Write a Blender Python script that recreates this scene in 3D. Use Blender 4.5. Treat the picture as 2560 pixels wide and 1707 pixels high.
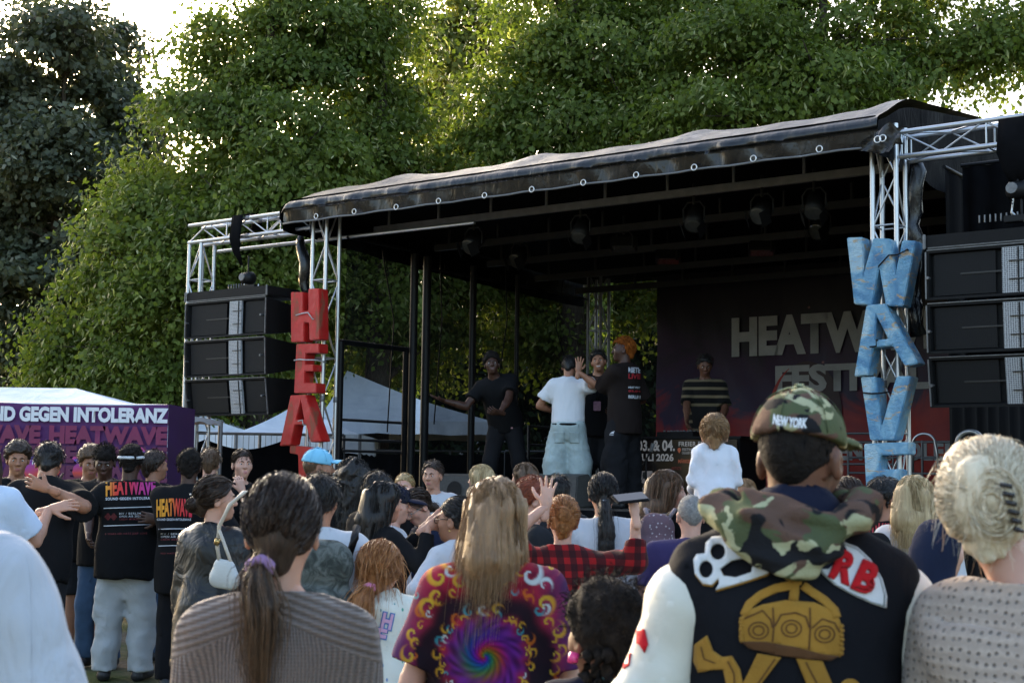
import bpy, bmesh, math, random
import numpy as np
from mathutils import Vector, Matrix, Euler
from mathutils.bvhtree import BVHTree
import openvdb
for _o in list(bpy.data.objects): bpy.data.objects.remove(_o)
SC = bpy.context.scene
COL = SC.collection
R = math.radians
# ------------------------------------------------------------ camera, sky, sun, exposure
FPX, CAM_H = 3600.0, 1.56
PITCH, ROLL = math.atan((1190-853.5)/FPX), R(0.8)
cd = bpy.data.cameras.new('camera'); cam = bpy.data.objects.new('camera', cd); COL.objects.link(cam)
cd.sensor_width = 36; cd.lens = 36*FPX/2560; cd.clip_start = 0.1; cd.clip_end = 2000
cd.dof.use_dof = True; cd.dof.focus_distance = 16.0; cd.dof.aperture_fstop = 9.0
CAM_M = Matrix.Translation((0, 0, CAM_H)) @ Matrix.Rotation(R(90)+PITCH, 4, 'X') @ Matrix.Rotation(ROLL, 4, 'Z')
cam.matrix_world = CAM_M; SC.camera = cam
SUN_EL, SUN_AZ = R(17), R(338)          # compass-style azimuth: 0 = +Y (ahead), clockwise
w = bpy.data.worlds.new('World'); SC.world = w; w.use_nodes = True
nt = w.node_tree; sky = nt.nodes.new('ShaderNodeTexSky'); sky.sky_type = 'NISHITA'; sky.sun_disc = False
sky.sun_elevation = SUN_EL; sky.sun_rotation = SUN_AZ; sky.air_density = 1.0; sky.dust_density = 4.0; sky.ozone_density = 1.0
nt.links.new(sky.outputs[0], nt.nodes['Background'].inputs[0]); nt.nodes['Background'].inputs[1].default_value = 0.15
sl = bpy.data.lights.new('sun', 'SUN'); sl.energy = 1.4; sl.angle = R(11); sl.color = (1.0, .86, .66)
so = bpy.data.objects.new('sun', sl); COL.objects.link(so)
_sd = Vector((math.sin(SUN_AZ)*math.cos(SUN_EL), math.cos(SUN_AZ)*math.cos(SUN_EL), math.sin(SUN_EL)))
so.rotation_euler = _sd.to_track_quat('Z', 'Y').to_euler()
SC.view_settings.view_transform = 'Standard'; SC.view_settings.look = 'None'
SC.view_settings.exposure = 2.2; SC.view_settings.gamma = 1.0
SC.render.engine = 'CYCLES'
SC.cycles.use_denoising = True; SC.cycles.max_bounces = 8; SC.cycles.transparent_max_bounces = 12
SC.cycles.diffuse_bounces = 3; SC.cycles.glossy_bounces = 3; SC.cycles.caustics_reflective = False

# ------------------------------------------------------------ helpers
CR = CAM_M.to_3x3()
def ray(px, py):
    return (CR @ Vector(((px-1280)/FPX, (853.5-py)/FPX, -1))).normalized()
def at(px, py, d):                       # the point d metres ahead (along +Y) seen at that pixel of the photograph
    r = ray(px, py); k = d/r.y
    return Vector((r.x*k, d, CAM_H+r.z*k))
def link(o, parent=None):
    COL.objects.link(o)
    if parent is not None: o.parent = parent
    return o
def tag(o, label=None, cat=None, group=None, kind=None):
    for k, v in (('label', label), ('category', cat), ('group', group), ('kind', kind)):
        if v: o[k] = v
    return o
def thing(name, label, cat, loc=(0, 0, 0), rz=0, group=None):
    o = bpy.data.objects.new(name, None); COL.objects.link(o); o.empty_display_size = .1
    o.location = loc; o.rotation_euler = (0, 0, rz)
    return tag(o, label, cat, group)
def mobj(name, verts, faces, m, parent=None, smooth=False):
    me = bpy.data.meshes.new(name)
    if isinstance(verts, np.ndarray):
        nv, nf, k = len(verts), len(faces), faces.shape[1]
        me.vertices.add(nv); me.vertices.foreach_set('co', verts.astype(np.float32).ravel())
        me.loops.add(nf*k); me.loops.foreach_set('vertex_index', faces.astype(np.int32).ravel())
        me.polygons.add(nf); me.polygons.foreach_set('loop_start', np.arange(0, nf*k, k, dtype=np.int32))
        me.update(calc_edges=True)
    else:
        me.from_pydata([tuple(v) for v in verts], [], faces); me.update()
    if smooth: me.polygons.foreach_set('use_smooth', np.ones(len(me.polygons), dtype=bool))
    if m: me.materials.append(m)
    return link(bpy.data.objects.new(name, me), parent)
def bobj(name, bm, m, parent=None, smooth=False):
    bmesh.ops.recalc_face_normals(bm, faces=bm.faces)
    me = bpy.data.meshes.new(name); bm.to_mesh(me); bm.free()
    if smooth: me.polygons.foreach_set('use_smooth', np.ones(len(me.polygons), dtype=bool))
    if m: me.materials.append(m)
    return link(bpy.data.objects.new(name, me), parent)
def box_bm(bm, c, s, rot=None, bev=0.0):
    r = bmesh.ops.create_cube(bm, size=1.0)
    M4 = Matrix.Translation(c) @ (rot.to_4x4() if rot else Matrix.Identity(4)) @ Matrix.Diagonal((s[0], s[1], s[2], 1))
    bmesh.ops.transform(bm, matrix=M4, verts=r['verts'])
    if bev:
        es = list({e for v in r['verts'] for e in v.link_edges})
        bmesh.ops.bevel(bm, geom=es, offset=bev, segments=2, affect='EDGES')
def box(name, c, s, m, parent=None, rot=None, bev=0.006):
    bm = bmesh.new(); box_bm(bm, Vector(c), s, rot, bev); return bobj(name, bm, m, parent)
_cyl = {}
def tube(name, a, b, r, m, parent=None, seg=10):     # shared unit cylinder, placed by matrix
    key = (seg, m.name)
    if key not in _cyl:
        bm = bmesh.new(); bmesh.ops.create_cone(bm, cap_ends=True, segments=seg, radius1=1, radius2=1, depth=1)
        me = bpy.data.meshes.new('round_tube'); bm.to_mesh(me); bm.free()
        for p in me.polygons: p.use_smooth = len(p.vertices) == 4
        me.materials.append(m); _cyl[key] = me
    o = link(bpy.data.objects.new(name, _cyl[key]), parent)
    a, b = Vector(a), Vector(b); d = b-a
    o.matrix_local = Matrix.Translation((a+b)/2) @ d.to_track_quat('Z', 'Y').to_matrix().to_4x4() @ Matrix.Diagonal((r, r, d.length, 1))
    return o
def path_bm(bm, pts, rad, seg=8, cap=True):            # swept round tube through points
    pts = [Vector(p) for p in pts]; n = len(pts)
    rs = rad if isinstance(rad, (list, tuple)) else [rad]*n
    rings = []; up = Vector((.13, .31, .94)).normalized()
    for i in range(n):
        t = (pts[min(i+1, n-1)]-pts[max(i-1, 0)]).normalized()
        x = t.cross(up);
        if x.length < 1e-3: x = t.cross(Vector((1, 0, 0)))
        x.normalize(); y = t.cross(x)
        rings.append([bm.verts.new(pts[i]+(x*math.cos(2*math.pi*k/seg)+y*math.sin(2*math.pi*k/seg))*rs[i]) for k in range(seg)])
    for i in range(n-1):
        for k in range(seg):
            bm.faces.new((rings[i][k], rings[i][(k+1) % seg], rings[i+1][(k+1) % seg], rings[i+1][k]))
    if cap:
        bm.faces.new(rings[0][::-1]); bm.faces.new(rings[-1])
def cable(name, pts, r, m, parent=None, seg=6):
    bm = bmesh.new(); path_bm(bm, pts, r, seg); return bobj(name, bm, m, parent, True)
def poly_prism(name, pts, depth, m, parent=None, hole=None, bev=.006):
    """pts: outline [(x,z)], extruded along +y by depth, front at y=0; optional hole outline"""
    bm = bmesh.new()
    def loop(P): 
        vs = [bm.verts.new((p[0], 0, p[1])) for p in P]
        return [bm.edges.new((vs[i], vs[(i+1) % len(vs)])) for i in range(len(vs))]
    es = loop(pts)
    if hole: es += loop(hole)
    bmesh.ops.triangle_fill(bm, use_beauty=True, use_dissolve=False, edges=es)
    r = bmesh.ops.extrude_face_region(bm, geom=bm.faces[:])
    bmesh.ops.translate(bm, verts=[v for v in r['geom'] if isinstance(v, bmesh.types.BMVert)], vec=(0, depth, 0))
    bmesh.ops.recalc_face_normals(bm, faces=bm.faces)
    bmesh.ops.dissolve_limit(bm, angle_limit=.01, verts=bm.verts[:], edges=bm.edges[:])
    if bev: bmesh.ops.bevel(bm, geom=[e for e in bm.edges if e.calc_face_angle(0) > .3], offset=bev, segments=2, affect='EDGES')
    return bobj(name, bm, m, parent)

# ------------------------------------------------------------ materials (all procedural)
def srgb(h):
    h = h.lstrip('#'); c = [int(h[i:i+2], 16)/255 for i in (0, 2, 4)]
    return tuple(x/12.92 if x < .04045 else ((x+.055)/1.055)**2.4 for x in c)
class NB:
    """small node-builder"""
    def __init__(s, name):
        s.m = bpy.data.materials.new(name); s.m.use_nodes = True; s.t = s.m.node_tree
        s.b = s.t.nodes['Principled BSDF']; s.out = s.t.nodes['Material Output']
        s.tc = s.t.nodes.new('ShaderNodeTexCoord')
    def n(s, t, **k):
        x = s.t.nodes.new('ShaderNode'+t)
        for a, v in k.items(): setattr(x, a, v)
        return x
    def l(s, a, b): s.t.links.new(a, b)
    def put(s, sock, v):
        if hasattr(v, 'links') or hasattr(v, 'is_linked'): s.l(v, sock)
        elif isinstance(v, (tuple, list)) and len(v) == 3 and sock.type == 'RGBA': sock.default_value = (*v, 1)
        else: sock.default_value = v
    def map(s, sc=(1, 1, 1), src='Object', loc=(0, 0, 0), rot=(0, 0, 0)):
        x = s.n('Mapping'); x.inputs['Scale'].default_value = sc; x.inputs['Location'].default_value = loc; x.inputs['Rotation'].default_value = rot
        s.l(s.tc.outputs[src], x.inputs[0]); return x.outputs[0]
    def noise(s, scale, detail=4, vec=None, rough=.55, dist=0):
        x = s.n('TexNoise'); x.inputs['Scale'].default_value = scale; x.inputs['Detail'].default_value = detail
        x.inputs['Roughness'].default_value = rough; x.inputs['Distortion'].default_value = dist
        s.l(vec or s.tc.outputs['Object'], x.inputs['Vector']); return x.outputs[0]
    def ramp(s, f, stops, mode='LINEAR'):
        x = s.n('ValToRGB'); x.color_ramp.interpolation = mode; e = x.color_ramp.elements
        while len(e) < len(stops): e.new(.5)
        for i, (p, c) in enumerate(stops): e[i].position = p; e[i].color = (*c, 1) if len(c) == 3 else c
        s.l(f, x.inputs[0]); return x.outputs[0]
    def mix(s, f, a, b, mode='MIX'):
        x = s.n('Mix'); x.data_type = 'RGBA'; x.blend_type = mode
        s.put(x.inputs['Factor'], f); s.put(x.inputs[6], a); s.put(x.inputs[7], b); return x.outputs[2]
    def math(s, op, a, b=0.0, c=None):
        x = s.n('Math', operation=op); s.put(x.inputs[0], a); s.put(x.inputs[1], b)
        if c is not None: s.put(x.inputs[2], c)
        return x.outputs[0]
    def xyz(s, v=None):
        x = s.n('SeparateXYZ'); s.l(v or s.tc.outputs['Object'], x.inputs[0]); return x.outputs
    def bump(s, h, strength=.3, dist=.01):
        x = s.n('Bump'); x.inputs['Strength'].default_value = strength; x.inputs['Distance'].default_value = dist
        s.l(h, x.inputs['Height']); s.l(x.outputs[0], s.b.inputs['Normal']); return x
    def set(s, **k):
        for a, v in k.items():
            s.put(s.b.inputs[{'color': 'Base Color', 'rough': 'Roughness', 'metal': 'Metallic', 'spec': 'Specular IOR Level', 'sheen': 'Sheen Weight',
                              'sss': 'Subsurface Weight', 'coat': 'Coat Weight', 'alpha': 'Alpha', 'aniso': 'Anisotropic'}[a]], v)
        return s
_mats = {}
def M(name, col, rough=.7, var=.18, scale=6, metal=0.0, spec=.5, bump=0.0, bscale=40, sheen=0.0, rv=.1):
    if name in _mats: return _mats[name]
    if isinstance(col, str): col = srgb(col)
    b = NB(name); nz = b.noise(scale, 5)
    lo = tuple(c*(1-var) for c in col); hi = tuple(min(1, c*(1+var*.8)) for c in col)
    b.set(color=b.ramp(nz, [(.3, lo), (.7, hi)]), metal=metal, spec=spec, sheen=sheen)
    b.set(rough=b.math('ADD', b.math('MULTIPLY', nz, rv*2), rough-rv))
    if bump: b.bump(b.noise(bscale, 4), bump, .01)
    _mats[name] = b.m; return b.m
def cloth(name, col, var=.14, weave=.18, rough=.85, sheen=.08, fold=.35):
    """fabric: colour with slight wear, fine weave and soft creases as relief"""
    if name in _mats: return _mats[name]
    b = NB(name)
    if isinstance(col, str): col = srgb(col)
    src = col
    if isinstance(col, tuple):
        nz = b.noise(5, 5); col = b.ramp(nz, [(.3, tuple(c*(1-var) for c in col)), (.7, tuple(min(1, c*(1+var*.6)) for c in col))])
    else: col = col(b)
    b.set(color=col, rough=rough, spec=.12, sheen=sheen if not isinstance(src, tuple) or max(src) > .08 else 0.0)
    cr = b.noise(7, 3, b.map((1, 1, .55)), .5, 1.2); fine = b.noise(260, 2)
    h = b.math('ADD', b.math('MULTIPLY', cr, 1.0), b.math('MULTIPLY', fine, weave*.15))
    b.bump(h, fold, .03); _mats[name] = b.m; return b.m
# ------------------------------------------------------------ ground
def ground_mat():
    b = NB('trodden_grass')
    n1 = b.noise(.6, 6); n2 = b.noise(14, 5); n3 = b.noise(120, 3)
    c = b.mix(b.ramp(n1, [(.42, (0, 0, 0)), (.6, (1, 1, 1))]), b.ramp(n2, [(.3, (.13, .10, .07)), (.7, (.25, .20, .14))]), b.ramp(n3, [(.3, (.035, .055, .018)), (.7, (.12, .14, .05))]))
    b.set(color=c, rough=.95, spec=.1); b.bump(b.math('ADD', n2, b.math('MULTIPLY', n3, .6)), .8, .04); return b.m
gv, gf, N = [], [], 60
for i in range(N+1):
    for j in range(N+1):
        x = (i/N*2-1); y = (j/N*2-1); x = 250*x*abs(x)**1.5; y = 250*y*abs(y)**1.5+12
        gv.append((x, y, .012*math.sin(x*1.7)*math.sin(y*1.3)-.012 if abs(x) < 40 and abs(y) < 40 else -.02))
for i in range(N):
    for j in range(N):
        a = i*(N+1)+j; gf.append((a, a+N+1, a+N+2, a+1))
tag(mobj('ground', gv, gf, ground_mat(), None, True), kind='structure')

# ------------------------------------------------------------ stage frame: s along the front (left to right), t to the back, z up
S0, S1 = at(802, 1130, 18.3), at(2228, 1000, 13.8)
S0.z = S1.z = 0
SU = (S1-S0).normalized(); SN = Vector((-SU.y, SU.x, 0)); SW = (S1-S0).length
SROT = math.atan2(SU.y, SU.x)
SM = Matrix.Translation(S0) @ Matrix.Rotation(SROT, 4, 'Z')
SMI = SM.inverted()
def s2w(s, t, z): return SM @ Vector((s, t, z))
def on_t(px, py, t):                   # pixel -> (s, z) on the vertical plane at depth t of the stage
    o = SMI @ Vector((0, 0, CAM_H)); d = SMI.to_3x3() @ ray(px, py); k = (t-o.y)/d.y
    return o.x+d.x*k, o.z+d.z*k
def on_s(px, py, s):
    o = SMI @ Vector((0, 0, CAM_H)); d = SMI.to_3x3() @ ray(px, py); k = (s-o.x)/d.x
    return o.y+d.y*k, o.z+d.z*k
def on_z(px, py, z):
    o = SMI @ Vector((0, 0, CAM_H)); d = SMI.to_3x3() @ ray(px, py); k = (z-o.z)/d.z
    return o.x+d.x*k, o.y+d.y*k
def sthing(name, label, cat, group=None, loc=(0, 0, 0)):     # a thing whose parts use stage coordinates
    p = s2w(*loc); o = thing(name, label, cat, p, SROT, group); o['_off'] = 0; del o['_off']; return o
FLOOR_Z = 1.22

ALU = NB('aluminium_tube'); _n = ALU.noise(25, 4, ALU.map((1, 1, .1)))
ALU.set(color=ALU.ramp(_n, [(.25, (.42, .43, .45)), (.75, (.66, .67, .69))]), metal=.9, rough=ALU.ramp(_n, [(.2, (.28,)*3), (.8, (.48,)*3)])); ALU = ALU.m
ALU_D = M('dull_aluminium', (.22, .22, .23), .55, .2, 8, metal=.8)
BLK = M('black_paint', (.007, .007, .008), .5, .3, 10, spec=.25)
BLKM = M('black_molton_cloth', (.006, .006, .007), .95, .3, 5, spec=.05, bump=.3, bscale=12)
def pvc_mat(name, col, rough, glossvar=.1, spec=.5):
    b = NB(name); n = b.noise(3, 5); n2 = b.noise(9, 4, b.map((1, 1, .35)), .5, 1.0)
    b.set(color=b.ramp(n, [(.3, tuple(c*.7 for c in col)), (.7, col)]), rough=b.ramp(n, [(.3, (rough-glossvar,)*3), (.7, (rough+glossvar,)*3)]), spec=spec)
    b.bump(n2, .35, .05); return b.m
PVC = pvc_mat('black_tarpaulin', (.012, .012, .014), .24)
PVC_TOP = pvc_mat('grey_black_tarpaulin_top', (.028, .029, .033), .46)
PVC_SIDE = pvc_mat('matt_black_tarpaulin', (.004, .004, .005), .75, .1, .06)

def truss(name, label, a, b, side=.24, r=.025, br=.0095, pitch=.5, up=None, group=None, mat=None, zig=True):
    """four-chord truss from a to b (stage coordinates)"""
    mat = mat or ALU
    root = sthing(name, label, 'truss', group)
    a, b = Vector(a), Vector(b); ax = (b-a); L = ax.length; ax.normalize()
    p = Vector(up) if up else Vector((1, 0, 0)); q = ax.cross(p).normalized(); p = q.cross(ax).normalized()
    h = side/2; cs = [p*h+q*h, p*h-q*h, -p*h-q*h, -p*h+q*h]
    for c in cs: tube('chord', a+c, b+c, r, mat, root, 14)
    n = max(2, round(L/pitch)); k = L/n
    for f in range(4):
        c0, c1 = cs[f], cs[(f+1) % 4]
        for i in range(n):
            e0, e1 = (c0, c1) if (i+f) % 2 == 0 else (c1, c0)
            tube('brace', a+ax*(i*k)+e0, a+ax*((i+1)*k)+e1, br, mat, root, 8)
            if i % 2 == 0: tube('brace', a+ax*(i*k+.02)+c0, a+ax*(i*k+.02)+c1, br, mat, root, 8)
    for c in cs:                         # couplers at mid length
        for f in (.5,):
            tube('coupler', a+ax*(L*f-.035)+c, a+ax*(L*f+.035)+c, r*1.22, ALU_D, root, 12)
    return root
HEM_T = -.38
zl = on_t(711, 557, HEM_T); zr = on_t(2167, 366, HEM_T)
HEM_Z = (zl[1]+zr[1])/2
truss('truss_tower', 'front left aluminium truss tower carrying the red letters', (0, 0, 0), (0, 0, HEM_Z+.25), group='stage truss towers')
truss('truss_tower', 'front right aluminium truss tower carrying the blue letters', (SW, 0, 0), (SW, 0, HEM_Z+.25), group='stage truss towers')
truss('truss_tower', 'rear left aluminium truss tower behind the performers', (.25, 6.0, 0), (.25, 6.0, HEM_Z+.1), group='stage truss towers', mat=ALU_D)
truss('truss_tower', 'rear right aluminium truss tower behind the black side curtain', (SW-.2, 6.0, 0), (SW-.2, 6.0, HEM_Z+.1), group='stage truss towers', mat=ALU_D)
# speaker wings
LW = on_t(490, 1060, 0)[0]; WZ = on_t(560, 580, 0)[1]
WZ2 = on_t(2400, 350, 0)[1]
truss('wing_truss', 'horizontal truss over the left loudspeaker array', (-.16, 0, WZ), (LW-.14, 0, WZ), up=(0, 0, 1), pitch=.42, group='wing trusses')
truss('wing_truss', 'horizontal truss over the right loudspeaker array', (SW+.16, 0, WZ2), (SW+2.6, 0, WZ2), up=(0, 0, 1), pitch=.42, group='wing trusses')
truss('truss_mast', 'outer truss leg left of the left loudspeaker array', (LW, 0, 0), (LW, 0, WZ-.14), group='wing legs', pitch=.55)
truss('truss_mast', 'outer truss leg right of the right loudspeaker array', (SW+2.5, 0, 0), (SW+2.5, 0, WZ2-.14), group='wing legs', pitch=.55)
ob = on_t(520, 632, .25); oc = on_t(1090, 625, .25)
o = tube('scaffold_pole', s2w(LW+.05, .25, ob[1]), s2w(oc[0]+.6, .25, ob[1]-.02), .024, ALU); tag(o, 'long thin horizontal pole below the left wing truss', 'pole')

# ------------------------------------------------------------ roof tarpaulin
def roof():
    root = sthing('stage_roof', 'black tarpaulin stage roof with eyelets along its front valance', 'stage roof')
    rng = random.Random(3)
    s_a, s_b = zl[0]-.02, zr[0]+.12
    n = 120
    peaks = [on_t(p, 400, .4)[0] for p in (728, 1020, 1358, 1752, 2235)]
    vt = on_t(1600, 379, HEM_T-.06)[1]; pk = on_t(1600, 351, .4)[1]
    rows = []
    # rows front hem -> valance top -> ridge -> back
    prof = [(HEM_T, HEM_Z), (HEM_T-.015, HEM_Z+.06), (HEM_T-.03, HEM_Z+.2), (HEM_T-.05, vt-.12), (HEM_T-.05, vt-.03), (HEM_T-.02, vt+.015), (-.18, vt+.09), (.1, (vt+pk)/2+.05), (.36, pk-.05), (.42, pk-.035), (1.2, pk+.08), (3.6, pk+.42), (6.5, pk+.1)]
    V, F = [], []
    for j, (t, z) in enumerate(prof):
        for i in range(n+1):
            s = s_a+(s_b-s_a)*i/n
            bump = sum(.055*math.exp(-((s-p)/.16)**2)+.012*math.exp(-((s-p)/.5)**2) for p in peaks)
            dz = 0; dt = 0
            if j in (6, 7, 8, 9, 10): dz = bump*(.35, .8, 1, 1, .4)[j-6]+.008*math.sin(s*9+j)
            if 1 <= j <= 4:                    # hanging folds of the valance
                q = .5+.5*math.sin(s*1.3+.7)
                dt = (.026*math.sin(s*11+1.3*math.sin(s*3.1)+j*.55)+.016*math.sin(s*27+j*.9+2*math.sin(s*5)))*(.35+q)*(.5, 1, 1, .6)[j-1]
            if i in (0, n) and j >= 4: dz -= .10 if i == 0 else -.02
            V.append((s, t+dt, z+dz)); 
    for j in range(len(prof)-1):
        for i in range(n):
            a = j*(n+1)+i; F.append((a, a+1, a+n+2, a+n+1))
    o = mobj('roof_sheet', V, F, PVC_TOP, root, True)
    o.data.materials.append(PVC)
    for p in o.data.polygons:
        if p.index < 4*n: p.material_index = 1
    sub = o.modifiers.new('soft', 'SUBSURF'); sub.levels = sub.render_levels = 1
    # underside lining, side valances
    mobj('roof_lining', [(s_a+.05, HEM_T+.04, HEM_Z+.3), (s_b-.05, HEM_T+.04, HEM_Z+.3), (s_b-.05, 6.45, pk-.62), (s_a+.05, 6.45, pk-.62)], [(0, 1, 2, 3)], BLKM, root)
    for e, s in ((0, s_a), (1, s_b)):
        V, F = [], []; m = 40
        for i in range(m+1):
            t = HEM_T+(6.5-HEM_T)*i/m
            top = np.interp(t, [p[0] for p in prof[5:]], [p[1] for p in prof[5:]])-.03
            sag = .0 if e else .05*math.sin(math.pi*i/m)
            for k in range(5):
                z = top+(HEM_Z-.10-sag-(i/m)*.28-top)*k/4
                V.append((s+(.025*math.sin(t*7+k*.8)+.012*math.sin(t*19))*(k/4)*(1 if e else -1)-(0 if e else .10*math.exp(-(t-HEM_T)/.5)*math.sin(math.pi*min(1, k/3.2))), t, z))
        for i in range(m):
            for k in range(4):
                a = i*5+k; F.append((a, a+1, a+6, a+5))
        mobj('side_valance', V, F, PVC_SIDE, root, True)
    # hem band and eyelets
    bm = bmesh.new(); path_bm(bm, [(s_a+(s_b-s_a)*i/40, HEM_T-.004, HEM_Z-.012+.006*math.sin(i*1.7)) for i in range(41)], .012, 8); bobj('hem', bm, M('grey_hem', (.16, .16, .165), .5), root, True)
    bm = bmesh.new()
    Rr, rr = .031, .0065; rings = []
    for i in range(18):
        a = 2*math.pi*i/18; rings.append([bm.verts.new(((Rr+rr*math.cos(2*math.pi*k/7))*math.cos(a), rr*math.sin(2*math.pi*k/7), (Rr+rr*math.cos(2*math.pi*k/7))*math.sin(a))) for k in range(7)])
    for i in range(18):
        for k in range(7): bm.faces.new((rings[i][k], rings[(i+1) % 18][k], rings[(i+1) % 18][(k+1) % 7], rings[i][(k+1) % 7]))
    e0 = bobj('eyelet', bm, M('eyelet_brass', (.75, .74, .72), .35, metal=.9), root, True)
    for i, (px, py) in enumerate(((791, 541), (886, 529), (991, 518), (1097, 503), (1212, 489), (1330, 474), (1459, 457), (1591, 438), (1736, 419), (1884, 397), (2049, 373))):
        o = e0 if i == 0 else link(e0.copy(), root)
        s, z = on_t(px, py, HEM_T-.05); o.location = (s, HEM_T-.055, z)
    # bunched corner with two eyelets at the right tower
    for px, py in ((2194, 349), (2207, 346)):
        o = link(e0.copy(), root); s, z = on_t(px, py, HEM_T-.12); o.location = (s, HEM_T-.12, z)
    V, F = [], []
    for i in range(9):
        for k in range(5):
            s, z = on_t(2150+i*13, 368-i*4+(k-2)*(6+2.2*i)*(1 if i < 7 else .5), HEM_T-.07-.03*math.sin(i*1.1+k))
            V.append((s, HEM_T-.07-.035*math.sin(i*1.3+k*1.7), z))
    for i in range(8):
        for k in range(4): a = i*5+k; F.append((a, a+1, a+6, a+5))
    mobj('corner_flap', V, F, PVC, root, True)
roof()
# ladder beams under the roof
BEAM_SHADED = M('shade_darkened_beam', (.035, .035, .037), .6, .2, 8, metal=.5)  # aluminium beams behind the first, shade under the roof put into their colour
ROOF_BEAM_Z = HEM_Z+.02
for i, t in enumerate((.75, 2.0, 3.2, 4.4, 5.5)):
    root = sthing('roof_beam', ['aluminium ladder beam just behind the front valance', 'second ladder beam under the roof', 'third ladder beam under the roof', 'fourth ladder beam under the roof', 'rearmost ladder beam above the backdrop'][i], 'beam', 'ladder beams under the roof')
    zz = ROOF_BEAM_Z-.07*i
    box('rail', (SW/2, t, zz), (SW-.3, .06, .09), ALU_D if i == 0 else BEAM_SHADED, root); tube('rail', (.15, t, zz+.3), (SW-.15, t, zz+.3), .025, ALU_D if i == 0 else BEAM_SHADED, root)
    for k in range(9): s = .4+k*(SW-.8)/8; tube('rung', (s, t, zz+.045), (s, t, zz+.3), .02, ALU_D if i == 0 else BEAM_SHADED, root)
# stage lights hung from the beams
LENS = M('lamp_lens', (.06, .058, .055), .15, .2, 30)
def par_lamp(s, t, z, label, kind=0):
    root = sthing('stage_lamp', label, 'stage light', 'stage lights under the roof', (s, t, z))
    tube('clamp', (0, 0, .10), (0, 0, .34), .018, BLK, root)
    bm = bmesh.new(); path_bm(bm, [(-.13, 0, -.08), (-.135, 0, .06), (-.08, 0, .13), (.08, 0, .13), (.135, 0, .06), (.13, 0, -.08)], .012, 6); bobj('yoke', bm, BLK, root)
    q = Euler((R(35+20*kind), 0, R(15*kind))).to_matrix().to_4x4()
    if kind == 2:
        bm = bmesh.new(); box_bm(bm, Vector((0, 0, -.06)), (.34, .12, .24), None, .015); bmesh.ops.transform(bm, matrix=q, verts=bm.verts); bobj('housing', bm, BLK, root)
        bm = bmesh.new(); box_bm(bm, Vector((0, -.065, -.06)), (.28, .012, .18), None, .004); bmesh.ops.transform(bm, matrix=q, verts=bm.verts); bobj('lens', bm, LENS, root)
    else:
        bm = bmesh.new(); path_bm(bm, [(0, .16, -.05), (0, .12, -.05), (0, -.02, -.05), (0, -.15, -.05)], [.04, .085, .105, .11], 18); bmesh.ops.transform(bm, matrix=q, verts=bm.verts); bobj('housing', bm, BLK, root, True)
        bm = bmesh.new(); path_bm(bm, [(0, -.152, -.05), (0, -.158, -.05)], [.10, .085], 18); bmesh.ops.transform(bm, matrix=q, verts=bm.verts); bobj('lens', bm, LENS, root)
        bm = bmesh.new()
        for sx in (-1, 1): box_bm(bm, Vector((sx*.11, -.21, -.05)), (.006, .13, .17), Euler((0, 0, R(-25*sx))).to_matrix())
        bmesh.ops.transform(bm, matrix=q, verts=bm.verts); bobj('barn_door', bm, BLK, root)
for i, (px, py, t, k, lab) in enumerate(((1185, 545, .75, 0, 'leftmost lamp with barn doors under the roof'), (1452, 505, .75, 1, 'lamp with barn doors at mid roof'), (1560, 520, 2.0, 2, 'flat blinder lamp at mid roof'), (1735, 475, .75, 1, 'lamp with barn doors right of mid roof'),
        (1905, 450, .75, 0, 'large round lamp near the right end of the front beam'), (2035, 425, .75, 1, 'lamp with open doors next to the right truss tower'), (1670, 575, 3.2, 2, 'flat blinder lamp deep under the roof'), (1905, 560, 3.2, 2, 'flat blinder lamp deep under the right roof'), (1300, 570, 2.0, 0, 'small lamp under the left part of the roof'), (2050, 520, 2.0, 0, 'lamp on the second beam at right'))):
    s, z = on_t(px, py, t); par_lamp(s, t, min(z, ROOF_BEAM_Z-.25), lab, k)

# ------------------------------------------------------------ stage deck
DECK = M('phenolic_deck', (.035, .028, .024), .6, .3, 12, bump=.2)
root = tag(bpy.data.objects.new('stage_floor', None), kind='structure'); COL.objects.link(root); root.location = S0; root.rotation_euler = (0, 0, SROT)
for i in range(4):
    for j in range(3):
        box('deck_panel', (SW*(i+.5)/4, 1.03+j*2.06, FLOOR_Z-.05), (SW/4-.006, 2.05, .1), DECK, root)
root = sthing('stage_skirt', 'black cloth skirt along the stage front', 'skirt')
V = []; F = []
for i in range(161):
    s = -.05+(SW+.1)*i/160
    for k in range(3): V.append((s, -.06+.018*math.sin(s*13+k*.3)*(k/2)+.01*math.sin(s*31), FLOOR_Z-.02-(FLOOR_Z-.03)*k/2))
for i in range(160):
    for k in range(2): a = i*3+k; F.append((a, a+3, a+4, a+1))
mobj('cloth', V, F, BLKM, root, True); tube('batten', (-.05, -.03, FLOOR_Z-.03), (SW+.05, -.03, FLOOR_Z-.03), .012, BLK, root)
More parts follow.
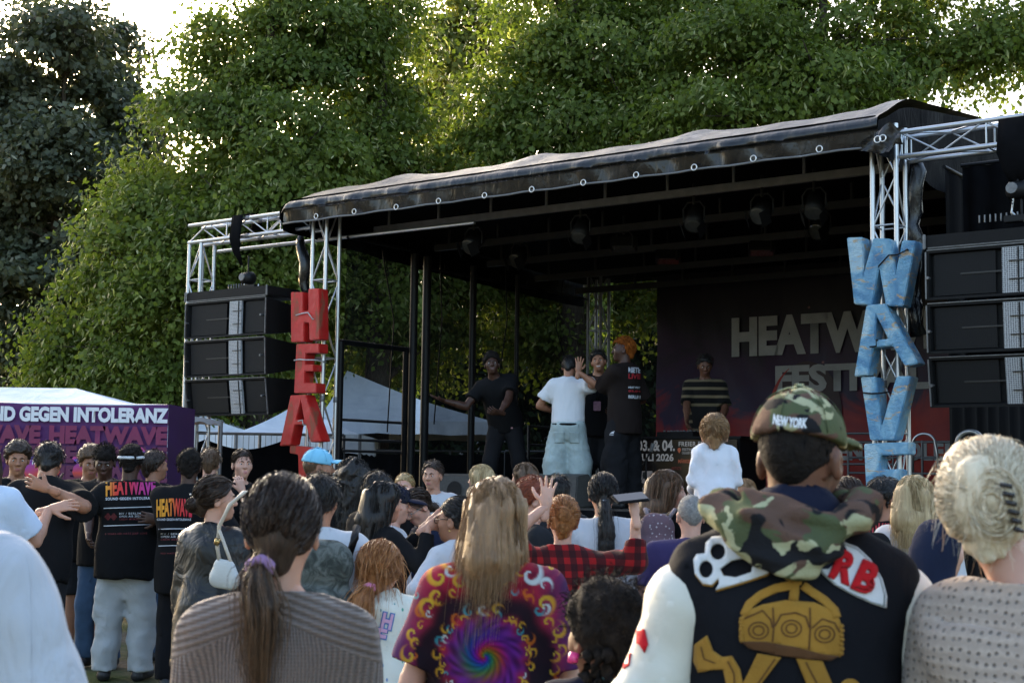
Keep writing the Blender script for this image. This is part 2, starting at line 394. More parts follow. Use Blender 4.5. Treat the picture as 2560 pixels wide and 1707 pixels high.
# ------------------------------------------------------------ trees
def leaf_mat(name, hues, trans=.48, rough=.5):
    b = NB(name)
    at_ = b.n('Attribute', attribute_name='tint'); c = b.ramp(at_.outputs['Fac'], hues)
    c = b.mix(.25, c, b.ramp(b.noise(.45, 4), [(.3, tuple(x*.6 for x in hues[0][1])), (.7, hues[-2][1])]))
    b.set(color=c, rough=rough, spec=.22)
    tr = b.n('BsdfTranslucent'); b.l(b.mix(1.0, c, (1.15, 1.25, .6), 'MULTIPLY'), tr.inputs[0])
    mx = b.n('MixShader'); mx.inputs[0].default_value = trans
    b.l(b.b.outputs[0], mx.inputs[1]); b.l(tr.outputs[0], mx.inputs[2]); b.l(mx.outputs[0], b.out.inputs[0]); return b.m
BARK = NB('bark'); _n = BARK.noise(6, 6, BARK.map((6, 6, 1)), .6, .6)
BARK.set(color=BARK.ramp(_n, [(.3, (.035, .026, .018)), (.7, (.12, .095, .07))]), rough=.95, spec=.1); BARK.bump(_n, .8, .05); BARK = BARK.m
LINDEN = leaf_mat('linden_leaf', [(0, (.055, .088, .015)), (.45, (.115, .165, .028)), (.8, (.185, .230, .045)), (.92, (.26, .28, .075)), (1, (.62, .60, .32))])
SILVER = leaf_mat('silver_poplar_leaf', [(0, (.032, .044, .024)), (.5, (.075, .090, .048)), (.85, (.16, .165, .105)), (.95, (.26, .26, .19)), (1, (.34, .34, .25))], .3, .45)
GOLD = leaf_mat('painted_glow_leaf', [(0, (.06, .08, .015)), (.5, (.15, .17, .03)), (.85, (.26, .25, .05)), (.95, (.34, .30, .08)), (1, (.42, .36, .12))], .5)  # yellow leaf colour stands in for the warm sun glow between the trees
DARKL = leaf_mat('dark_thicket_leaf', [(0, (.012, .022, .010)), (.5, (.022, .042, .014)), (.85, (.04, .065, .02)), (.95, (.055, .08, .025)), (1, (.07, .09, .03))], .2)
def leaves_mesh(name, lobes, n, size, mat, parent, seed, bract=.13, droop=.6, clump=.80, clumps_per=13, shell=.40):
    g = np.random.default_rng(seed)
    vol = np.array([(l[1][0]*l[1][1]*l[1][2])**.72 for l in lobes]); cnt = (n*vol/vol.sum()).astype(int)
    P, T, OUT = [], [], []
    for (c, r), k in zip(lobes, cnt):
        c = np.array(c); r = np.array(r); nc = max(14, int(clumps_per*float(np.prod(r))**(2/3)))
        d = g.normal(size=(nc, 3)); d /= np.linalg.norm(d, axis=1)[:, None]
        rad = shell+(1.04-shell)*g.random(nc)**.55
        cc = c+d*r*rad[:, None]*(1+.10*g.normal(size=(nc, 1)))
        tint = g.random(nc)
        i = g.integers(0, nc, k)
        cs = clump*(.55+.9*g.random(nc))
        off = g.normal(size=(k, 3))*np.array([.52, .52, .20])*cs[i][:, None]
        rr = np.linalg.norm(off[:, :2], axis=1); off[:, 2] -= droop*rr*rr/cs[i]*.8           # sprays arch downwards
        P.append(cc[i]+off); T.append(.50*tint[i]+.42*g.random(k)); OUT.append(d[i]+off/cs[i][:, None]*.6)
    P = np.concatenate(P); T = np.clip(np.concatenate(T), 0, .9); OUT = np.concatenate(OUT); k = len(P)
    ax = g.normal(size=(k, 3))*.55+OUT*.35; ax[:, 2] -= droop; ax /= np.linalg.norm(ax, axis=1)[:, None]      # leaf long axis, drooping
    nr = g.normal(size=(k, 3))*.6+OUT*.7+np.array([0, 0, .55]); nr -= (nr*ax).sum(1)[:, None]*ax; nr /= np.linalg.norm(nr, axis=1)[:, None]
    sd = np.cross(ax, nr)
    L = size*(.7+.6*g.random(k)); W = L*(.36+.08*g.random(k))
    isb = g.random(k) < bract; T[isb] = .93+.07*g.random(isb.sum()); W[isb] *= .42; L[isb] *= 1.35
    L = L[:, None]; W = W[:, None]
    v = np.stack([P, P+ax*L*.45+sd*W-nr*W*.25, P+ax*L-nr*L*.10, P+ax*L*.45-sd*W-nr*W*.25], 1).reshape(-1, 3)
    f = np.arange(k*4).reshape(-1, 4)
    o = mobj(name, v, f, mat, parent)
    a = o.data.attributes.new('tint', 'FLOAT', 'FACE'); a.data.foreach_set('value', T.astype(np.float32))
    return o
def tree(name, label, base, lobes_px, d, n, mat, seed, size=.118, group='trees behind the stage', trunk=.28, depth=1.0, **kw):
    """lobes_px: (px, py, radius px, depth offset m); base (px) gives the trunk"""
    rng = random.Random(seed)
    b = at(base, 1190, d); b.z = 0
    root = thing(name, label, 'tree', b, 0, group)
    lobes = []
    for px, py, r, dd in lobes_px:
        p = at(px, py, d+dd)-b; m = r*(d+dd)/FPX
        lobes.append((tuple(p), (m, m*depth, m*.82)))
    top = max(l[0][2] for l in lobes)
    bm = bmesh.new()
    tp = [Vector((0, 0, -.2)), Vector((.05, .03, top*.25)), Vector((.12, -.05, top*.5)), Vector((0, .1, top*.75)), Vector((.1, 0, top))]
    path_bm(bm, tp, [trunk*1.25, trunk, trunk*.8, trunk*.5, trunk*.12], 12); bobj('trunk', bm, BARK, root, True)
    for l in lobes:
        c = Vector(l[0]); z0 = max(top*.12, min(top*.7, c.z-.3*(Vector((c.x, c.y, 0)).length)-.6))
        q = z0/top*4; i = min(3, int(q)); s = tp[i].lerp(tp[i+1], q-i)
        bm = bmesh.new(); mid = s.lerp(c, .5)+Vector((0, 0, .25*rng.uniform(-.3, 1.2)))
        path_bm(bm, [s, s.lerp(mid, .5)+Vector((rng.uniform(-.1, .1), 0, .08)), mid, mid.lerp(c, .6)+Vector((0, 0, .1)), c], [trunk*.42, trunk*.33, trunk*.25, trunk*.17, trunk*.07], 7)
        for _ in range(4):
            e = c+Vector((rng.uniform(-1, 1)*l[1][0], rng.uniform(-1, 1)*l[1][1], rng.uniform(-.7, .9)*l[1][2]))*.85
            path_bm(bm, [mid.lerp(c, .4), mid.lerp(c, .4).lerp(e, .5)+Vector((0, 0, .12)), e], [trunk*.14, trunk*.09, trunk*.03], 5)
        bobj('limb', bm, BARK, root, True)
    leaves_mesh('crown', lobes, n, size, mat, root, seed, **kw)
    return root
tree('linden_tree', 'broad green linden tree left of the stage with low drooping branches', 640,
     [(640, 90, 175, 1), (780, 180, 170, 0), (560, 330, 170, 0), (730, 400, 190, -1), (420, 480, 150, 0), (600, 560, 190, -1), (340, 660, 150, 0), (480, 760, 180, -1), (700, 690, 180, 0),
      (230, 850, 140, .5), (390, 920, 150, -.5), (560, 900, 150, 0), (270, 985, 90, 0), (540, 190, 62, 1), (850, 60, 150, 1), (155, 790, 70, .5), (140, 960, 65, 1), (690, 880, 120, 1), (800, 560, 150, 1), (740, -120, 170, 1)], 29, 132000, LINDEN, 11)
tree('linden_tree', 'green linden tree directly behind the left end of the stage roof', 930,
     [(900, 330, 170, 0), (985, 200, 95, 1), (950, 40, 120, 1.5), (1060, 420, 150, 0), (900, 560, 160, 1), (1000, 700, 170, 0), (880, 760, 130, 1), (1150, 640, 160, .5), (1195, 380, 60, 2), (1080, 850, 110, 1), (1230, 470, 100, 2), (950, 880, 90, 2)], 30, 64000, LINDEN, 12)
tree('linden_tree', 'large green linden tree over the middle of the stage roof', 1420,
     [(1330, 110, 150, 0), (1260, 260, 130, 0), (1420, 300, 170, -1), (1520, 120, 180, 0), (1640, 270, 170, -1), (1250, 390, 130, 0), (1350, 420, 120, 1), (1330, 640, 140, 1), (1480, 560, 150, 1), (1700, 60, 150, 0), (1380, 780, 120, 1), (1560, 740, 110, 1), (1460, 20, 120, 1), (1560, -130, 190, 1), (1380, -90, 120, 1), (1290, 790, 90, 2), (1450, 900, 80, 1)], 30, 90000, LINDEN, 13)
tree('linden_tree', 'green linden tree over the right end of the stage roof', 2060,
     [(1850, 130, 180, 0), (1790, 280, 140, -1), (1980, 60, 170, 1), (2040, 190, 160, -1), (1940, 250, 140, 0), (2170, 90, 150, 0), (2260, 200, 120, 0), (2330, 60, 130, 1), (2430, 130, 95, 0), (2530, 60, 120, 0), (2620, 110, 100, 1), (1950, -130, 200, 1), (2250, -130, 190, 1), (2080, 400, 170, 2), (2380, 600, 180, 3), (1800, 500, 200, 3)], 28, 90000, LINDEN, 14)
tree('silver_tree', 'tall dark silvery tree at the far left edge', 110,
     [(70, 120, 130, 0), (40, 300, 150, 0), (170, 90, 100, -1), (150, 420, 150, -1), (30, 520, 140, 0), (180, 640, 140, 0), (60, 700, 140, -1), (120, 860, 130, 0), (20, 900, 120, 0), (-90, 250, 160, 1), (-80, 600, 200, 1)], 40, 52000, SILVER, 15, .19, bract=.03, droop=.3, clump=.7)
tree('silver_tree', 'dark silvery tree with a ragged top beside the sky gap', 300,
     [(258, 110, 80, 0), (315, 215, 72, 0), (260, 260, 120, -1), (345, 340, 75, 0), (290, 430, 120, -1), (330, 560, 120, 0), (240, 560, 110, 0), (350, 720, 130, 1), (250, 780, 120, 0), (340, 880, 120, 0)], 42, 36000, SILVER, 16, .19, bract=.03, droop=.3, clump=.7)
tree('yellow_tree', 'sunlit yellow green tree glowing in the gap between the lindens', 1120,
     [(1110, 130, 120, 0), (1170, 300, 110, 0), (1030, 280, 100, 1), (1100, 440, 120, 1), (1160, 30, 90, 0), (1240, 60, 80, 0)], 52, 12000, GOLD, 17, .24, clump=.8)
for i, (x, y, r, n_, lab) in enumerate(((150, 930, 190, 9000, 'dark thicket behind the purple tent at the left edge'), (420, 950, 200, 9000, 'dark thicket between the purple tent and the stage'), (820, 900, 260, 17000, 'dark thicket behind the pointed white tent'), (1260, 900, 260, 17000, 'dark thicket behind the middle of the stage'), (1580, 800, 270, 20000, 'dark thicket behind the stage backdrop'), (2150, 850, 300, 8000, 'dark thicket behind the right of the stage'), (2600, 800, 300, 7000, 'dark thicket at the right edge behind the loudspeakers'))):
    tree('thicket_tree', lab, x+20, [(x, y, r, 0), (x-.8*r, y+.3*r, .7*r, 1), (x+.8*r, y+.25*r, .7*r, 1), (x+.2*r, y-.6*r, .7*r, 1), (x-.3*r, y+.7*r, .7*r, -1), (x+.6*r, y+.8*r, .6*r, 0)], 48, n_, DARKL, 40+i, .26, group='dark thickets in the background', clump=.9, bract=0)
# ------------------------------------------------------------ printed lettering
def text_me(body, off=.03, align='CENTER', spacing=1.0, shear=0.0, extrude=0.0):
    c = bpy.data.curves.new('print', 'FONT'); c.body = body; c.offset = off; c.align_x = align; c.space_character = spacing; c.shear = shear; c.extrude = extrude; c.resolution_u = 3
    o = bpy.data.objects.new('print', c); COL.objects.link(o)
    dg = bpy.context.evaluated_depsgraph_get(); me = bpy.data.meshes.new_from_object(o.evaluated_get(dg))
    bpy.data.objects.remove(o); bpy.data.curves.remove(c); return me
def text_fit(body, x0, x1, z0, z1, y, m, parent, name='lettering', off=.03, spacing=1.0, shear=0.0):
    """lettering stretched to fill x0..x1, z0..z1 on the plane y (reads from -y)"""
    me = text_me(body, off, spacing=spacing, shear=shear)
    co = np.empty(len(me.vertices)*3, np.float32); me.vertices.foreach_get('co', co); co = co.reshape(-1, 3)
    lo, hi = co.min(0), co.max(0)
    out = np.stack([x0+(co[:, 0]-lo[0])/(hi[0]-lo[0])*(x1-x0), np.full(len(co), y), z0+(co[:, 1]-lo[1])/(hi[1]-lo[1])*(z1-z0)], 1)
    me.vertices.foreach_set('co', out.astype(np.float32).ravel()); me.update()
    me.materials.clear(); me.materials.append(m)
    return link(bpy.data.objects.new(name, me), parent)
def text_px(body, px0, py0, px1, py1, t, m, parent, **k):
    a = on_t(px0, py0, t); b = on_t(px1, py1, t); c = on_t(px0, py1, t)
    return text_fit(body, a[0], b[0], c[1], a[1], t, m, parent, **k)
WHITE = M('white_print', (.62, .62, .63), .6, .08)

# ------------------------------------------------------------ gauze and frames on the left side of the stage
def gauze_mat(name, f, col=(.006, .006, .007)):
    b = NB(name); b.set(color=col, rough=.9, spec=.1)
    tr = b.n('BsdfTransparent'); mx = b.n('MixShader')
    wv = b.noise(3, 4); b.l(b.math('ADD', b.math('MULTIPLY', wv, .14), f-.07), mx.inputs[0])
    b.l(tr.outputs[0], mx.inputs[1]); b.l(b.b.outputs[0], mx.inputs[2]); b.l(mx.outputs[0], b.out.inputs[0]); return b.m
GAUZE = gauze_mat('black_gauze', .58); GAUZE2 = gauze_mat('dense_black_gauze', .78)
def side_gauze(label, s, t0, t1, z0, z1, m=None):
    V, F = [], []; n, k = 40, 14
    for i in range(n+1):
        t = t0+(t1-t0)*i/n
        for j in range(k+1): V.append((s+.02*math.sin(t*6+j*.4)+.008*math.sin(t*17), t, z0+(z1-z0)*j/k))
    for i in range(n):
        for j in range(k): a = i*(k+1)+j; F.append((a, a+1, a+k+2, a+k+1))
    root = sthing('gauze_curtain', label, 'curtain', 'gauze curtains'); mobj('mesh_cloth', V, F, m or GAUZE, root, True)
    tube('curtain_pole', (s, t0, z1), (s, t1, z1), .018, BLK, root)
    for i in range(6): t = t0+(t1-t0)*(i+.5)/6; tube('tie', (s, t, z1-.03), (s, t+.01, z1+.10), .006, BLK, root, 6)
GS = .16
t1030 = on_s(1028, 1000, GS)[0]; t1066 = on_s(1066, 1000, GS)[0]
side_gauze('black see-through gauze hung behind the front left truss tower', GS, .22, t1030, .05, HEM_Z-.15)
side_gauze('wide black see-through gauze behind the performers', GS, t1066, 5.8, .05, HEM_Z-.35, GAUZE2)
def post(px, r, label, s=GS+.05, z0=0.0, z1=None, m=BLK):
    t = on_s(px, 1000, s)[0]; z1 = z1 or HEM_Z-.2
    o = tube('frame_post', s2w(s, t, z0), s2w(s, t, z1), r, m); return tag(o, label, 'post', 'black posts at the stage side')
post(1030, .055, 'black post at the left edge of the gap in the gauze'); post(1062, .06, 'thick black post at the right edge of the gap in the gauze')
post(1178, .045, 'black post left of the leaning performer'); post(1290, .035, 'black post right of the leaning performer')
t = on_s(1186, 900, GS-.08)[0]
tag(tube('steel_pole', s2w(GS-.08, t, FLOOR_Z), s2w(GS-.08, t, HEM_Z-.3), .02, ALU_D), 'bare steel pole left of the leaning performer', 'pole')
# black frame gate behind the left tower
root = sthing('black_gate', 'black rectangular steel frame behind the gauze beside the front left tower', 'frame')
fa, fb = on_s(848, 1000, GS-.1)[0], on_s(1014, 1000, GS-.1)[0]; fz = on_s(1000, 872, GS-.1)[1]
tube('upright', (GS-.1, fa, .2), (GS-.1, fa, fz), .05, BLK, root); tube('upright', (GS-.1, fb, .2), (GS-.1, fb, fz), .05, BLK, root)
tube('crossbar', (GS-.1, fa-.03, fz), (GS-.1, fb+.03, fz), .035, BLK, root)
# safety rails
def rail(label, s, t0, t1, z0, zs, group='stage safety rails'):
    root = sthing('safety_rail', label, 'railing', group)
    for t in (t0, t1): tube('upright', (s, t, z0), (s, t, max(zs)+.02), .024, ALU_D, root)
    for z in zs: tube('bar', (s, t0, z), (s, t1, z), .019, ALU_D, root)
ra, rb = on_s(836, 1060, -.05)[0], on_s(1008, 1060, -.05)[0]
rail('safety rail with three bars beside the front left tower', -.05, ra, rb, .5, [on_s(1000, y, -.05)[1] for y in (1057, 1104, 1131)])
ra, rb = on_s(1322, 1060, -.02)[0], on_s(1420, 1060, -.02)[0]
rail('safety rail at the rear of the stage behind the white shirt', -.02, ra, rb, FLOOR_Z, [on_s(1400, y, -.02)[1] for y in (1070, 1115, 1148)])
# hanging cables
for i, (p0, p1, p2) in enumerate((((955, 625), (985, 800), (968, 1080)), ((1100, 630), (1105, 800), (1085, 1060)), ((1410, 690), (1390, 820), (1422, 930)), ((1262, 640), (1268, 800), (1240, 1000)))):
    pts = []
    for px, py in (p0, p1, p2): t, z = on_s(px, py, GS-.05); pts.append(Vector((GS-.05, t, z)))
    P = [pts[0].lerp(pts[1], k/5) for k in range(5)]+[pts[1].lerp(pts[2], k/5) for k in range(6)]
    o = cable('cable', P, .009, BLK); o.matrix_world = SM
    tag(o, ['thin black cable hanging at the left gauze edge', 'thin black cable hanging behind the gap post', 'thin black cable hanging left of the white shirt', 'thin black cable hanging above the leaning performer'][i], 'cable', 'cables hanging at the stage side')

# ------------------------------------------------------------ backdrop banner
def nebula():
    b = NB('printed_nebula'); x, y, z = b.xyz()
    n = b.noise(.9, 5, None, .6, .8); n2 = b.noise(2.2, 4)
    f = b.math('ADD', b.math('MULTIPLY', z, -.34), b.math('ADD', b.math('MULTIPLY', n, 1.0), .90))
    c = b.ramp(f, [(.05, (.008, .004, .012)), (.28, (.030, .006, .036)), (.42, (.025, .012, .05)), (.52, (.24, .012, .018)), (.75, (.42, .025, .014)), (1, (.16, .008, .012))])
    st = b.n('TexVoronoi'); st.inputs['Scale'].default_value = 2.3; b.l(b.tc.outputs['Object'], st.inputs['Vector'])
    c = b.mix(b.ramp(st.outputs['Distance'], [(.0, (1, 1, 1)), (.06, (0, 0, 0))]), c, (.45, .18, .16))
    b.set(color=c, rough=.5, spec=.4); b.bump(b.noise(4, 3, b.map((1, 1, .3))), .25, .05); return b.m
BT = 6.25
bs0 = on_t(1640, 1000, BT)[0]; bs1 = on_t(2640, 1000, BT)[0]; bz1 = on_t(1900, 655, BT)[1]
root = sthing('backdrop_banner', 'dark red and purple backdrop banner lettered HEATWAVE FESTIVAL', 'banner')
V, F = [], []
for i in range(61):
    for j in range(21): s = bs0+(bs1-bs0)*i/60; V.append((s, BT+.02*math.sin(s*4+j*.2)+.012*math.sin(s*11+j), .9+(bz1-.9)*j/20))
for i in range(60):
    for j in range(20): a = i*21+j; F.append((a, a+21, a+22, a+1))
mobj('cloth', V, F, nebula(), root, True); tube('top_pole', (bs0, BT+.05, bz1), (bs1, BT+.05, bz1), .03, BLK, root)
GREYW = M('grey_white_print', (.40, .395, .40), .65, .2, 3)
text_px('HEATWAVE', 1829, 795, 2365, 893, BT-.036, GREYW, root, off=.055)
text_px('FESTIVAL', 1938, 914, 2322, 982, BT-.036, GREYW, root, off=.05)
text_px('SOUND GEGEN INTOLERANZ', 1818, 1106, 2515, 1149, BT-.036, GREYW, root, off=.05, spacing=1.1)
s, z = on_t(1965, 1040, BT); 
bm = bmesh.new(); bmesh.ops.create_circle(bm, cap_ends=True, segments=40, radius=1.0)
bmesh.ops.transform(bm, matrix=Matrix.Translation((s+.35, BT-.035, z)) @ Matrix.Rotation(R(90), 4, 'X') @ Matrix.Diagonal((.55, .8, 1, 1)), verts=bm.verts); bobj('dark_planet', bm, M('dark_planet_print', (.03, .008, .012), .5), root)
bm = bmesh.new()
for k in range(28):
    a = R(120+k*5.4); b2 = R(120+(k+1)*5.4); w0 = .07*math.sin(math.pi*k/28); w1 = .07*math.sin(math.pi*(k+1)/28)
    q = [(math.cos(a)*(.55), math.sin(a)*.8), (math.cos(a)*(.56+w0), math.sin(a)*(.81+w0)), (math.cos(b2)*(.56+w1), math.sin(b2)*(.81+w1)), (math.cos(b2)*.55, math.sin(b2)*.8)]
    try: bm.faces.new([bm.verts.new((s+.35+x, BT-.038, z+y)) for x, y in q])
    except ValueError: pass
bobj('red_rim', bm, M('red_rim_print', (.42, .025, .02), .5), root)
# black masking cloths at the back and right
V, F = [], []
for i in range(21):
    s = .35+(bs0+.05-.35)*i/20
    for j in range(9): V.append((s, 6.3+.03*math.sin(s*9+j*.3), .05+(HEM_Z-.1)*j/8))
for i in range(20):
    for j in range(8): a = i*9+j; F.append((a, a+9, a+10, a+1))
root = sthing('gauze_curtain', 'narrow dense gauze between the rear left tower and the backdrop banner', 'curtain', 'gauze curtains'); mobj('mesh_cloth', V, F, GAUZE2, root, True); tube('curtain_pole', (.35, 6.3, HEM_Z-.04), (bs0+.05, 6.3, HEM_Z-.04), .018, BLK, root)
def drape(name, label, pts, m=BLKM, fold=.05, freq=9, zt=HEM_Z-.1, zb=.05, cat='curtain'):
    V, F = [], []; n = 70
    for i in range(n+1):
        q = i/n*(len(pts)-1); a = min(len(pts)-2, int(q)); s = pts[a][0]+(pts[a+1][0]-pts[a][0])*(q-a); t = pts[a][1]+(pts[a+1][1]-pts[a][1])*(q-a)
        for j in range(9):
            w = fold*(.4+.6*(1-j/8)); V.append((s+w*.5*math.cos(i*freq*.13), t+w*math.sin(i*freq*.13+.6*math.sin(i*.31)), zb+(zt-zb)*j/8))
    for i in range(n):
        for j in range(8): a = i*9+j; F.append((a, a+9, a+10, a+1))
    root = sthing(name, label, cat, 'black masking cloths'); mobj('cloth', V, F, m, root, True)
    tube('curtain_pole', (*pts[0], zt+.02), (*pts[-1], zt+.02), .02, BLK, root)
drape('black_curtain', 'black cloth behind the backdrop banner', [(bs0-.05, 6.45), (SW+.4, 6.45)], zt=HEM_Z-.05)
drape('black_curtain', 'black side curtain right of the right truss tower', [(SW+.35, .55), (SW+.3, 3), (SW+.3, 6.3)], zt=HEM_Z-.1)
drape('black_curtain', 'black cloth behind the right loudspeaker array', [(SW+.4, .9), (SW+3.3, .9)], zt=on_t(2400, 420, .9)[1], zb=2.6)
root = sthing('curtain_bundle', 'bunched black tarpaulin hanging beside the right truss tower', 'tarpaulin')
bm = bmesh.new(); pts = []
for k in range(14):
    s, z = on_t(2288+5*math.sin(k*1.1), 395+k*34, .18); pts.append((s, .18+.03*math.sin(k*2), z))
path_bm(bm, pts, [.05+.035*abs(math.sin(k*1.3)) for k in range(14)], 10); bobj('cloth', bm, PVC, root, True)
bm = bmesh.new(); pts = []
for k in range(12):
    s, z = on_t(753-4*math.sin(k*.9)+k*1.2, 585+k*14, .12); pts.append((s, .12, z))
path_bm(bm, pts, [.03+.05*math.sin(math.pi*k/11)**.6 for k in range(12)], 10)
o = bobj('cloth_bundle', bm, PVC, None, True); o.matrix_world = SM; tag(o, 'small bunched black cloth tied to the front left tower', 'cloth')
# fabric straps over the wing trusses
def strap(label, px, w, py0, py1, mid):
    root = sthing('black_strap', label, 'strap', 'black straps on the wing trusses')
    V, F = [], []
    path = [(.17, .0), (.17, .15), (.0, .19), (-.17, .15), (-.18, -.15), (-.14, -.32), (-.05, -.5)]
    s0, z0 = on_t(px, mid, 0)
    for j, (t, dz) in enumerate(path):
        ww = w*(1 if j < 5 else (.7 if j == 5 else .25))
        for i in range(5): V.append((s0+(i/4-.5)*ww+.02*math.sin(j), t+.012*math.sin(i*3+j), z0+dz))
    for j in range(len(path)-1):
        for i in range(4): a = j*5+i; F.append((a, a+1, a+6, a+5))
    o = mobj('band', V, F, BLKM, root, True); sd = o.modifiers.new('thick', 'SOLIDIFY'); sd.thickness = .01
strap('black cloth strap over the left wing truss', 616, .2, 0, 0, 572)
strap('black cloth strap over the right wing truss', 2552, .3, 0, 0, 345)

# ------------------------------------------------------------ loudspeaker arrays
def perf_mat():
    b = NB('perforated_white_grille'); v = b.n('TexVoronoi'); v.inputs['Scale'].default_value = 48; v.inputs['Randomness'].default_value = .15
    b.l(b.map((1, 1, 1.15)), v.inputs['Vector'])
    b.set(color=b.ramp(v.outputs['Distance'], [(.30, (.07, .07, .08)), (.42, (.40, .41, .42))]), rough=.5, metal=.2); return b.m
PERF = perf_mat()
BLKG = NB('black_speaker_grille'); _v = BLKG.n('TexVoronoi'); _v.inputs['Scale'].default_value = 60; _v.inputs['Randomness'].default_value = .1
BLKG.l(BLKG.tc.outputs['Object'], _v.inputs['Vector']); BLKG.set(color=BLKG.ramp(_v.outputs['Distance'], [(.3, (.002, .002, .002)), (.45, (.009, .009, .010))]), rough=.6, spec=.2); BLKG = BLKG.m
EDGE = M('worn_speaker_edge', (.16, .16, .165), .4, .3, 20, metal=.5)
CAB = M('textured_speaker_black', (.006, .006, .0065), .6, .3, 30, spec=.2, bump=.3, bscale=90)
FLARE = M('speaker_flare', (.022, .021, .020), .5, .3, 20)
def pa(label, s0, wd, tf, z_top, hgt, frame_h, group, tilts=(0, 3, 8)):
    root = sthing('loudspeaker_array', label, 'loudspeaker', group)
    dp = .60
    fr = box('flying_frame', (s0+wd/2, tf+dp/2, z_top+frame_h/2), (wd, dp, frame_h*.86), CAB, root, bev=.01)
    for q in (0, 1): box('frame_plate', (s0+q*wd, tf-.012, z_top+frame_h*.5), (.03, .02, frame_h*.95), EDGE, fr)
    box('frame_edge', (s0+wd/2, tf-.004, z_top+.012), (wd-.05, .02, .012), EDGE, fr)
    z = z_top; y = tf; x0 = s0
    for k, tl in enumerate(tilts):
        q = Euler((R(tl), 0, 0)).to_matrix()
        c = Matrix.Translation((x0, y, z)) @ q.to_4x4() @ Matrix.Translation((0, 0, -hgt))
        body = link(bpy.data.objects.new('cabinet', None), root); body.matrix_local = c
        bm = bmesh.new()                      # trapezoid box, narrower behind, with recessed front
        fy, by = .0, dp; ins = .09
        P = [(0, fy, .012), (wd, fy, .012), (wd, fy, hgt-.012), (0, fy, hgt-.012), (.04, by, ins), (wd-.04, by, ins), (wd-.04, by, hgt-ins), (.04, by, hgt-ins)]
        vs = [bm.verts.new(p) for p in P]
        for f in ((0, 1, 5, 4), (1, 2, 6, 5), (2, 3, 7, 6), (3, 0, 4, 7), (4, 5, 6, 7)): bm.faces.new([vs[i] for i in f])
        ri = [bm.verts.new(p) for p in ((.035, 0, .035), (wd-.035, 0, .035), (wd-.035, 0, hgt-.035), (.035, 0, hgt-.035))]
        rb_ = [bm.verts.new(p) for p in ((.05, .06, .05), (wd-.05, .06, .05), (wd-.05, .06, hgt-.05), (.05, .06, hgt-.05))]
        for i in range(4):
            j = (i+1) % 4; bm.faces.new((vs[i], vs[j], ri[j], ri[i])); bm.faces.new((ri[i], ri[j], rb_[j], rb_[i]))
        bm.faces.new(rb_)
        bobj('housing', bm, CAB, body)
        box('grille', (wd*.28, .035, hgt/2), (wd*.44, .01, hgt-.1), BLKG, body, bev=0)
        box('grille', (wd*.84, .035, hgt/2), (wd*.22, .01, hgt-.1), BLKG, body, bev=0)
        box('baffle', (wd*.40, .028, hgt*.5), (wd*.30, .012, .016), FLARE, body, bev=.003)
        hs = link(bpy.data.objects.new('horn', None), body)
        box('horn_grille', (wd*.625, .015, hgt/2), (wd*.15, .03, hgt-.06), PERF, hs, bev=.004)
        for d in (.33, .67): box('divider', (wd*.65, -.006, hgt*d), (wd*.10, .018, .008), FLARE, hs, bev=0)
        box('black_strip', (wd*.665, -.003, hgt/2), (.012, .012, hgt-.08), BLK, hs, bev=0)  # thin black strip down the right part of the horn grille
        tube('locking_pin', (.03, -.03, hgt*.45), (.03, .03, hgt*.45), .014, EDGE, body); tube('locking_pin', (wd-.09, -.03, hgt*.52), (wd-.09, .03, hgt*.52), .014, EDGE, body)
        box('rigging_strip', (wd-.012, -.012, hgt/2), (.014, .016, hgt*.9), EDGE, body, bev=.002)
        box('rigging_strip', (.012, -.012, hgt/2), (.014, .016, hgt*.9), EDGE, body, bev=.002)
        box('front_edge', (wd/2, -.004, hgt-.008), (wd-.04, .014, .01), EDGE, body, bev=.002)
        z -= hgt*math.cos(R(tl))+.012; y += hgt*math.sin(R(tl)); x0 += .0
    return root
PT = -.42
sa, za = on_t(465, 757, PT); sb, _ = on_t(668, 745, PT); _, zb_ = on_t(500, 1040, PT); _, zf = on_t(500, 727, PT)
pa('black loudspeaker array hanging left of the stage', sa, sb-sa, PT, za, (za-zb_)/3.02, zf-za, 'flown loudspeaker arrays')
wdL = sb-sa; hL = (za-zb_)/3.02
sa2, za2 = on_t(2312, 625, PT); _, zb2 = on_t(2368, 1018, PT)
pa('black loudspeaker array hanging at the right edge', sa2, 1.28, PT, za2, (za2-zb2)/3.02, zf-za, 'flown loudspeaker arrays')
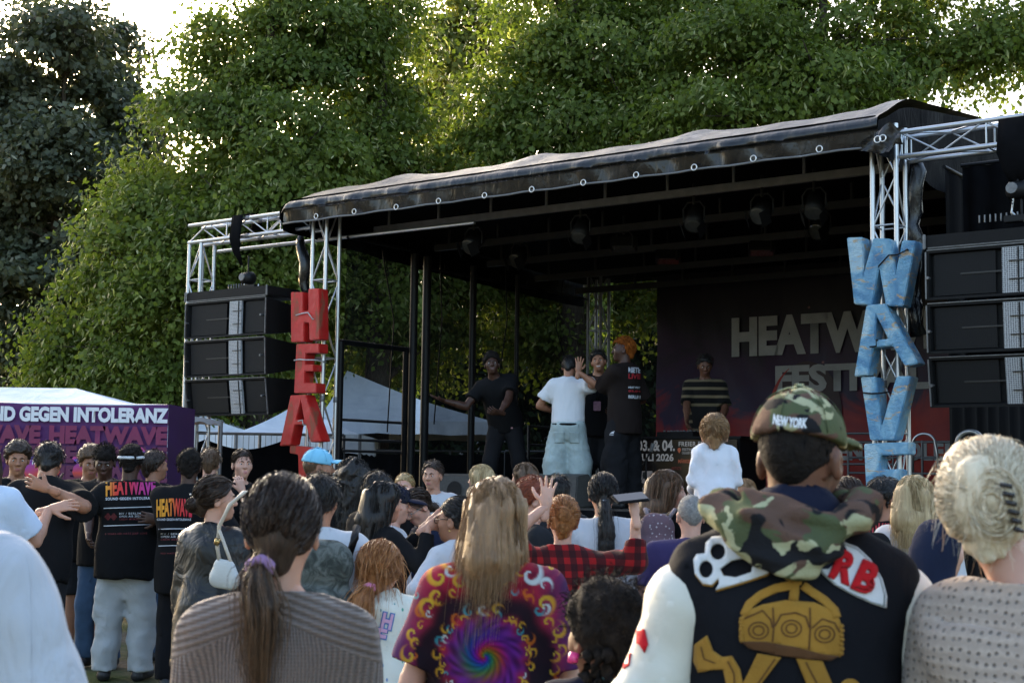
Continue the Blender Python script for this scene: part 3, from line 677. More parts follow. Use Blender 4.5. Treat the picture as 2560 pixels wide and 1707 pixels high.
# chain hoists
def hoist(label, px, py_top, py_bot, t):
    root = sthing('chain_hoist', label, 'hoist', 'chain hoists')
    s, z1 = on_t(px, py_top, t); _, z0 = on_t(px, py_bot, t)
    tube('hook_rod', (s, t, z1), (s, t, z1-.22), .012, BLK, root)
    bm = bmesh.new(); path_bm(bm, [(s-.10, t, z1-.30), (s-.07, t, z1-.30), (s+.07, t, z1-.30), (s+.10, t, z1-.30)], [.05, .085, .085, .05], 16); bobj('motor', bm, BLK, root, True)
    bm = bmesh.new(); path_bm(bm, [(s-.03, t-.085, z1-.29), (s-.03, t-.095, z1-.29)], [.055, .05], 16); bobj('cover_plate', bm, EDGE, root)
    P = [(s-.03, t-.03, z1-.36), (s-.05, t-.03, z1-.5), (s+.02, t-.03, z1-.58), (s+.16, t-.02, z1-.62), (s+.2, t, z0+.04)]
    for i in range(22):
        q = i/21*(len(P)-1); a = min(len(P)-2, int(q)); p = Vector(P[a]).lerp(Vector(P[a+1]), q-a); d = (Vector(P[a+1])-Vector(P[a])).normalized()*.022
        tube('chain_link', p-d, p+d, .010, ALU, root, 6)
    tube('load_chain', (s+.03, t, z1-.36), (s+.03, t, z0), .012, BLK, root)
    box('bracket', (s+.03, t, z0+.03), (.3, .1, .06), BLK, root)
    for i in range(8): tube('bolt', (s-.35+i*.05, t-.02, z0+.02), (s-.35+i*.05, t-.02, z0+.09), .008, EDGE, root, 6)
hoist('chain hoist with a silver chain above the left loudspeaker array', 622, 640, 724, -.1)
hoist('chain hoist above the right loudspeaker array', 2543, 395, 555, -.1)

# ------------------------------------------------------------ big hand-made letters on the towers
def red_mat():
    b = NB('scuffed_red_paint'); n = b.noise(7, 6, b.map((1, 1, .45), rot=(0, .3, 0)), .65, .6); n2 = b.noise(3, 4)
    c = b.mix(b.ramp(n, [(.52, (0, 0, 0)), (.64, (.8, .8, .8))]), b.ramp(n2, [(.3, (.42, .014, .012)), (.7, (.60, .024, .018))]), (.22, .085, .04))
    b.set(color=c, rough=b.ramp(n, [(.4, (.35,)*3), (.6, (.7,)*3)])); b.bump(b.noise(16, 5), .4, .02); return b.m
def blue_mat():
    b = NB('marbled_blue_painted_glints'); n = b.noise(3.2, 4, None, .55, .6); g = b.noise(5.5, 5, b.map((1, 1, 2.6), rot=(0, .45, 0)), .6, 1.4); w = b.noise(18, 5, b.map((1, 1, 2.2), rot=(0, .6, 0)), .6, 2.2)
    c = b.ramp(n, [(.28, (.05, .15, .29)), (.42, (.11, .29, .48)), (.52, (.22, .44, .60)), (.62, (.45, .62, .70)), (.75, (.16, .36, .55))])
    gf = b.ramp(g, [(.56, (0, 0, 0)), (.64, (1, 1, 1))])  # gold glints painted into the colour; whitish highlights sit in the blue ramp
    b.set(color=b.mix(b.math('MULTIPLY', gf, .75), c, (.60, .38, .15)), rough=b.ramp(w, [(.35, (.28,)*3), (.65, (.5,)*3)]), metal=b.math('MULTIPLY', gf, .25)); b.bump(w, .75, .035); return b.m
RED, BLUE = red_mat(), blue_mat()
def z1(p): return (420+p[0]/2.178, 460+p[1]/2.178)
def z5(p): return (1600+p[0]/2.45, 600+p[1]/2.45)
def letter(ch, label, P, conv, mat, hole=None, t=-.31, dep=.17, group=None):
    Q = [on_t(*conv(p), t) for p in P]; H = [on_t(*conv(p), t) for p in hole] if hole else None
    cs = sum(q[0] for q in Q)/len(Q); cz = min(q[1] for q in Q)
    o = poly_prism('giant_letter', [(a-cs, b-cz) for a, b in Q], dep, mat, None, [(a-cs, b-cz) for a, b in H] if H else None, .009)
    o.matrix_world = SM @ Matrix.Translation((cs, t, cz)); tag(o, label, 'letter', group)
    return o
g1 = 'red letters spelling HEAT'
letter('H', 'scuffed red letter H, topmost on the left tower', [(667, 588), (735, 588), (735, 692), (762, 690), (762, 570), (822, 568), (826, 845), (768, 850), (766, 754), (740, 754), (740, 858), (668, 860)], z1, RED, group=g1)
letter('E', 'scuffed red letter E below the H on the left tower', [(697, 870), (822, 868), (822, 918), (750, 921), (748, 982), (790, 982), (790, 1018), (745, 1018), (742, 1083), (808, 1083), (808, 1136), (684, 1138)], z1, RED, group=g1, t=-.30)
letter('A', 'scuffed red letter A low on the left tower', [(665, 1150), (750, 1146), (836, 1400), (774, 1405), (750, 1308), (690, 1310), (668, 1420), (606, 1425)], z1, RED, [(722, 1185), (740, 1283), (697, 1283)], group=g1, t=-.32)
letter('T', 'scuffed red letter T at the foot of the left tower', [(662, 1422), (795, 1435), (795, 1475), (762, 1473), (767, 1600), (710, 1600), (706, 1472), (660, 1464)], z1, RED, group=g1, t=-.30)
g2 = 'blue letters spelling WAVE'
letter('W', 'marbled blue letter W, topmost on the right tower', [(1265, -15), (1362, -18), (1370, 200), (1428, -12), (1530, -8), (1567, 188), (1605, 0), (1690, 5), (1612, 406), (1505, 402), (1463, 170), (1420, 398), (1310, 392)], z5, BLUE, group=g2, t=-.30, dep=.2)
letter('A', 'marbled blue letter A below the W on the right tower', [(1385, 400), (1500, 388), (1705, 755), (1622, 775), (1545, 645), (1425, 662), (1400, 825), (1310, 835)], z5, BLUE, [(1447, 465), (1520, 605), (1437, 614)], group=g2, t=-.33, dep=.2)
letter('V', 'marbled blue letter V low on the right tower', [(1350, 838), (1445, 838), (1478, 1140), (1570, 834), (1660, 832), (1560, 1225), (1408, 1225)], z5, BLUE, group=g2, t=-.30, dep=.2)
letter('E', 'marbled blue letter E at the foot of the right tower', [(1370, 1246), (1640, 1236), (1643, 1312), (1470, 1318), (1472, 1405), (1590, 1402), (1590, 1470), (1478, 1474), (1482, 1585), (1640, 1580), (1642, 1655), (1390, 1668)], z5, BLUE, group=g2, t=-.31, dep=.2)

# straps that tie the letters to the towers
TAPE = M('grey_tape', (.45, .44, .43), .5)
for i, (conv, P_, t_, m_) in enumerate(((z5, [(1462, 165), (1525, 95), (1580, 92), (1640, 60)], -.31, BLK), (z5, [(1368, 935), (1420, 940), (1480, 938), (1520, 930)], -.31, BLK), (z5, [(1410, 655), (1450, 650), (1450, 612)], -.34, BLK), (z1, [(690, 960), (720, 955), (757, 958), (800, 958)], -.31, TAPE), (z1, [(700, 715), (735, 705), (765, 700), (790, 735)], -.32, TAPE), (z1, [(712, 1290), (735, 1285), (738, 1310)], -.33, TAPE))):
    pts = [on_t(*conv(p), t_) for p in P_]; o = cable('strap', [(a, t_-.012, b_) for a, b_ in pts]+[(pts[-1][0], t_+.2, pts[-1][1]-.01)], .008, m_); o.matrix_world = SM
    tag(o, ['black cable tying the blue letter W to the tower', 'black cable across the blue letter V', 'short black tie on the crossbar of the blue letter A', 'grey tape band across the red letter E', 'grey tape band across the red letter H', 'grey tape on the crossbar of the red letter A'][i], 'strap', 'ties holding the letters')
# ------------------------------------------------------------ DJ booth
BO_T = 1.55
b0, bz = on_t(1594, 1094, BO_T); b1, _ = on_t(1846, 1094, BO_T)
root = sthing('dj_booth', 'DJ booth with a printed festival poster across its front', 'DJ booth')
box('table_body', ((b0+b1)/2, BO_T+.36, (FLOOR_Z+bz)/2), (b1-b0, .66, bz-FLOOR_Z-.02), BLK, root)
box('table_top', ((b0+b1)/2, BO_T+.36, bz), (b1-b0+.06, .72, .03), BLK, root)
bb = NB('poster_print'); n_ = bb.noise(1.2, 3); xx, yy, zz_ = bb.xyz()
bb.set(color=bb.mix(bb.ramp(n_, [(.5, (0, 0, 0)), (.66, (.75, .75, .75))]), (.018, .012, .010), (.13, .07, .022)), rough=.22, spec=.5)
poster = box('poster', ((b0+b1)/2, BO_T-.01, (FLOOR_Z+bz)/2), (b1-b0-.02, .012, bz-FLOOR_Z-.05), bb.m, root, bev=.002)
CREAM = M('cream_print', (.62, .50, .43), .5, .1); ORA = M('orange_print', (.60, .13, .05), .5, .1)
def zp(x, y): return 1580+x/7.84, 1080+y/7.84
def ptext(s_, x0, y0, x1, y1, m, off=.03, sp=1.0):
    a, b_ = zp(x0, y0), zp(x1, y1); return text_px(s_, a[0], a[1], b_[0], b_[1], BO_T-.02, m, poster, off=off, spacing=sp)
ptext('03. & 04.', 105, 155, 840, 370, CREAM, .035); ptext('JULI 2026', 130, 418, 815, 605, CREAM, .035)
ptext('FREIER EINTRITT', 915, 185, 1790, 275, CREAM, .02, 1.1); ptext('FESTWIESE AM SEE', 985, 312, 1480, 362, CREAM, .01)
ptext('CALAUER STR /', 980, 378, 1220, 430, CREAM, 0); ptext('MÄRKISCH', 905, 515, 1230, 605, ORA, .03); ptext('ARTISTS', 770, 680, 965, 735, M('dark_red_print', (.28, .03, .02), .5), .01)
ptext('GIDDERRY', 120, 1085, 330, 1145, CREAM, .02); ptext('DJ N', 460, 1095, 590, 1160, CREAM, .02)
pin = [on_t(*zp(925+34*math.sin(a), 345-40*math.cos(a)), BO_T-.02) for a in [R(x) for x in range(-120, 121, 20)]]+[on_t(*zp(925, 415), BO_T-.02)]
pc = (sum(p[0] for p in pin)/len(pin), sum(p[1] for p in pin)/len(pin))
mobj('pin_mark', [(p[0], BO_T-.02, p[1]) for p in pin], [tuple(range(len(pin)))], ORA, poster)
def panel(x0, y0, x1, y1, m, tt):
    P = [on_t(*zp(x, y), tt) for x, y in ((x0, y0), (x1, y0), (x1, y1), (x0, y1))]; return mobj('portrait_panel', [(a, tt, b_) for a, b_ in P], [(0, 1, 2, 3)], m, poster)
PP = M('portrait_pink_print', (.48, .36, .31), .5, .15); PD = M('portrait_dark_print', (.02, .017, .016), .5)
panel(75, 760, 400, 1185, PP, BO_T-.019); panel(425, 770, 700, 1180, PD, BO_T-.019); panel(95, 1232, 360, 1430, PP, BO_T-.019); panel(390, 1235, 640, 1430, PD, BO_T-.019)
def blob(pts, m, tt=BO_T-.0215):
    P = [on_t(*zp(*p), tt) for p in pts]; mobj('portrait_figure', [(a, tt, b_) for a, b_ in P], [tuple(range(len(P)))], m, poster)
blob([(145, 1085), (165, 990), (190, 930), (215, 890), (205, 840), (215, 785), (240, 770), (265, 790), (268, 840), (255, 885), (300, 900), (315, 960), (318, 1060), (270, 1080)], PD)
blob([(185, 985), (205, 915), (240, 905), (270, 925), (272, 985), (225, 1003)], PP, BO_T-.023)
blob([(575, 1120), (585, 930), (610, 880), (615, 830), (650, 800), (680, 830), (690, 1120)], PP); blob([(480, 950), (490, 890), (475, 830), (510, 815), (530, 890), (570, 905), (540, 945)], PP)
blob([(255, 1400), (270, 1300), (300, 1255), (330, 1300), (365, 1390), (340, 1410)], PD)
# booth equipment
root = sthing('laptop', 'open black laptop on the DJ booth', 'laptop'); ls, lz = on_t(1778, 1050, BO_T+.3)
box('base', (ls, BO_T+.3, bz+.12), (.34, .24, .02), BLK, root); box('screen', (ls-.02, BO_T+.18, bz+.25), (.34, .014, .24), BLK, root, Euler((R(12), 0, 0)).to_matrix())
for sx in (-.12, .12): tube('stand_leg', (ls+sx, BO_T+.3, bz+.015), (ls+sx*.6, BO_T+.3, bz+.11), .01, ALU_D, root)
root = sthing('dj_mixer', 'low DJ mixer with knobs beside the laptop', 'mixer'); ms = on_t(1700, 1090, BO_T+.3)[0]
box('case', (ms, BO_T+.34, bz+.045), (.5, .34, .06), BLK, root)
for i in range(5):
    for j in range(3): tube('knob', (ms-.18+i*.09, BO_T+.24+j*.09, bz+.075), (ms-.18+i*.09, BO_T+.24+j*.09, bz+.095), .014, EDGE, root, 8)
# microphone stand
root = sthing('microphone_stand', 'black microphone stand in front of the poster', 'microphone stand'); s, t_ = on_z(1598, 1270, FLOOR_Z+.01)
t_ = .9; s = on_t(1615, 1180, t_)[0]
for k in range(3): a = R(90+120*k); tube('leg', (s, t_, FLOOR_Z+.12), (s+.25*math.cos(a), t_+.25*math.sin(a), FLOOR_Z+.01), .01, BLK, root)
tube('pole', (s, t_, FLOOR_Z+.1), (s, t_, FLOOR_Z+.55), .011, BLK, root); e = on_t(1627, 1128, t_); tube('boom', (s-.1, t_, FLOOR_Z+.4), (e[0], t_, e[1]), .01, BLK, root); tube('microphone', (e[0], t_, e[1]), (e[0]+.03, t_, e[1]+.09), .022, ALU_D, root)
# monitor wedges
WEDGE = M('brown_grey_wedge_grille', (.055, .052, .048), .75, .25, 40, bump=.2, bscale=150)
for px0, px1, lab in ((1106, 1252, 'stage monitor wedge in front of the leaning performer'), (1332, 1480, 'stage monitor wedge in front of the light jeans')):
    root = sthing('monitor_wedge', lab, 'monitor speaker', 'stage monitor wedges')
    a, z_ = on_t(px0, 1189, .35); b_, _ = on_t(px1, 1189, .35)
    V = [(a, .02, FLOOR_Z+.005), (b_, .02, FLOOR_Z+.005), (b_, .06, z_), (a, .06, z_), (a, .62, FLOOR_Z+.005), (b_, .62, FLOOR_Z+.005), (b_, .3, z_+.03), (a, .3, z_+.03)]
    bm = bmesh.new(); vs = [bm.verts.new(v) for v in V]
    for f in ((0, 1, 2, 3), (2, 6, 7, 3), (6, 5, 4, 7), (0, 4, 5, 1), (0, 3, 7, 4), (1, 5, 6, 2)): bm.faces.new([vs[i] for i in f])
    bmesh.ops.bevel(bm, geom=bm.edges[:], offset=.012, segments=2, affect='EDGES'); bobj('housing', bm, WEDGE, root)
    bm = bmesh.new(); bmesh.ops.create_circle(bm, cap_ends=True, segments=28, radius=.11); bmesh.ops.transform(bm, matrix=Matrix.Translation(((a+b_)/2, .028, (FLOOR_Z+z_)/2)) @ Matrix.Rotation(R(90-7), 4, 'X'), verts=bm.verts); bobj('driver', bm, BLKG, root)
    box('handle', (a-.004, .3, (FLOOR_Z+z_)/2), (.012, .12, .04), BLK, root)
# bent tubes and stands at the right side of the stage
def hoop(label, P, t, r=.022, grp=None):
    pts = [on_t(x, y, t) for x, y in P]; o = cable('bent_tube', [(a, t, b_) for a, b_ in pts], r, ALU, None, 10); o.matrix_world = SM; tag(o, label, 'barrier', grp)
def arc(cx, cy, rx, ry, a0, a1, n=14): return [(cx+rx*math.cos(R(a0+(a1-a0)*i/n)), cy-ry*math.sin(R(a0+(a1-a0)*i/n))) for i in range(n+1)]
hoop('bright bent steel tube above the blond hair', [(2392, 1190), (2392, 1120)]+arc(2425, 1108, 33, 30, 180, 50)+[(2478, 1118), (2520, 1160)], .3)
hoop('dim bent steel tube behind the letter E', [(2282, 1180), (2282, 1110)]+arc(2310, 1108, 28, 24, 180, 20)+[(2342, 1130), (2348, 1180)], 1.6, .014)
for i, (px, py0, py1) in enumerate(((2120, 1105, 1260), (1882, 1085, 1250))):
    root = sthing('safety_rail', ['dull safety rail right of the camouflage cap', 'dull safety rail left of the camouflage cap'][i], 'railing', 'stage safety rails')
    s, z_ = on_t(px, py0, 4.6); 
    for k in range(3): tube('bar', (s, 4.6, z_-k*.2), (s+2.0, 4.6, z_-k*.2), .016, ALU_D, root)
    for k in range(3): tube('upright', (s+k, 4.6, FLOOR_Z), (s+k, 4.6, z_+.02), .016, ALU_D, root)
root = sthing('speaker_tripod', 'black tripod under the right loudspeaker array', 'tripod'); s, z_ = on_t(2440, 1040, 1.8)
tube('pole', (s, 1.8, FLOOR_Z-.3), (s, 1.8, z_+.3), .02, BLK, root)
for k in range(3): a = R(20+120*k); tube('leg', (s, 1.8, z_), (s+.5*math.cos(a), 1.8+.5*math.sin(a), FLOOR_Z-.3), .014, BLK, root)
# ------------------------------------------------------------ tents and fence on the left
TENTW = NB('white_tent_cloth'); _n = TENTW.noise(2.5, 5, TENTW.map((1, 1, .5)), .6, 1.0)
TENTW.set(color=TENTW.ramp(_n, [(.3, (.66, .68, .72)), (.7, (.80, .81, .83))]), rough=.7, spec=.3); TENTW.bump(_n, .5, .06); TENTW = TENTW.m
def tent(label, px0, px1, px_peak, py_eave, py_peak, d, depth, py_val, side=True, ridge=0.0):
    a, b, pk = at(px0, py_eave, d), at(px1, py_eave, d), at(px_peak, py_peak, d+depth/2)
    ze = (a.z+b.z)/2; zv = at((px0+px1)/2, py_val, d).z
    root = thing('white_tent', label, 'tent', ((a.x+b.x)/2, d, 0), 0, 'white tents'); ox, oy = (a.x+b.x)/2, d
    L = lambda x, y, z: (x-ox, y-oy, z)
    n = 14; V, F = [], []                      # roof: four sagging slopes to a peak/ridge
    corners = [(a.x, d), (b.x, d), (b.x, d+depth), (a.x, d+depth)]
    top = [(pk.x-ridge, d+depth/2), (pk.x+ridge, d+depth/2)]
    T = [top[0], top[1], top[1], top[0]]
    for q in range(4):
        c0, c1, t0, t1 = corners[q], corners[(q+1) % 4], T[q], T[(q+1) % 4]; base = len(V)
        for i in range(n+1):
            for j in range(n+1):
                u, v = i/n, j/n
                x0 = c0[0]+(c1[0]-c0[0])*u; y0 = c0[1]+(c1[1]-c0[1])*u; x1 = t0[0]+(t1[0]-t0[0])*u; y1 = t0[1]+(t1[1]-t0[1])*u
                sag = -.10*math.sin(math.pi*v)*math.sin(math.pi*u)-.14*math.sin(math.pi*v)*(pk.z-ze)*.5
                V.append(L(x0+(x1-x0)*v, y0+(y1-y0)*v, ze+(pk.z-ze)*v+sag))
        for i in range(n):
            for j in range(n): k = base+i*(n+1)+j; F.append((k, k+n+1, k+n+2, k+1))
    mobj('roof', V, F, TENTW, root, True)
    V, F = [], []
    ring = [corners[0], corners[1], corners[2], corners[3], corners[0]]
    for q in range(4):
        for i in range(13):
            x = ring[q][0]+(ring[q+1][0]-ring[q][0])*i/12; y = ring[q][1]+(ring[q+1][1]-ring[q][1])*i/12
            V += [L(x, y, ze+.005), L(x, y+.02*math.sin(i*2), zv+.015*math.sin(i*1.9))]
            if i: k = len(V)-4; F.append((k, k+2, k+3, k+1))
    mobj('valance', V, F, TENTW, root, True)
    for cx, cy in corners: tube('pole', L(cx, cy, 0), L(cx, cy, ze), .03, ALU_D, root)
tent('large pointed white tent seen through the stage gauze', 792, 1240, 868, 1052, 926, 27, 4.5, 1085)
tent('white tent with a flat peak behind the hanging loudspeakers', 330, 660, 470, 1086, 1020, 26, 4, 1135)
tent('white tent right of the flat one, behind the red letter A', 590, 900, 745, 1084, 1008, 24.5, 3.5, 1132)
tent('low white tent roof above the purple banner', -330, 412, 0, 1022, 968, 15.45, 3.0, 1034, ridge=.9)
# purple banner tent
def banner_mat():
    b = NB('purple_print'); x, y, z = b.xyz(); f = b.math('ADD', b.math('MULTIPLY', z, .95), b.math('MULTIPLY', b.noise(1.5, 3), .35))
    b.set(color=b.ramp(f, [(.1, (.035, .02, .055)), (.5, (.022, .024, .06)), (.8, (.055, .012, .085)), (1, (.085, .012, .11))]), rough=.65); b.bump(b.noise(5, 3, b.map((1, 1, .3))), .25, .04); return b.m
BD = 15.2
pl, pr = at(-330, 1130, BD), at(417, 1130, BD); zt, zb_ = at(417, 1010, BD).z, 0.1
root = thing('purple_banner_tent', 'purple printed banner wall lettered SOUND GEGEN INTOLERANZ', 'banner', (pr.x, BD, 0))
V, F = [], []
x0, x1 = pl.x-pr.x, 0
def wave(x, z): return .02*math.sin(x*5+z)+.012*math.sin(x*13)
for i in range(61):
    for j in range(13): x = x0+(x1-x0)*i/60; z = zb_+(zt-zb_)*j/12; V.append((x, wave(x, z)*(1-j/13), z+(-.03*max(0, math.sin((x+1.9)*1.6)) if j == 12 else 0)))
for i in range(60):
    for j in range(12): a = i*13+j; F.append((a, a+13, a+14, a+1))
o = mobj('front_wall', V, F, banner_mat(), root, True)
sx = at(455, 1020, 16.4).x-pr.x
V = [(.004, 0, zb_), (sx+.15, 1.2, zb_), (sx+.15, 1.2, zt), (.004, 0, zt)]; mobj('side_wall', V, [(0, 1, 2, 3)], M('dark_purple_print', (.045, .012, .075), .65, .25, 3), root)
tube('ridge_pole', (x0, .08, zt-.015), (-.03, .08, zt-.015), .016, ALU, root); tube('corner_pole', (-.04, .08, 0), (-.04, .08, zt-.03), .022, ALU_D, root); tube('corner_pole', (x0, .08, 0), (x0, .08, zt-.03), .022, ALU_D, root)
def btext(body, px0, py0, px1, py1, m, off=.04, dy=-.045, **k):
    a, b = at(px0, py0, BD), at(px1, py1, BD); c0 = at((px0+px1)/2, py0, BD).z; c1 = at((px0+px1)/2, py1, BD).z
    o = text_fit(body, a.x-pr.x, b.x-pr.x, c1, c0, dy, m, root, off=off, **k)
    return o
btext('SOUND GEGEN INTOLERANZ', -92, 1017, 423, 1055, M('banner_white', (.72, .72, .76), .6, .05), .055)
MAG = M('magenta_print', (.20, .022, .075), .65, .15, 3); MAG2 = M('dark_magenta_print', (.12, .017, .06), .65, .15, 3)
for k, (ya, yb, m) in enumerate(((1065, 1111, MAG), (1116, 1158, MAG2), (1164, 1204, MAG2))):
    btext('HEATWAVE', 127, ya, 420, yb, m, .06); btext('HEATWAVE', -188, ya-4, 104, yb-4, m, .06)
fl = NB('flame_print'); xx, yy, zz_ = fl.xyz(fl.tc.outputs['Generated']); 
fl.set(color=fl.ramp(fl.math('ADD', zz_, fl.math('MULTIPLY', fl.noise(3, 2), .5)), [(.2, (.05, .02, .05)), (.45, (.55, .05, .03)), (.7, (.35, .04, .25)), (.9, (.09, .06, .45)), (1.1, (.5, .05, .2))]), rough=.6)
def zb3(x, y): return at(x/5.004, 980+y/5.004, BD)
for pts in ([(345, 1060), (315, 1000), (325, 940), (385, 895), (350, 830), (360, 795), (440, 800), (475, 740), (480, 660), (520, 640), (600, 690), (690, 800), (750, 900), (770, 1000), (700, 1090), (500, 1100)],
            [(950, 1080), (920, 1000), (940, 930), (985, 890), (920, 830), (940, 805), (1020, 815), (1090, 760), (1180, 900), (1200, 1080)], [(1700, 690), (1730, 670), (1790, 690), (1850, 760), (1900, 860), (1800, 900)]):
    P = [zb3(*p) for p in pts]; mobj('flame_mark', [(p.x-pr.x, -.05, p.z) for p in P], [tuple(range(len(P)))], fl.m, root)
btext('FESTIVAL', 85, 1153, 136, 1162, M('banner_white', 'ffffff'), .04, -.056); btext('FESTIVAL', 207, 1156, 262, 1165, M('banner_white', 'ffffff'), .04, -.056)
# fence with black scrim
root = thing('mesh_fence', 'wire mesh fence panel hung with sagging black scrim', 'fence', at(600, 1190, 20).xy.to_3d())
ox = at(600, 1190, 20).x; fx0, fx1 = at(440, 1085, 20).x-ox, at(860, 1085, 20).x-ox; fz1 = at(620, 1084, 20).z; fz0 = .15
for z in (fz0, fz1): tube('rail', (fx0, 0, z), (fx1, 0, z), .02, ALU_D, root)
for x in (fx0, (fx0+fx1)/2, fx1): tube('post', (x, 0, 0), (x, 0, fz1), .022, ALU_D, root)
for i in range(1, 30): x = fx0+(fx1-fx0)*i/30; tube('wire', (x, .02, fz0), (x, .02, fz1), .004, ALU_D, root, 5)
for i in range(1, 9): z = fz0+(fz1-fz0)*i/9; tube('wire', (fx0, .02, z), (fx1, .02, z), .004, ALU_D, root, 5)
V, F = [], []
for i in range(41):
    x = fx0+(fx1-fx0)*i/40; ph = (x-(at(515, 1100, 20).x-ox))/(at(710, 1100, 20).x-at(515, 1100, 20).x); tz = at(520, 1098, 20).z-.13*abs(math.sin(math.pi*ph))
    for j in range(7): V.append((x, -.03-.02*math.sin(i*.8+j*.5)*(1-j/8), .05+(tz-.05)*j/6))
for i in range(40):
    for j in range(6): a = i*7+j; F.append((a, a+7, a+8, a+1))
mobj('scrim', V, F, BLKM, root, True)
# pale container-like caravan between the tents, pale building in the trees
root = thing('caravan', 'pale grey green van roof between the white tents', 'van', at(590, 1190, 31).xy.to_3d()); c = at(590, 1060, 31); w_ = 1.0
bm = bmesh.new(); box_bm(bm, Vector((0, 0, 1.45)), (2.1, 4.2, 2.1), None, .18); bobj('body', bm, M('pale_van_paint', (.42, .50, .48), .4, .05), root, True)
box('window', (.1, -2.1, 2.02), (1.1, .03, .3), M('dark_glass', (.02, .025, .03), .1), root)
for sx in (-.8, .8):
    bm = bmesh.new(); path_bm(bm, [(sx-.1, -1.3, .33), (sx+.1, -1.3, .33)], .33, 20); bobj('wheel', bm, BLK, root, True)
root = thing('pale_building', 'pale grey building standing beyond the trees behind the stage', 'building', at(1330, 1190, 64).xy.to_3d()); W_ = 5.2; top = at(1330, 800, 64).z
box('wall', (0, 1.5, top/2), (W_*2, 3, top), M('pale_render', (.42, .43, .46), .9, .08), root); box('roof', (0, 1.5, top+.1), (W_*2+.4, 3.4, .2), M('grey_roof', (.12, .12, .13), .8), root)
for i in range(6):
    for j in range(2):
        f = box('window', (-4.2+i*1.7, -.02, 1.9+j*2.9), (.95, .06, 1.3), M('window_frame_white', (.6, .6, .6), .5), root); box('pane', (-4.2+i*1.7, -.055, 1.9+j*2.9), (.8, .02, 1.15), M('dark_glass', (.02, .025, .03), .1), f)
root = thing('timber_shelter', 'pale timber beam roof beyond the purple tent', 'shelter', at(408, 1190, 30).xy.to_3d())
z = at(400, 996, 30).z
box('fascia', (0, 0, z), (1.5, .06, .14), M('pale_timber', (.32, .25, .17), .8), root); box('roof', (0, .5, z-.1), (1.5, 1.0, .05), BLK, root)
for sx in (-.7, .7): tube('post', (sx, .1, 0), (sx, .1, z), .05, M('pale_timber', 'b0a080'), root)

for i, (p0, p1, dd) in enumerate(((850, 1260, 27.5), (1262, 1700, 26.5))):                 # added scrim fences that block the bright horizon gap behind the stage
    a, b = at(p0, 1190, dd), at(p1, 1190, dd); root = thing('added_scrim_fence', ['black scrim fence behind the pointed white tent', 'black scrim fence behind the middle of the stage'][i], 'fence', (a.x, dd, 0)); W_ = b.x-a.x
    V, F = [], []
    for q in range(31):
        for j in range(5): V.append((W_*q/30, .03*math.sin(q*.9+j), .03+(2.0-.06*abs(math.sin(q*.52))-.03)*j/4))
    for q in range(30):
        for j in range(4): k = q*5+j; F.append((k, k+5, k+6, k+1))
    mobj('scrim', V, F, BLKM, root, True); tube('rail', (0, .05, 2.02), (W_, .05, 2.02), .02, ALU_D, root)
    for q in range(4): tube('post', (W_*q/3, .05, 0), (W_*q/3, .05, 2.02), .022, ALU_D, root)
import zlib
def hsh(t): return zlib.crc32(t.encode())
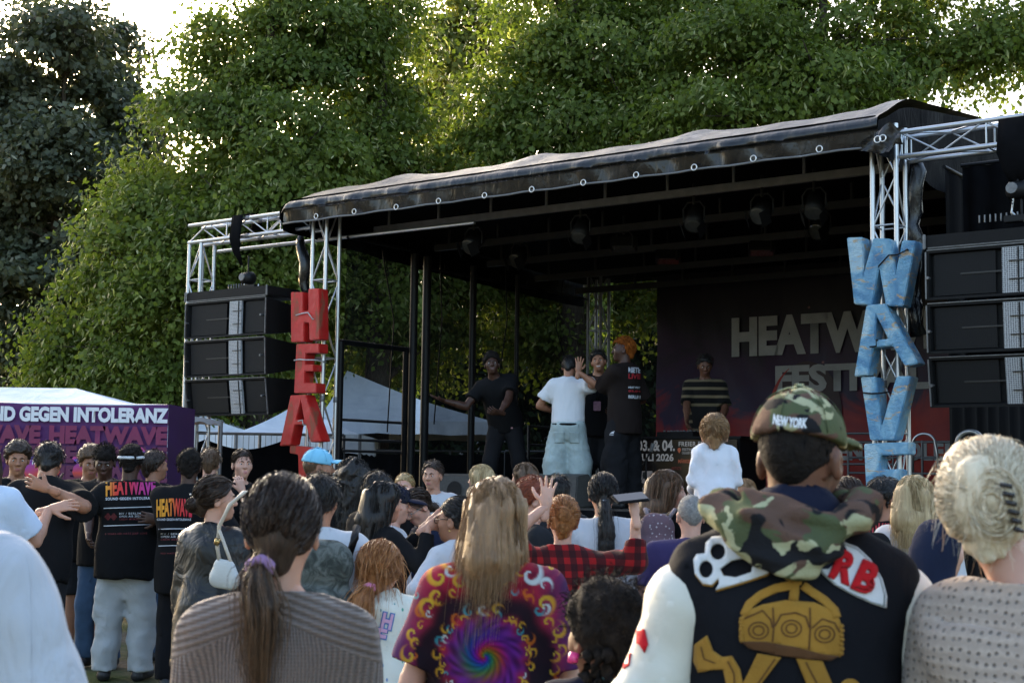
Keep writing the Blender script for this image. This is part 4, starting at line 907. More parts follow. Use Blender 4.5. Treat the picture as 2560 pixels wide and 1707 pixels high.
# ------------------------------------------------------------ figures: smooth distance fields turned into one surface each
def smin(a, b, k):
    h = np.maximum(k-np.abs(a-b), 0)/k; return np.minimum(a, b)-h*h*k*.25
class Field:
    def __init__(s, lo, hi, h):
        s.h = h; s.lo = np.array(lo, float); s.n = np.ceil((np.array(hi, float)-s.lo)/h).astype(int)+1
        s.f = np.full(s.n, .12, np.float32); s.ax = [(s.lo[i]+h*np.arange(s.n[i])).astype(np.float32) for i in range(3)]
    def win(s, lo, hi):
        i0 = np.clip(np.floor((np.array(lo)-s.lo)/s.h).astype(int), 0, s.n); i1 = np.clip(np.ceil((np.array(hi)-s.lo)/s.h).astype(int)+1, 0, s.n)
        sl = tuple(slice(a, b) for a, b in zip(i0, i1))
        return sl, s.ax[0][sl[0]][:, None, None], s.ax[1][sl[1]][None, :, None], s.ax[2][sl[2]][None, None, :]
    def put(s, sl, d, k, sub=False):
        if d.size == 0: return
        s.f[sl] = np.maximum(s.f[sl], -d) if sub else smin(s.f[sl], d, k)
    def cap(s, a, b, ra, rb, k=.02, flat=None, clip=(), sub=False):
        a, b = np.array(a, float), np.array(b, float); pad = max(ra, rb)+k+.03
        sl, X, Y, Z = s.win(np.minimum(a, b)-pad, np.maximum(a, b)+pad)
        if any(x.stop <= x.start for x in sl): return
        d = b-a; L2 = max(float(d@d), 1e-9)
        px, py, pz = X-a[0], Y-a[1], Z-a[2]
        t = np.clip((px*d[0]+py*d[1]+pz*d[2])/L2, 0, 1)
        qx, qy, qz = px-t*d[0], py-t*d[1], pz-t*d[2]
        if flat is not None:
            ax, fc = np.array(flat[0], float), flat[1]; ax /= np.linalg.norm(ax)
            c = (qx*ax[0]+qy*ax[1]+qz*ax[2])*(1/fc-1); qx, qy, qz = qx+ax[0]*c, qy+ax[1]*c, qz+ax[2]*c
        D = np.sqrt(qx*qx+qy*qy+qz*qz)-(ra+(rb-ra)*t)
        for p, n in clip: D = np.maximum(D, (X-p[0])*n[0]+(Y-p[1])*n[1]+(Z-p[2])*n[2])
        s.put(sl, D.astype(np.float32), k, sub)
    def ell(s, c, r, Rm=None, k=.02, clip=(), sub=False):
        c = np.array(c, float); pad = max(r)+k+.03; sl, X, Y, Z = s.win(c-pad, c+pad)
        if any(x.stop <= x.start for x in sl): return
        px, py, pz = X-c[0], Y-c[1], Z-c[2]
        if Rm is not None:
            A = np.array(Rm); px, py, pz = (A[0, i]*px+A[1, i]*py+A[2, i]*pz for i in range(3))
        k0 = np.sqrt((px/r[0])**2+(py/r[1])**2+(pz/r[2])**2); k1 = np.sqrt((px/r[0]**2)**2+(py/r[1]**2)**2+(pz/r[2]**2)**2)
        D = k0*(k0-1)/np.maximum(k1, 1e-6)
        for p, n in clip: D = np.maximum(D, (X-p[0])*n[0]+(Y-p[1])*n[1]+(Z-p[2])*n[2])
        s.put(sl, D.astype(np.float32), k, sub)
    def cut(s, p, n):
        n = np.array(n, float); n /= np.linalg.norm(n)
        s.f = np.maximum(s.f, ((s.ax[0][:, None, None]-p[0])*n[0]+(s.ax[1][None, :, None]-p[1])*n[1]+(s.ax[2][None, None, :]-p[2])*n[2]).astype(np.float32))
    def noise(s, amp, freq, seed=0, st=(1, 1, 1), warp=1.2, n=4):
        g = np.random.default_rng(seed); X, Y, Z = s.ax[0][:, None, None]*st[0], s.ax[1][None, :, None]*st[1], s.ax[2][None, None, :]*st[2]
        acc = 0; m = np.abs(s.f) < .04
        for i in range(n):
            w1, w2 = g.normal(size=3)*freq, g.normal(size=3)*freq*.6
            acc = acc+np.sin(w1[0]*X+w1[1]*Y+w1[2]*Z+g.random()*6+warp*np.sin(w2[0]*X+w2[1]*Y+w2[2]*Z))
        s.f = np.where(m, s.f+amp*acc/n**.5, s.f).astype(np.float32)
    def mesh(s, adapt=.25):
        s.f[[0, -1]] = np.maximum(s.f[[0, -1]], .01); s.f[:, [0, -1]] = np.maximum(s.f[:, [0, -1]], .01); s.f[:, :, [0, -1]] = np.maximum(s.f[:, :, [0, -1]], .01)
        g = openvdb.FloatGrid(background=1.0); g.copyFromArray(np.clip(s.f/s.h, -4, 4).astype(np.float32)); v, t, q = g.convertToPolygons(isovalue=0.0, adaptivity=adapt)
        v = v.astype(np.float64)*s.h+s.lo; q = q.astype(np.int64); t = t.astype(np.int64)
        t = np.concatenate([t, q[:, [0, 1, 2]], q[:, [0, 2, 3]]])
        if len(t):
            a, b, c = v[t[:, 0]], v[t[:, 1]], v[t[:, 2]]
            if (np.cross(b-a, c-a)*(a-v.mean(0))).sum() < 0: t = t[:, ::-1]
        return v, t
def merge(ms):
    V, Q, n = [], [], 0
    for v, q in ms:
        if len(v): V.append(v); Q.append(q+n); n += len(v)
    return np.concatenate(V), np.concatenate(Q)
def fobj(name, F, m, parent, adapt=.25):
    v, q = F.mesh(adapt) if isinstance(F, Field) else F
    return mobj(name, v, q, m, parent, True)
# ---- skin, hair
def skin_mat(name, col, red=.12):
    b = NB(name); n = b.noise(9, 4); n2 = b.noise(60, 3)
    lo = (col[0]*.88, col[1]*.82, col[2]*.8); hi = (min(1, col[0]*1.1), col[1]*1.04, col[2]*1.0)
    b.set(color=b.ramp(n, [(.3, lo), (.7, hi)]), rough=.5, spec=.4, sss=.08); b.b.inputs['Subsurface Radius'].default_value = (.01, .004, .002)
    b.bump(n2, .08, .004); return b.m
SK = {'fair': skin_mat('fair_skin', (.56, .33, .25)), 'light': skin_mat('light_skin', (.48, .27, .19)), 'tan': skin_mat('tan_skin', (.34, .17, .105)), 'brown': skin_mat('brown_skin', (.15, .068, .04)), 'dark': skin_mat('dark_skin', (.062, .028, .018))}
def hair_mat(name, c0, c1, rough=.42, sc=(55, 55, 5), spec=.35):
    b = NB(name); n = b.noise(1.0, 4, b.map(sc), .6, .5); n2 = b.noise(9, 3)
    at_ = b.n('Attribute', attribute_name='tint')
    f = b.math('ADD', b.math('MULTIPLY', n, .75), b.math('ADD', b.math('MULTIPLY', at_.outputs['Fac'], .5), b.math('MULTIPLY', n2, .2)))
    b.set(color=b.ramp(f, [(.25, c0), (.75, c1)]), rough=rough, spec=spec); b.bump(n, .7, .012); return b.m
HR = {'black': hair_mat('black_hair', (.006, .005, .005), (.022, .018, .016)), 'afro': hair_mat('black_coiled_hair', (.005, .004, .004), (.022, .017, .014), .8, (70, 70, 70), .15), 'dark': hair_mat('dark_brown_hair', (.012, .007, .005), (.055, .032, .021)),
      'brown': hair_mat('brown_hair', (.04, .022, .012), (.15, .085, .045)), 'light': hair_mat('light_brown_hair', (.12, .065, .030), (.38, .225, .110)), 'blond': hair_mat('blond_hair', (.25, .16, .07), (.62, .46, .25)),
      'pale': hair_mat('pale_blond_hair', (.50, .38, .23), (.88, .78, .60)), 'red': hair_mat('ginger_hair', (.16, .055, .018), (.46, .20, .07)), 'copper': hair_mat('copper_red_hair', (.10, .02, .008), (.30, .07, .025)),
      'orange': hair_mat('dyed_orange_hair', (.07, .016, .003), (.36, .10, .012), .8, (70, 70, 70), .15), 'grey': hair_mat('grey_cropped_hair', (.13, .125, .12), (.36, .34, .32), .7, (80, 80, 80))}
EYEW, EYED, LIPS = M('eye_white', (.62, .6, .58), .25, .04), M('dark_iris', (.015, .010, .007), .15), {}
def lips_mat(sk):
    c = {'fair': (.46, .18, .16), 'light': (.40, .15, .13), 'tan': (.27, .095, .075), 'brown': (.13, .045, .035), 'dark': (.085, .034, .028)}[sk]
    return M('lips_'+sk, c, .4, .1)
SHOE = M('black_shoe', (.02, .02, .022), .5); SOLE = M('white_sole', (.5, .5, .48), .6)

class Person: pass
UP = np.array([0, 0, 1.0])
def rot3(lean, tilt, twist=0): return np.array(Matrix.Rotation(R(twist), 3, 'Z') @ Matrix.Rotation(-R(lean), 3, 'X') @ Matrix.Rotation(R(tilt), 3, 'Y'))
def ik(S, W, l1, l2, pole):
    d = W-S; D = np.linalg.norm(d)
    if D > (l1+l2)*.995: W = S+d/D*(l1+l2)*.995; d = W-S; D = np.linalg.norm(d)
    u = d/D; a = (l1*l1-l2*l2+D*D)/(2*D); h = math.sqrt(max(0, l1*l1-a*a)); p = np.array(pole, float); p = p-(p@u)*u; p /= max(1e-6, np.linalg.norm(p))
    return S+u*a+p*h, W
def hand_field(W, fd, pn, side, k, pose, h):
    """palm and five fingers; fd finger direction, pn palm normal, side +1 right hand"""
    fd = fd/np.linalg.norm(fd); pn = pn-(pn@fd)*fd; pn /= np.linalg.norm(pn); th = np.cross(fd, pn)*side*-1
    F = Field(W-np.array([.23]*3)*k, W+np.array([.23]*3)*k, h)
    P = lambda x, y, z=0: W+(fd*x+th*y+pn*z)*k
    F.cap(P(-.07, 0), P(.012, 0), .029*k, .026*k, .02*k, (pn, .8)); 
    for y0, y1 in ((.018, .026), (0, .004), (-.016, -.024)): F.cap(P(.015, y0*.6), P(.085, y1), .022*k, .017*k, .02*k, (pn, .72))
    curl = {'relaxed': (22, 30, 22), 'open': (4, 6, 4), 'fist': (75, 88, 60), 'grip': (50, 55, 35), 'flat': (8, 12, 8)}[pose]; sp = {'open': 1.9, 'flat': .8}.get(pose, .5)
    for y, L, r in ((.031, .070, .0092), (.0105, .079, .0095), (-.010, .073, .0092), (-.030, .058, .0082)):
        p = P(.088-abs(y)*.15, y); a = 0; dy = y*sp*5.2
        for i, f in enumerate((.46, .30, .24)):
            a += curl[i]; di = fd*math.cos(R(a))+pn*math.sin(R(a))+th*dy; di /= np.linalg.norm(di); q = p+di*L*f*k*1.05
            F.cap(p, q, (r-.0006*i)*k, (r-.0006*(i+1))*k, .006*k); p = q
    p = P(.022, .028, .004); o = {'open': .95, 'flat': .75, 'fist': .25, 'grip': .3}.get(pose, .6)
    for i, (L, rr) in enumerate(((.042, .0135), (.034, .0108), (.026, .0095))):
        di = fd*(.75+.1*i)+th*o*(1-.3*i)+pn*(.25+.15*i+(0 if pose in ('open', 'flat') else .3*i)); di /= np.linalg.norm(di); q = p+di*L*k; F.cap(p, q, rr*k, (rr-.001)*k, .010*k); p = q
    return F.mesh()
def head_field(P, h):
    hs, hp, Rh = P.hs, P.hp, P.Rh; c = P.hc
    F = Field(c-np.array([.13, .15, .24])*hs, c+np.array([.13, .15, .15])*hs, h)
    E = lambda p, r, k=.02, **kw: F.ell(hp(p), np.array(r)*hs, Rh, k*hs, **kw)
    C = lambda a, b, ra, rb, k=.015, **kw: F.cap(hp(a), hp(b), ra*hs, rb*hs, k*hs, **kw)
    E((0, -.014, .034), (.074, .097, .087)); E((0, .026, -.036), (.058, .066, .082), .03); E((0, .066, -.094), (.026, .024, .02), .03)
    for s in (-1, 1): E((s*.043, .055, -.02), (.024, .03, .03), .03)
    C((0, .088, .018), (0, .108, -.022), .0085, .0125, .012); 
    for s in (-1, 1): E((s*.011, .103, -.026), (.0095, .012, .008), .01)
    C((-.038, .084, .026), (.038, .084, .026), .010, .010, .018)
    for s in (-1, 1): F.ell(hp((s*.031, .102, .005)), np.array((.0165, .018, .0085))*hs, Rh, .01, sub=True)
    C((-.02, .087, -.058), (.02, .087, -.058), .0085, .0085, .012); C((-.016, .086, -.071), (.016, .086, -.071), .009, .009, .012)
    for s in (-1, 1): E((s*.079, -.008, -.012), (.010, .021, .033), .012); F.ell(hp((s*.090, -.004, -.010)), np.array((.008, .011, .018))*hs, Rh, .01, sub=True)
    F.cap(hp((0, -.022, -.05)), P.neck, .054*hs*P.nk, .060*hs*P.nk, .03*hs)
    return F.mesh()
def person(label, px, d, top_py, *, hx=0.0, yaw=0, z0=0.0, skin='light', sex='m', girth=1.0, hs=None, hair=('short', 'dark'), top=None, bottom=None, arms=None, head=(0, 0, 0), lean=0, tilt=0, twist=0, face=False, hands=True, vox=None, H=None, stance=.11, group='people in the crowd', legs=None, shoes=True, foot=None):
    P = Person(); P.yaw, P.d = yaw, d
    loc = at(px, 1190, d); loc.z = z0
    if H is None: H = at(px, top_py, d).z-z0-.008
    P.H = H; k = H/1.75; P.k = k; f = sex == 'f'
    if hs is None: hs = k if H > 1.45 else min(1.0, .62+.25*H)
    P.hs = hs; P.nk = (.86 if f else 1.0)*(.82 if H < 1.45 else 1)
    root = thing('person', label, 'person', loc, R(yaw), group); P.root = root
    inv = (Matrix.Translation(loc) @ Matrix.Rotation(R(yaw), 4, 'Z')).inverted(); P.inv = inv
    tw = lambda v: np.array(inv @ Vector(v))                         # world -> local
    RT = rot3(lean, tilt, twist); piv = np.array([0, 0, .93*k])
    T = lambda x, y, z: piv+RT @ (np.array([x, y, z])*k-piv); P.T, P.RT = T, RT
    fy = RT @ np.array([0, 1.0, 0])
    sw = (.160 if f else .182)*girth**.5; P.sw = sw; g = girth
    P.neck = T(0, -.012, 1.455)
    Rh = np.array(Matrix.Rotation(R(head[0]), 3, 'Z') @ Matrix.Rotation(R(head[1]), 3, 'X') @ Matrix.Rotation(R(head[2]), 3, 'Y')); P.Rh = (RT if lean < 15 else RT) @ Rh if not legs == 'x' else Rh
    P.Rh = Rh if abs(lean) > 8 else RT @ Rh
    nb = T(0, .006, 1.53); P.hc = nb+P.Rh @ np.array([0, .012, .098])*hs+np.array([0, 0, (1.75-1.53)*k-.221*hs])*0
    if lean == 0 and tilt == 0: P.hc = np.array([hx, .015*k, H-.121*hs])
    P.hp = lambda p: P.hc+P.Rh @ (np.array(p)*hs)
    # ---- arms
    J = {}
    for s, n in ((-1, 'L'), (1, 'R')):
        S = T(s*sw, -.005, 1.385); a = (arms or {}).get(n, {})
        if 'w' in a: W = tw(a['w'])
        elif 'l' in a: W = np.array(a['l'])*k*np.array([1, 1, 1])
        else: W = S+np.array([s*.055*g, .05, -.535])*k
        E_, W = ik(S, W, .285*k, .255*k, a.get('pole', (s*.55, -1, -.25)))
        fd = np.array(a['fd'], float) if 'fd' in a else (W-E_); pn = np.array(a['pn'], float) if 'pn' in a else np.array([-s*1.0, .15, .1])
        J[n] = (S, E_, W, fd/np.linalg.norm(fd), pn, a.get('pose', 'relaxed'))
    P.J = J
    # ---- legs
    K = {}
    for s, n in ((-1, 'L'), (1, 'R')):
        hip = np.array([s*.088, 0, .90])*k; kn = np.array([s*stance*.95, .025, .49])*k; an = np.array([s*stance*1.05, -.015, .085])*k; toe = an+np.array([s*.03, .17, -.045])*k
        if legs and n in legs: kn, an = (np.array(q)*k for q in legs[n][:2]); toe = an+np.array(legs[n][2])*k if len(legs[n]) > 2 else an+np.array([0, .17, -.045])*k
        K[n] = (hip, kn, an, toe)
    P.K = K
    h = vox or min(.017, max(.0085, d*.0016)); P.h = h
    # ---- body: one surface for torso, arms, legs, neck
    pts = [q for v in J.values() for q in v[:3]]+[q for v in K.values() for q in v]+[P.neck]
    lo = np.min(pts, 0)-.17*k; hi = np.max(pts, 0)+.17*k
    B = Field(lo, hi, max(h*1.15, .014))
    ct = .02*k
    def torso(F, e, zb=.80, zt=None, kk=.05, bust=True):
        F.cap(T(0, 0, 1.29), T(0, .005, 1.06), (.148 if f else .162)*k*g+e, (.125 if f else .142)*k*g+e, kk*k, (fy, .68+.06*(g-1)))
        F.cap(T(0, .005, 1.06), T(0, 0, .94), (.125 if f else .142)*k*g+e, (.165 if f else .155)*k*g+e, kk*k, (fy, .70))
        F.cap(T(-sw+.05, -.008, 1.372), T(sw-.05, -.008, 1.372), .060*k+e, .060*k+e, kk*k)
        for s in (-1, 1): F.cap(T(s*.025, -.022, 1.462), T(s*(sw-.02), -.012, 1.392), .040*k+e*.8, .046*k+e*.8, .03*k)
        if f and bust:
            for s in (-1, 1): F.ell(T(s*.072, .085, 1.24), np.array([.062, .055, .062])*k*g+e, RT, .05*k)
    torso(B, 0)
    for n in 'LR':
        S, E_, W, fd, pn, po = J[n]; ag = g**.6*(.86 if f else 1)
        B.cap(S, E_, .056*k*ag, .043*k*ag, .05*k); B.cap(E_, E_+(W-E_)*.35, .043*k*ag, .043*k*ag, .02*k); B.cap(E_+(W-E_)*.3, W, .043*k*ag, .029*k*ag, .02*k)
        hip, kn, an, toe = K[n]
        B.cap(hip, kn, .088*k*g**.7, .057*k, .05*k); B.cap(kn, kn+(an-kn)*.4, .056*k, .056*k, .02*k); B.cap(kn+(an-kn)*.35, an, .057*k, .036*k, .02*k); B.cap(an-np.array([0, .03*k, .04*k]), toe, .038*k, .028*k, .03*k)
    B.cap(P.neck, P.hc-np.array([0, 0, .07*hs]), .056*hs*P.nk, .050*hs*P.nk, .03)
    ms = [B.mesh(.3), head_field(P, .0058 if face or d < 4 else .008)]
    if hands:
        for s, n in ((-1, 'L'), (1, 'R')):
            S, E_, W, fd, pn, po = J[n]; ms.append(hand_field(W+fd*.012*k, fd, pn, s, k*(.93 if f else 1), po, .0052 if d < 11 else .0065))
    P.body = mobj('body', *merge(ms), SK[skin], root, True)
    # ---- clothes
    t = dict(kind='tee', mat=None, e=.020, hem=.80, sleeve=.62, fold=.004, flare=1.0, se=.022, neckz=1.478); t.update(top or {}); P.top = None
    if t['mat']:
        e = t['e']*k; long = t['kind'] in ('long', 'hoodie', 'jacket'); lo = np.min([J['L'][0], J['R'][0], J['L'][1], J['R'][1], J['L'][2], J['R'][2], T(-.25, -.2, t['hem']), T(.25, .2, t['hem']), T(-.2, -.2, 1.5), T(.2, .2, 1.5)], 0)-.14*k; hi = np.max([J['L'][0], J['R'][0], J['L'][1], J['R'][1], J['L'][2], J['R'][2], T(.25, .2, t['hem']), T(-.25, -.2, t['hem']), T(.2, .2, 1.5), T(-.2, .2, 1.5)], 0)+.14*k
        G = Field(lo, hi, t.get('vox', max(.0075, h*.85)))
        torso(G, e)
        wr = (.150 if f else .160)*k*g+e
        G.cap(T(0, 0, 1.30), T(0, .0, t['hem']-.10), wr, wr*t['flare'], .05*k, (fy, .72))
        if t['hem'] < .95: G.cap(T(0, -.010, 1.0), T(0, -.014, t['hem']-.05), (.165 if f else .158)*k*g+e+.010*k, (.178 if f else .168)*k*g*t['flare']+e+.012*k, .04*k, (fy, .82))
        G.cut(T(0, 0, t['hem']), RT @ np.array([0, 0, -1.0])); 
        sleeves = []
        for n in 'LR':
            S, E_, W, fd, pn, po = J[n]; ag = g**.6*(.88 if f else 1); se = t['se']*k
            if t['kind'] == 'tank': continue
            if long:
                cu = .97 if t['kind'] != 'jacket' else .98
                e1 = E_+(W-E_)*cu; u = (W-E_)/np.linalg.norm(W-E_)
                sleeves.append([(S, E_, .056*k*ag+se, .046*k*ag+se, .045*k, ()), (E_, e1, .046*k*ag+se, .033*k*ag+se*.8, .03*k, ((e1, u),))])
            else:
                e1 = S+(E_-S)*t['sleeve'] if t['sleeve'] <= 1 else E_; u = (E_-S)/np.linalg.norm(E_-S)
                sleeves.append([(S-u*.02*k, e1+u*.05*k, .057*k*ag+se*.8, .054*k*ag+se*1.35, .05*k, ((e1, u),))])
        for a in sleeves:
            for (p, q, ra, rb, kk, cl) in a: G.cap(p, q, ra, rb, kk, None, cl)
        G.cap(T(0, -.004, t['neckz']-.030), T(0, .012, t['neckz']+.2), t.get('nr', .064)*hs*P.nk, t.get('nr', .064)*hs*P.nk*1.25, .01, sub=True); G.cut(T(0, 0, t['neckz']+.01), RT @ np.array([0, .25, 1.0])) 
        if t['fold']: G.noise(t['fold']*k, 16/k, hsh(label) % 997, (1, 1, .6)); G.noise(t['fold']*.5*k, 38/k, 5+hsh(label) % 97, (1, 1, .55))
        if t['kind'] in ('hoodie',) and t.get('hood', True):
            for s in (-1, 1): G.cap(T(0, -.105, 1.425), T(s*.085, -.02, 1.485), .036*k, .030*k, .03*k)
            G.cap(T(-.05, -.115, 1.395), T(.05, -.115, 1.395), .038*k, .038*k, .05*k)
        P.top = fobj({'tee': 't_shirt', 'long': 'long_sleeved_top', 'hoodie': 'hooded_sweater', 'jacket': 'jacket', 'tank': 'vest_top'}[t['kind']], G, t['mat'], root, t.get('adapt', .05 if d < 5 else .1 if d < 9 else .2))
        if t.get('collar', True) and t['kind'] in ('tee', 'long') and d < 16:
            V, Fc = [], []; nn = 24; cr = .069*hs*P.nk
            c0 = T(0, -.004, t['neckz']-.012)
            bm = bmesh.new(); path_bm(bm, [Vector(c0+RT @ np.array([cr*1.06*math.cos(2*math.pi*i/nn), cr*math.sin(2*math.pi*i/nn), -.35*cr*math.sin(2*math.pi*i/nn)])) for i in range(nn+1)], .0075*k, 6, False); bobj('collar', bm, t.get('cmat', t['mat']), root, True)
    b = dict(kind='trousers', mat=None, e=.016, wide=1.0, fold=.005, waist=.99, hemz=.10); b.update(bottom or {}); P.bottom = None
    if b['mat']:
        e = b['e']*k; pts = [q for v in K.values() for q in v[:3]]+[np.array([.2, .18, 1.02])*k, np.array([-.2, -.18, .9])*k]
        G = Field(np.min(pts, 0)-.13*k, np.max(pts, 0)+.13*k, max(.015, h) if b['wide'] < 1.3 else .012)
        G.cap(T(0, 0, .985), np.array([0, -.008, .90])*k, (.150 if f else .148)*k*g+e, (.165 if f else .158)*k*g+e, .05*k, (fy, .74), ((T(0, 0, b['waist']), RT @ UP),))
        for s in (-1, 1): G.ell(np.array([s*.075, -.052, .88])*k, np.array([.080, .064, .09])*k*g**.5+e*.4, None, .05*k)
        for n in 'LR':
            hip, kn, an, toe = K[n]; w_ = b['wide']
            if b['kind'] == 'shorts': e1 = hip+(kn-hip)*.9; u = (kn-hip)/np.linalg.norm(kn-hip); G.cap(hip, e1+u*.06*k, .090*k*g**.7+e, (.082*k+e)*w_, .04*k, None, ((e1, u),))
            else:
                u = (an-kn)/np.linalg.norm(an-kn); G.cap(hip, kn, .090*k*g**.7+e, (.062*k+e)*w_, .04*k); G.cap(kn, an+u*.05*k, (.062*k+e)*w_, (.050*k+e)*w_, .03*k, None, ((an+u*.02*k, u),))
        if b['fold']: G.noise(b['fold']*k, 15/k, hsh(label) % 91, (1, 1, .8)); G.noise(b['fold']*.6*k, 34/k, 3+hsh(label) % 91, (1, 1, 1.1))
        P.bottom = fobj(b['kind'], G, b['mat'], root, .3 if b['wide'] < 1.3 else .06)
    if shoes and z0 > -1:
        for n in 'LR':
            an, toe = K[n][2], K[n][3]; G = Field(np.minimum(an, toe)-.12*k, np.maximum(an, toe)+.12*k, .013)
            dd = toe-an; dd[2] = 0; dd /= max(1e-6, np.linalg.norm(dd)); base = np.array([0, 0, an[2]-.055*k])
            a0 = np.array([an[0], an[1], base[2]])-dd*.045*k; a1 = np.array([an[0], an[1], base[2]])+dd*.17*k
            G.cap(a0, a1, .047*k, .042*k, .02, ((0, 0, 1), .85), ((np.array([0, 0, an[2]-.083*k]), np.array([0, 0, -1.0])),)); G.cap(a0+np.array([0, 0, .02]), np.array([an[0], an[1], an[2]+.01*k]), .045*k, .043*k, .03)
            fobj('shoe', G, (foot or SHOE), root, .5)
    # ---- hair, face
    P.hair = make_hair(P, hair, d, label) if hair else None
    if face:
        for s in (-1, 1):
            bm = bmesh.new(); bmesh.ops.create_uvsphere(bm, u_segments=14, v_segments=10, radius=.0122*hs); bmesh.ops.translate(bm, verts=bm.verts, vec=Vector(P.hp((s*.031, .0770, .005)))); e = bobj('eye', bm, EYEW, root, True)
            bm = bmesh.new(); bmesh.ops.create_uvsphere(bm, u_segments=10, v_segments=8, radius=.0072*hs); bmesh.ops.translate(bm, verts=bm.verts, vec=Vector(P.hp((s*.031, .0832, .004)))); bobj('iris', bm, EYED, e, True)
            bm = bmesh.new(); path_bm(bm, [Vector(P.hp(q)) for q in ((s*.014, .0955, .022), (s*.030, .095, .028), (s*.048, .083, .022))], [.0045*hs, .0045*hs, .0025*hs], 6); bobj('eyebrow', bm, HR['black' if skin in ('dark', 'brown') else (hair[1] if hair and hair[1] in HR else 'dark')], root, True)
        G = Field(P.hc-.14*hs, P.hc+.14*hs, .004)
        for z, w_ in ((-.0585, .019), (-.0705, .016)): G.cap(P.hp((-w_, .0885, z)), P.hp((w_, .0885, z)), .0068*hs, .0068*hs, .006); G.cap(P.hp((-w_*.5, .0925, z)), P.hp((w_*.5, .0925, z)), .0062*hs, .0062*hs, .006)
        fobj('lips', G, lips_mat(skin), root)
    return P
def cap_clip(P, fz=.078, nz=-.078, fy=.088, ny=-.088):
    """half space that keeps scalp hair: above the line forehead -> nape"""
    a = np.array([0, fy, fz]); b = np.array([0, ny, nz]); dy, dz = a[1]-b[1], a[2]-b[2]; n = np.array([0, dz, -dy]); n /= np.linalg.norm(n)      # points down/front
    return (P.hp(a), P.Rh @ n)
def make_hair(P, hair, d, label):
    style, col = hair[0], hair[1]; o = hair[2] if len(hair) > 2 else {}; hs, hp, Rh, c = P.hs, P.hp, P.Rh, P.hc
    L = o.get('len', .3); h = o.get('vox', max(.006, d*.0011))
    tailpts = [hp(p) for p in o.get('tail', [])]
    lo = np.min([c-.17*hs]+[c-np.array([.2, .25, L+.08])*hs]+[p-.09 for p in tailpts], 0); hi = np.max([c+.19*hs]+[p+.09 for p in tailpts], 0)
    F = Field(lo, hi, h); seed = hsh(label) % 1000
    E = lambda p, r, k=.02, **kw: F.ell(hp(p), np.array(r)*hs, Rh, k*hs, **kw)
    C = lambda a, b, ra, rb, k=.02, **kw: F.cap(hp(a), hp(b), ra*hs, rb*hs, k*hs, **kw)
    cl = (cap_clip(P, *o.get('line', ())),) if o.get('line') else (cap_clip(P),)
    th = o.get('th', .012)
    if style in ('short', 'pony', 'bun'):
        E((0, -.014, .036), (.074+th, .097+th, .087+th), clip=cl)
        C((0, -.075, -.01), (0, -.078, -.06), .05, .038, .03)
        for s in (-1, 1): C((s*.066, -.03, .02), (s*.062, -.045, -.03), .022, .012, .02)
        if th > .016: F.noise(.004*hs, 60/hs, seed); F.noise(.003*hs, 120/hs, seed+1)
        else: F.noise(.0015*hs, 70/hs, seed)
    if style == 'crop':
        E((0, -.014, .036), (.078, .101, .091), clip=cl); C((0, -.068, .0), (0, -.066, -.025), .042, .034, .03)
    if style == 'afro':
        a = o.get('r', .028); E((0, -.018, .045), (.076+a, .098+a, .088+a), clip=(cap_clip(P, .072, -.07),)); C((0, -.07, .0), (0, -.07, -.045), .055, .04, .03)
        F.noise(.006*hs, 70/hs, seed); F.noise(.005*hs, 130/hs, seed+1)
    if style == 'flat':                       # high top
        E((0, -.014, .036), (.080, .103, .092), clip=cl); C((0, -.04, .075), (0, .05, .08), .062, .055, .03); C((-.03, 0, .085), (.03, 0, .085), .048, .048, .03)
        F.noise(.006*hs, 75/hs, seed); F.noise(.004*hs, 140/hs, seed+1)
    if style == 'long':
        E((0, -.016, .038), (.090, .112, .100), clip=(cap_clip(P, .085, -.12),))
        w = o.get('w', 1.0)
        for s in (-1, 1):
            C((s*.070, -.012, .035), (s*.074*w, -.035, -.10), .030, .034, .03); C((s*.074*w, -.035, -.10), (s*.070*w, -.06, -L), .034, .026, .03)
        C((0, -.085, .02), (0, -.105, -.12), .065, .075, .03); C((0, -.105, -.12), (0, -.10, -L-.02), .075, .050, .03, flat=(Rh[:, 1], .6))
        for s in (-1, 1): C((s*.042*w, -.09, -.10), (s*.046*w, -.09, -L), .055, .036, .03, flat=(Rh[:, 1], .6))
        F.noise(.006*hs, 34/hs, seed, (1.6, 1.6, .18)); F.noise(.003*hs, 95/hs, seed+2, (1.6, 1.6, .12))
    if style == 'dreads':
        E((0, -.016, .038), (.090, .110, .100), clip=(cap_clip(P, .085, -.09),)); g = np.random.default_rng(seed)
        for i in range(26):
            a = g.uniform(-.4, math.pi+.4); x, y = math.cos(a)*.085, -math.sin(a)*.09; l = L*g.uniform(.7, 1.05)
            C((x*.9, y*.95, .05), (x*1.12, y*1.1, -.06), .016, .014, .012); C((x*1.12, y*1.1, -.06), (x*1.15+g.normal()*.015, y*1.1+g.normal()*.015, -l), .014, .010, .01)
    if style == 'curly':
        g = np.random.default_rng(seed); E((0, -.02, .035), (.098, .118, .105), clip=(cap_clip(P, .085, -.12),))
        for s in (-1, -.5, 0, .5, 1): C((s*.08, -.05-.05*(1-abs(s)), .02), (s*.11, -.06-.06*(1-abs(s)), -L), .055, .045, .03)
        F.noise(.010*hs, 50/hs, seed); F.noise(.006*hs, 110/hs, seed+1)
    if style in ('pony', 'bun') and tailpts:
        r = o.get('tr', [.03]*len(tailpts))
        for i in range(len(tailpts)-1): F.cap(tailpts[i], tailpts[i+1], r[i]*hs, r[i+1]*hs, .012*hs)
        if o.get('wave'): F.noise(o['wave']*hs, 60/hs, seed+4)
    if o.get('bun'):
        for p, r in o['bun']: E(p, (r, r*.9, r), .02)
        F.noise(.0035*hs, 55/hs, seed+3)
    ob = fobj('hair', F, HR[col], P.root)
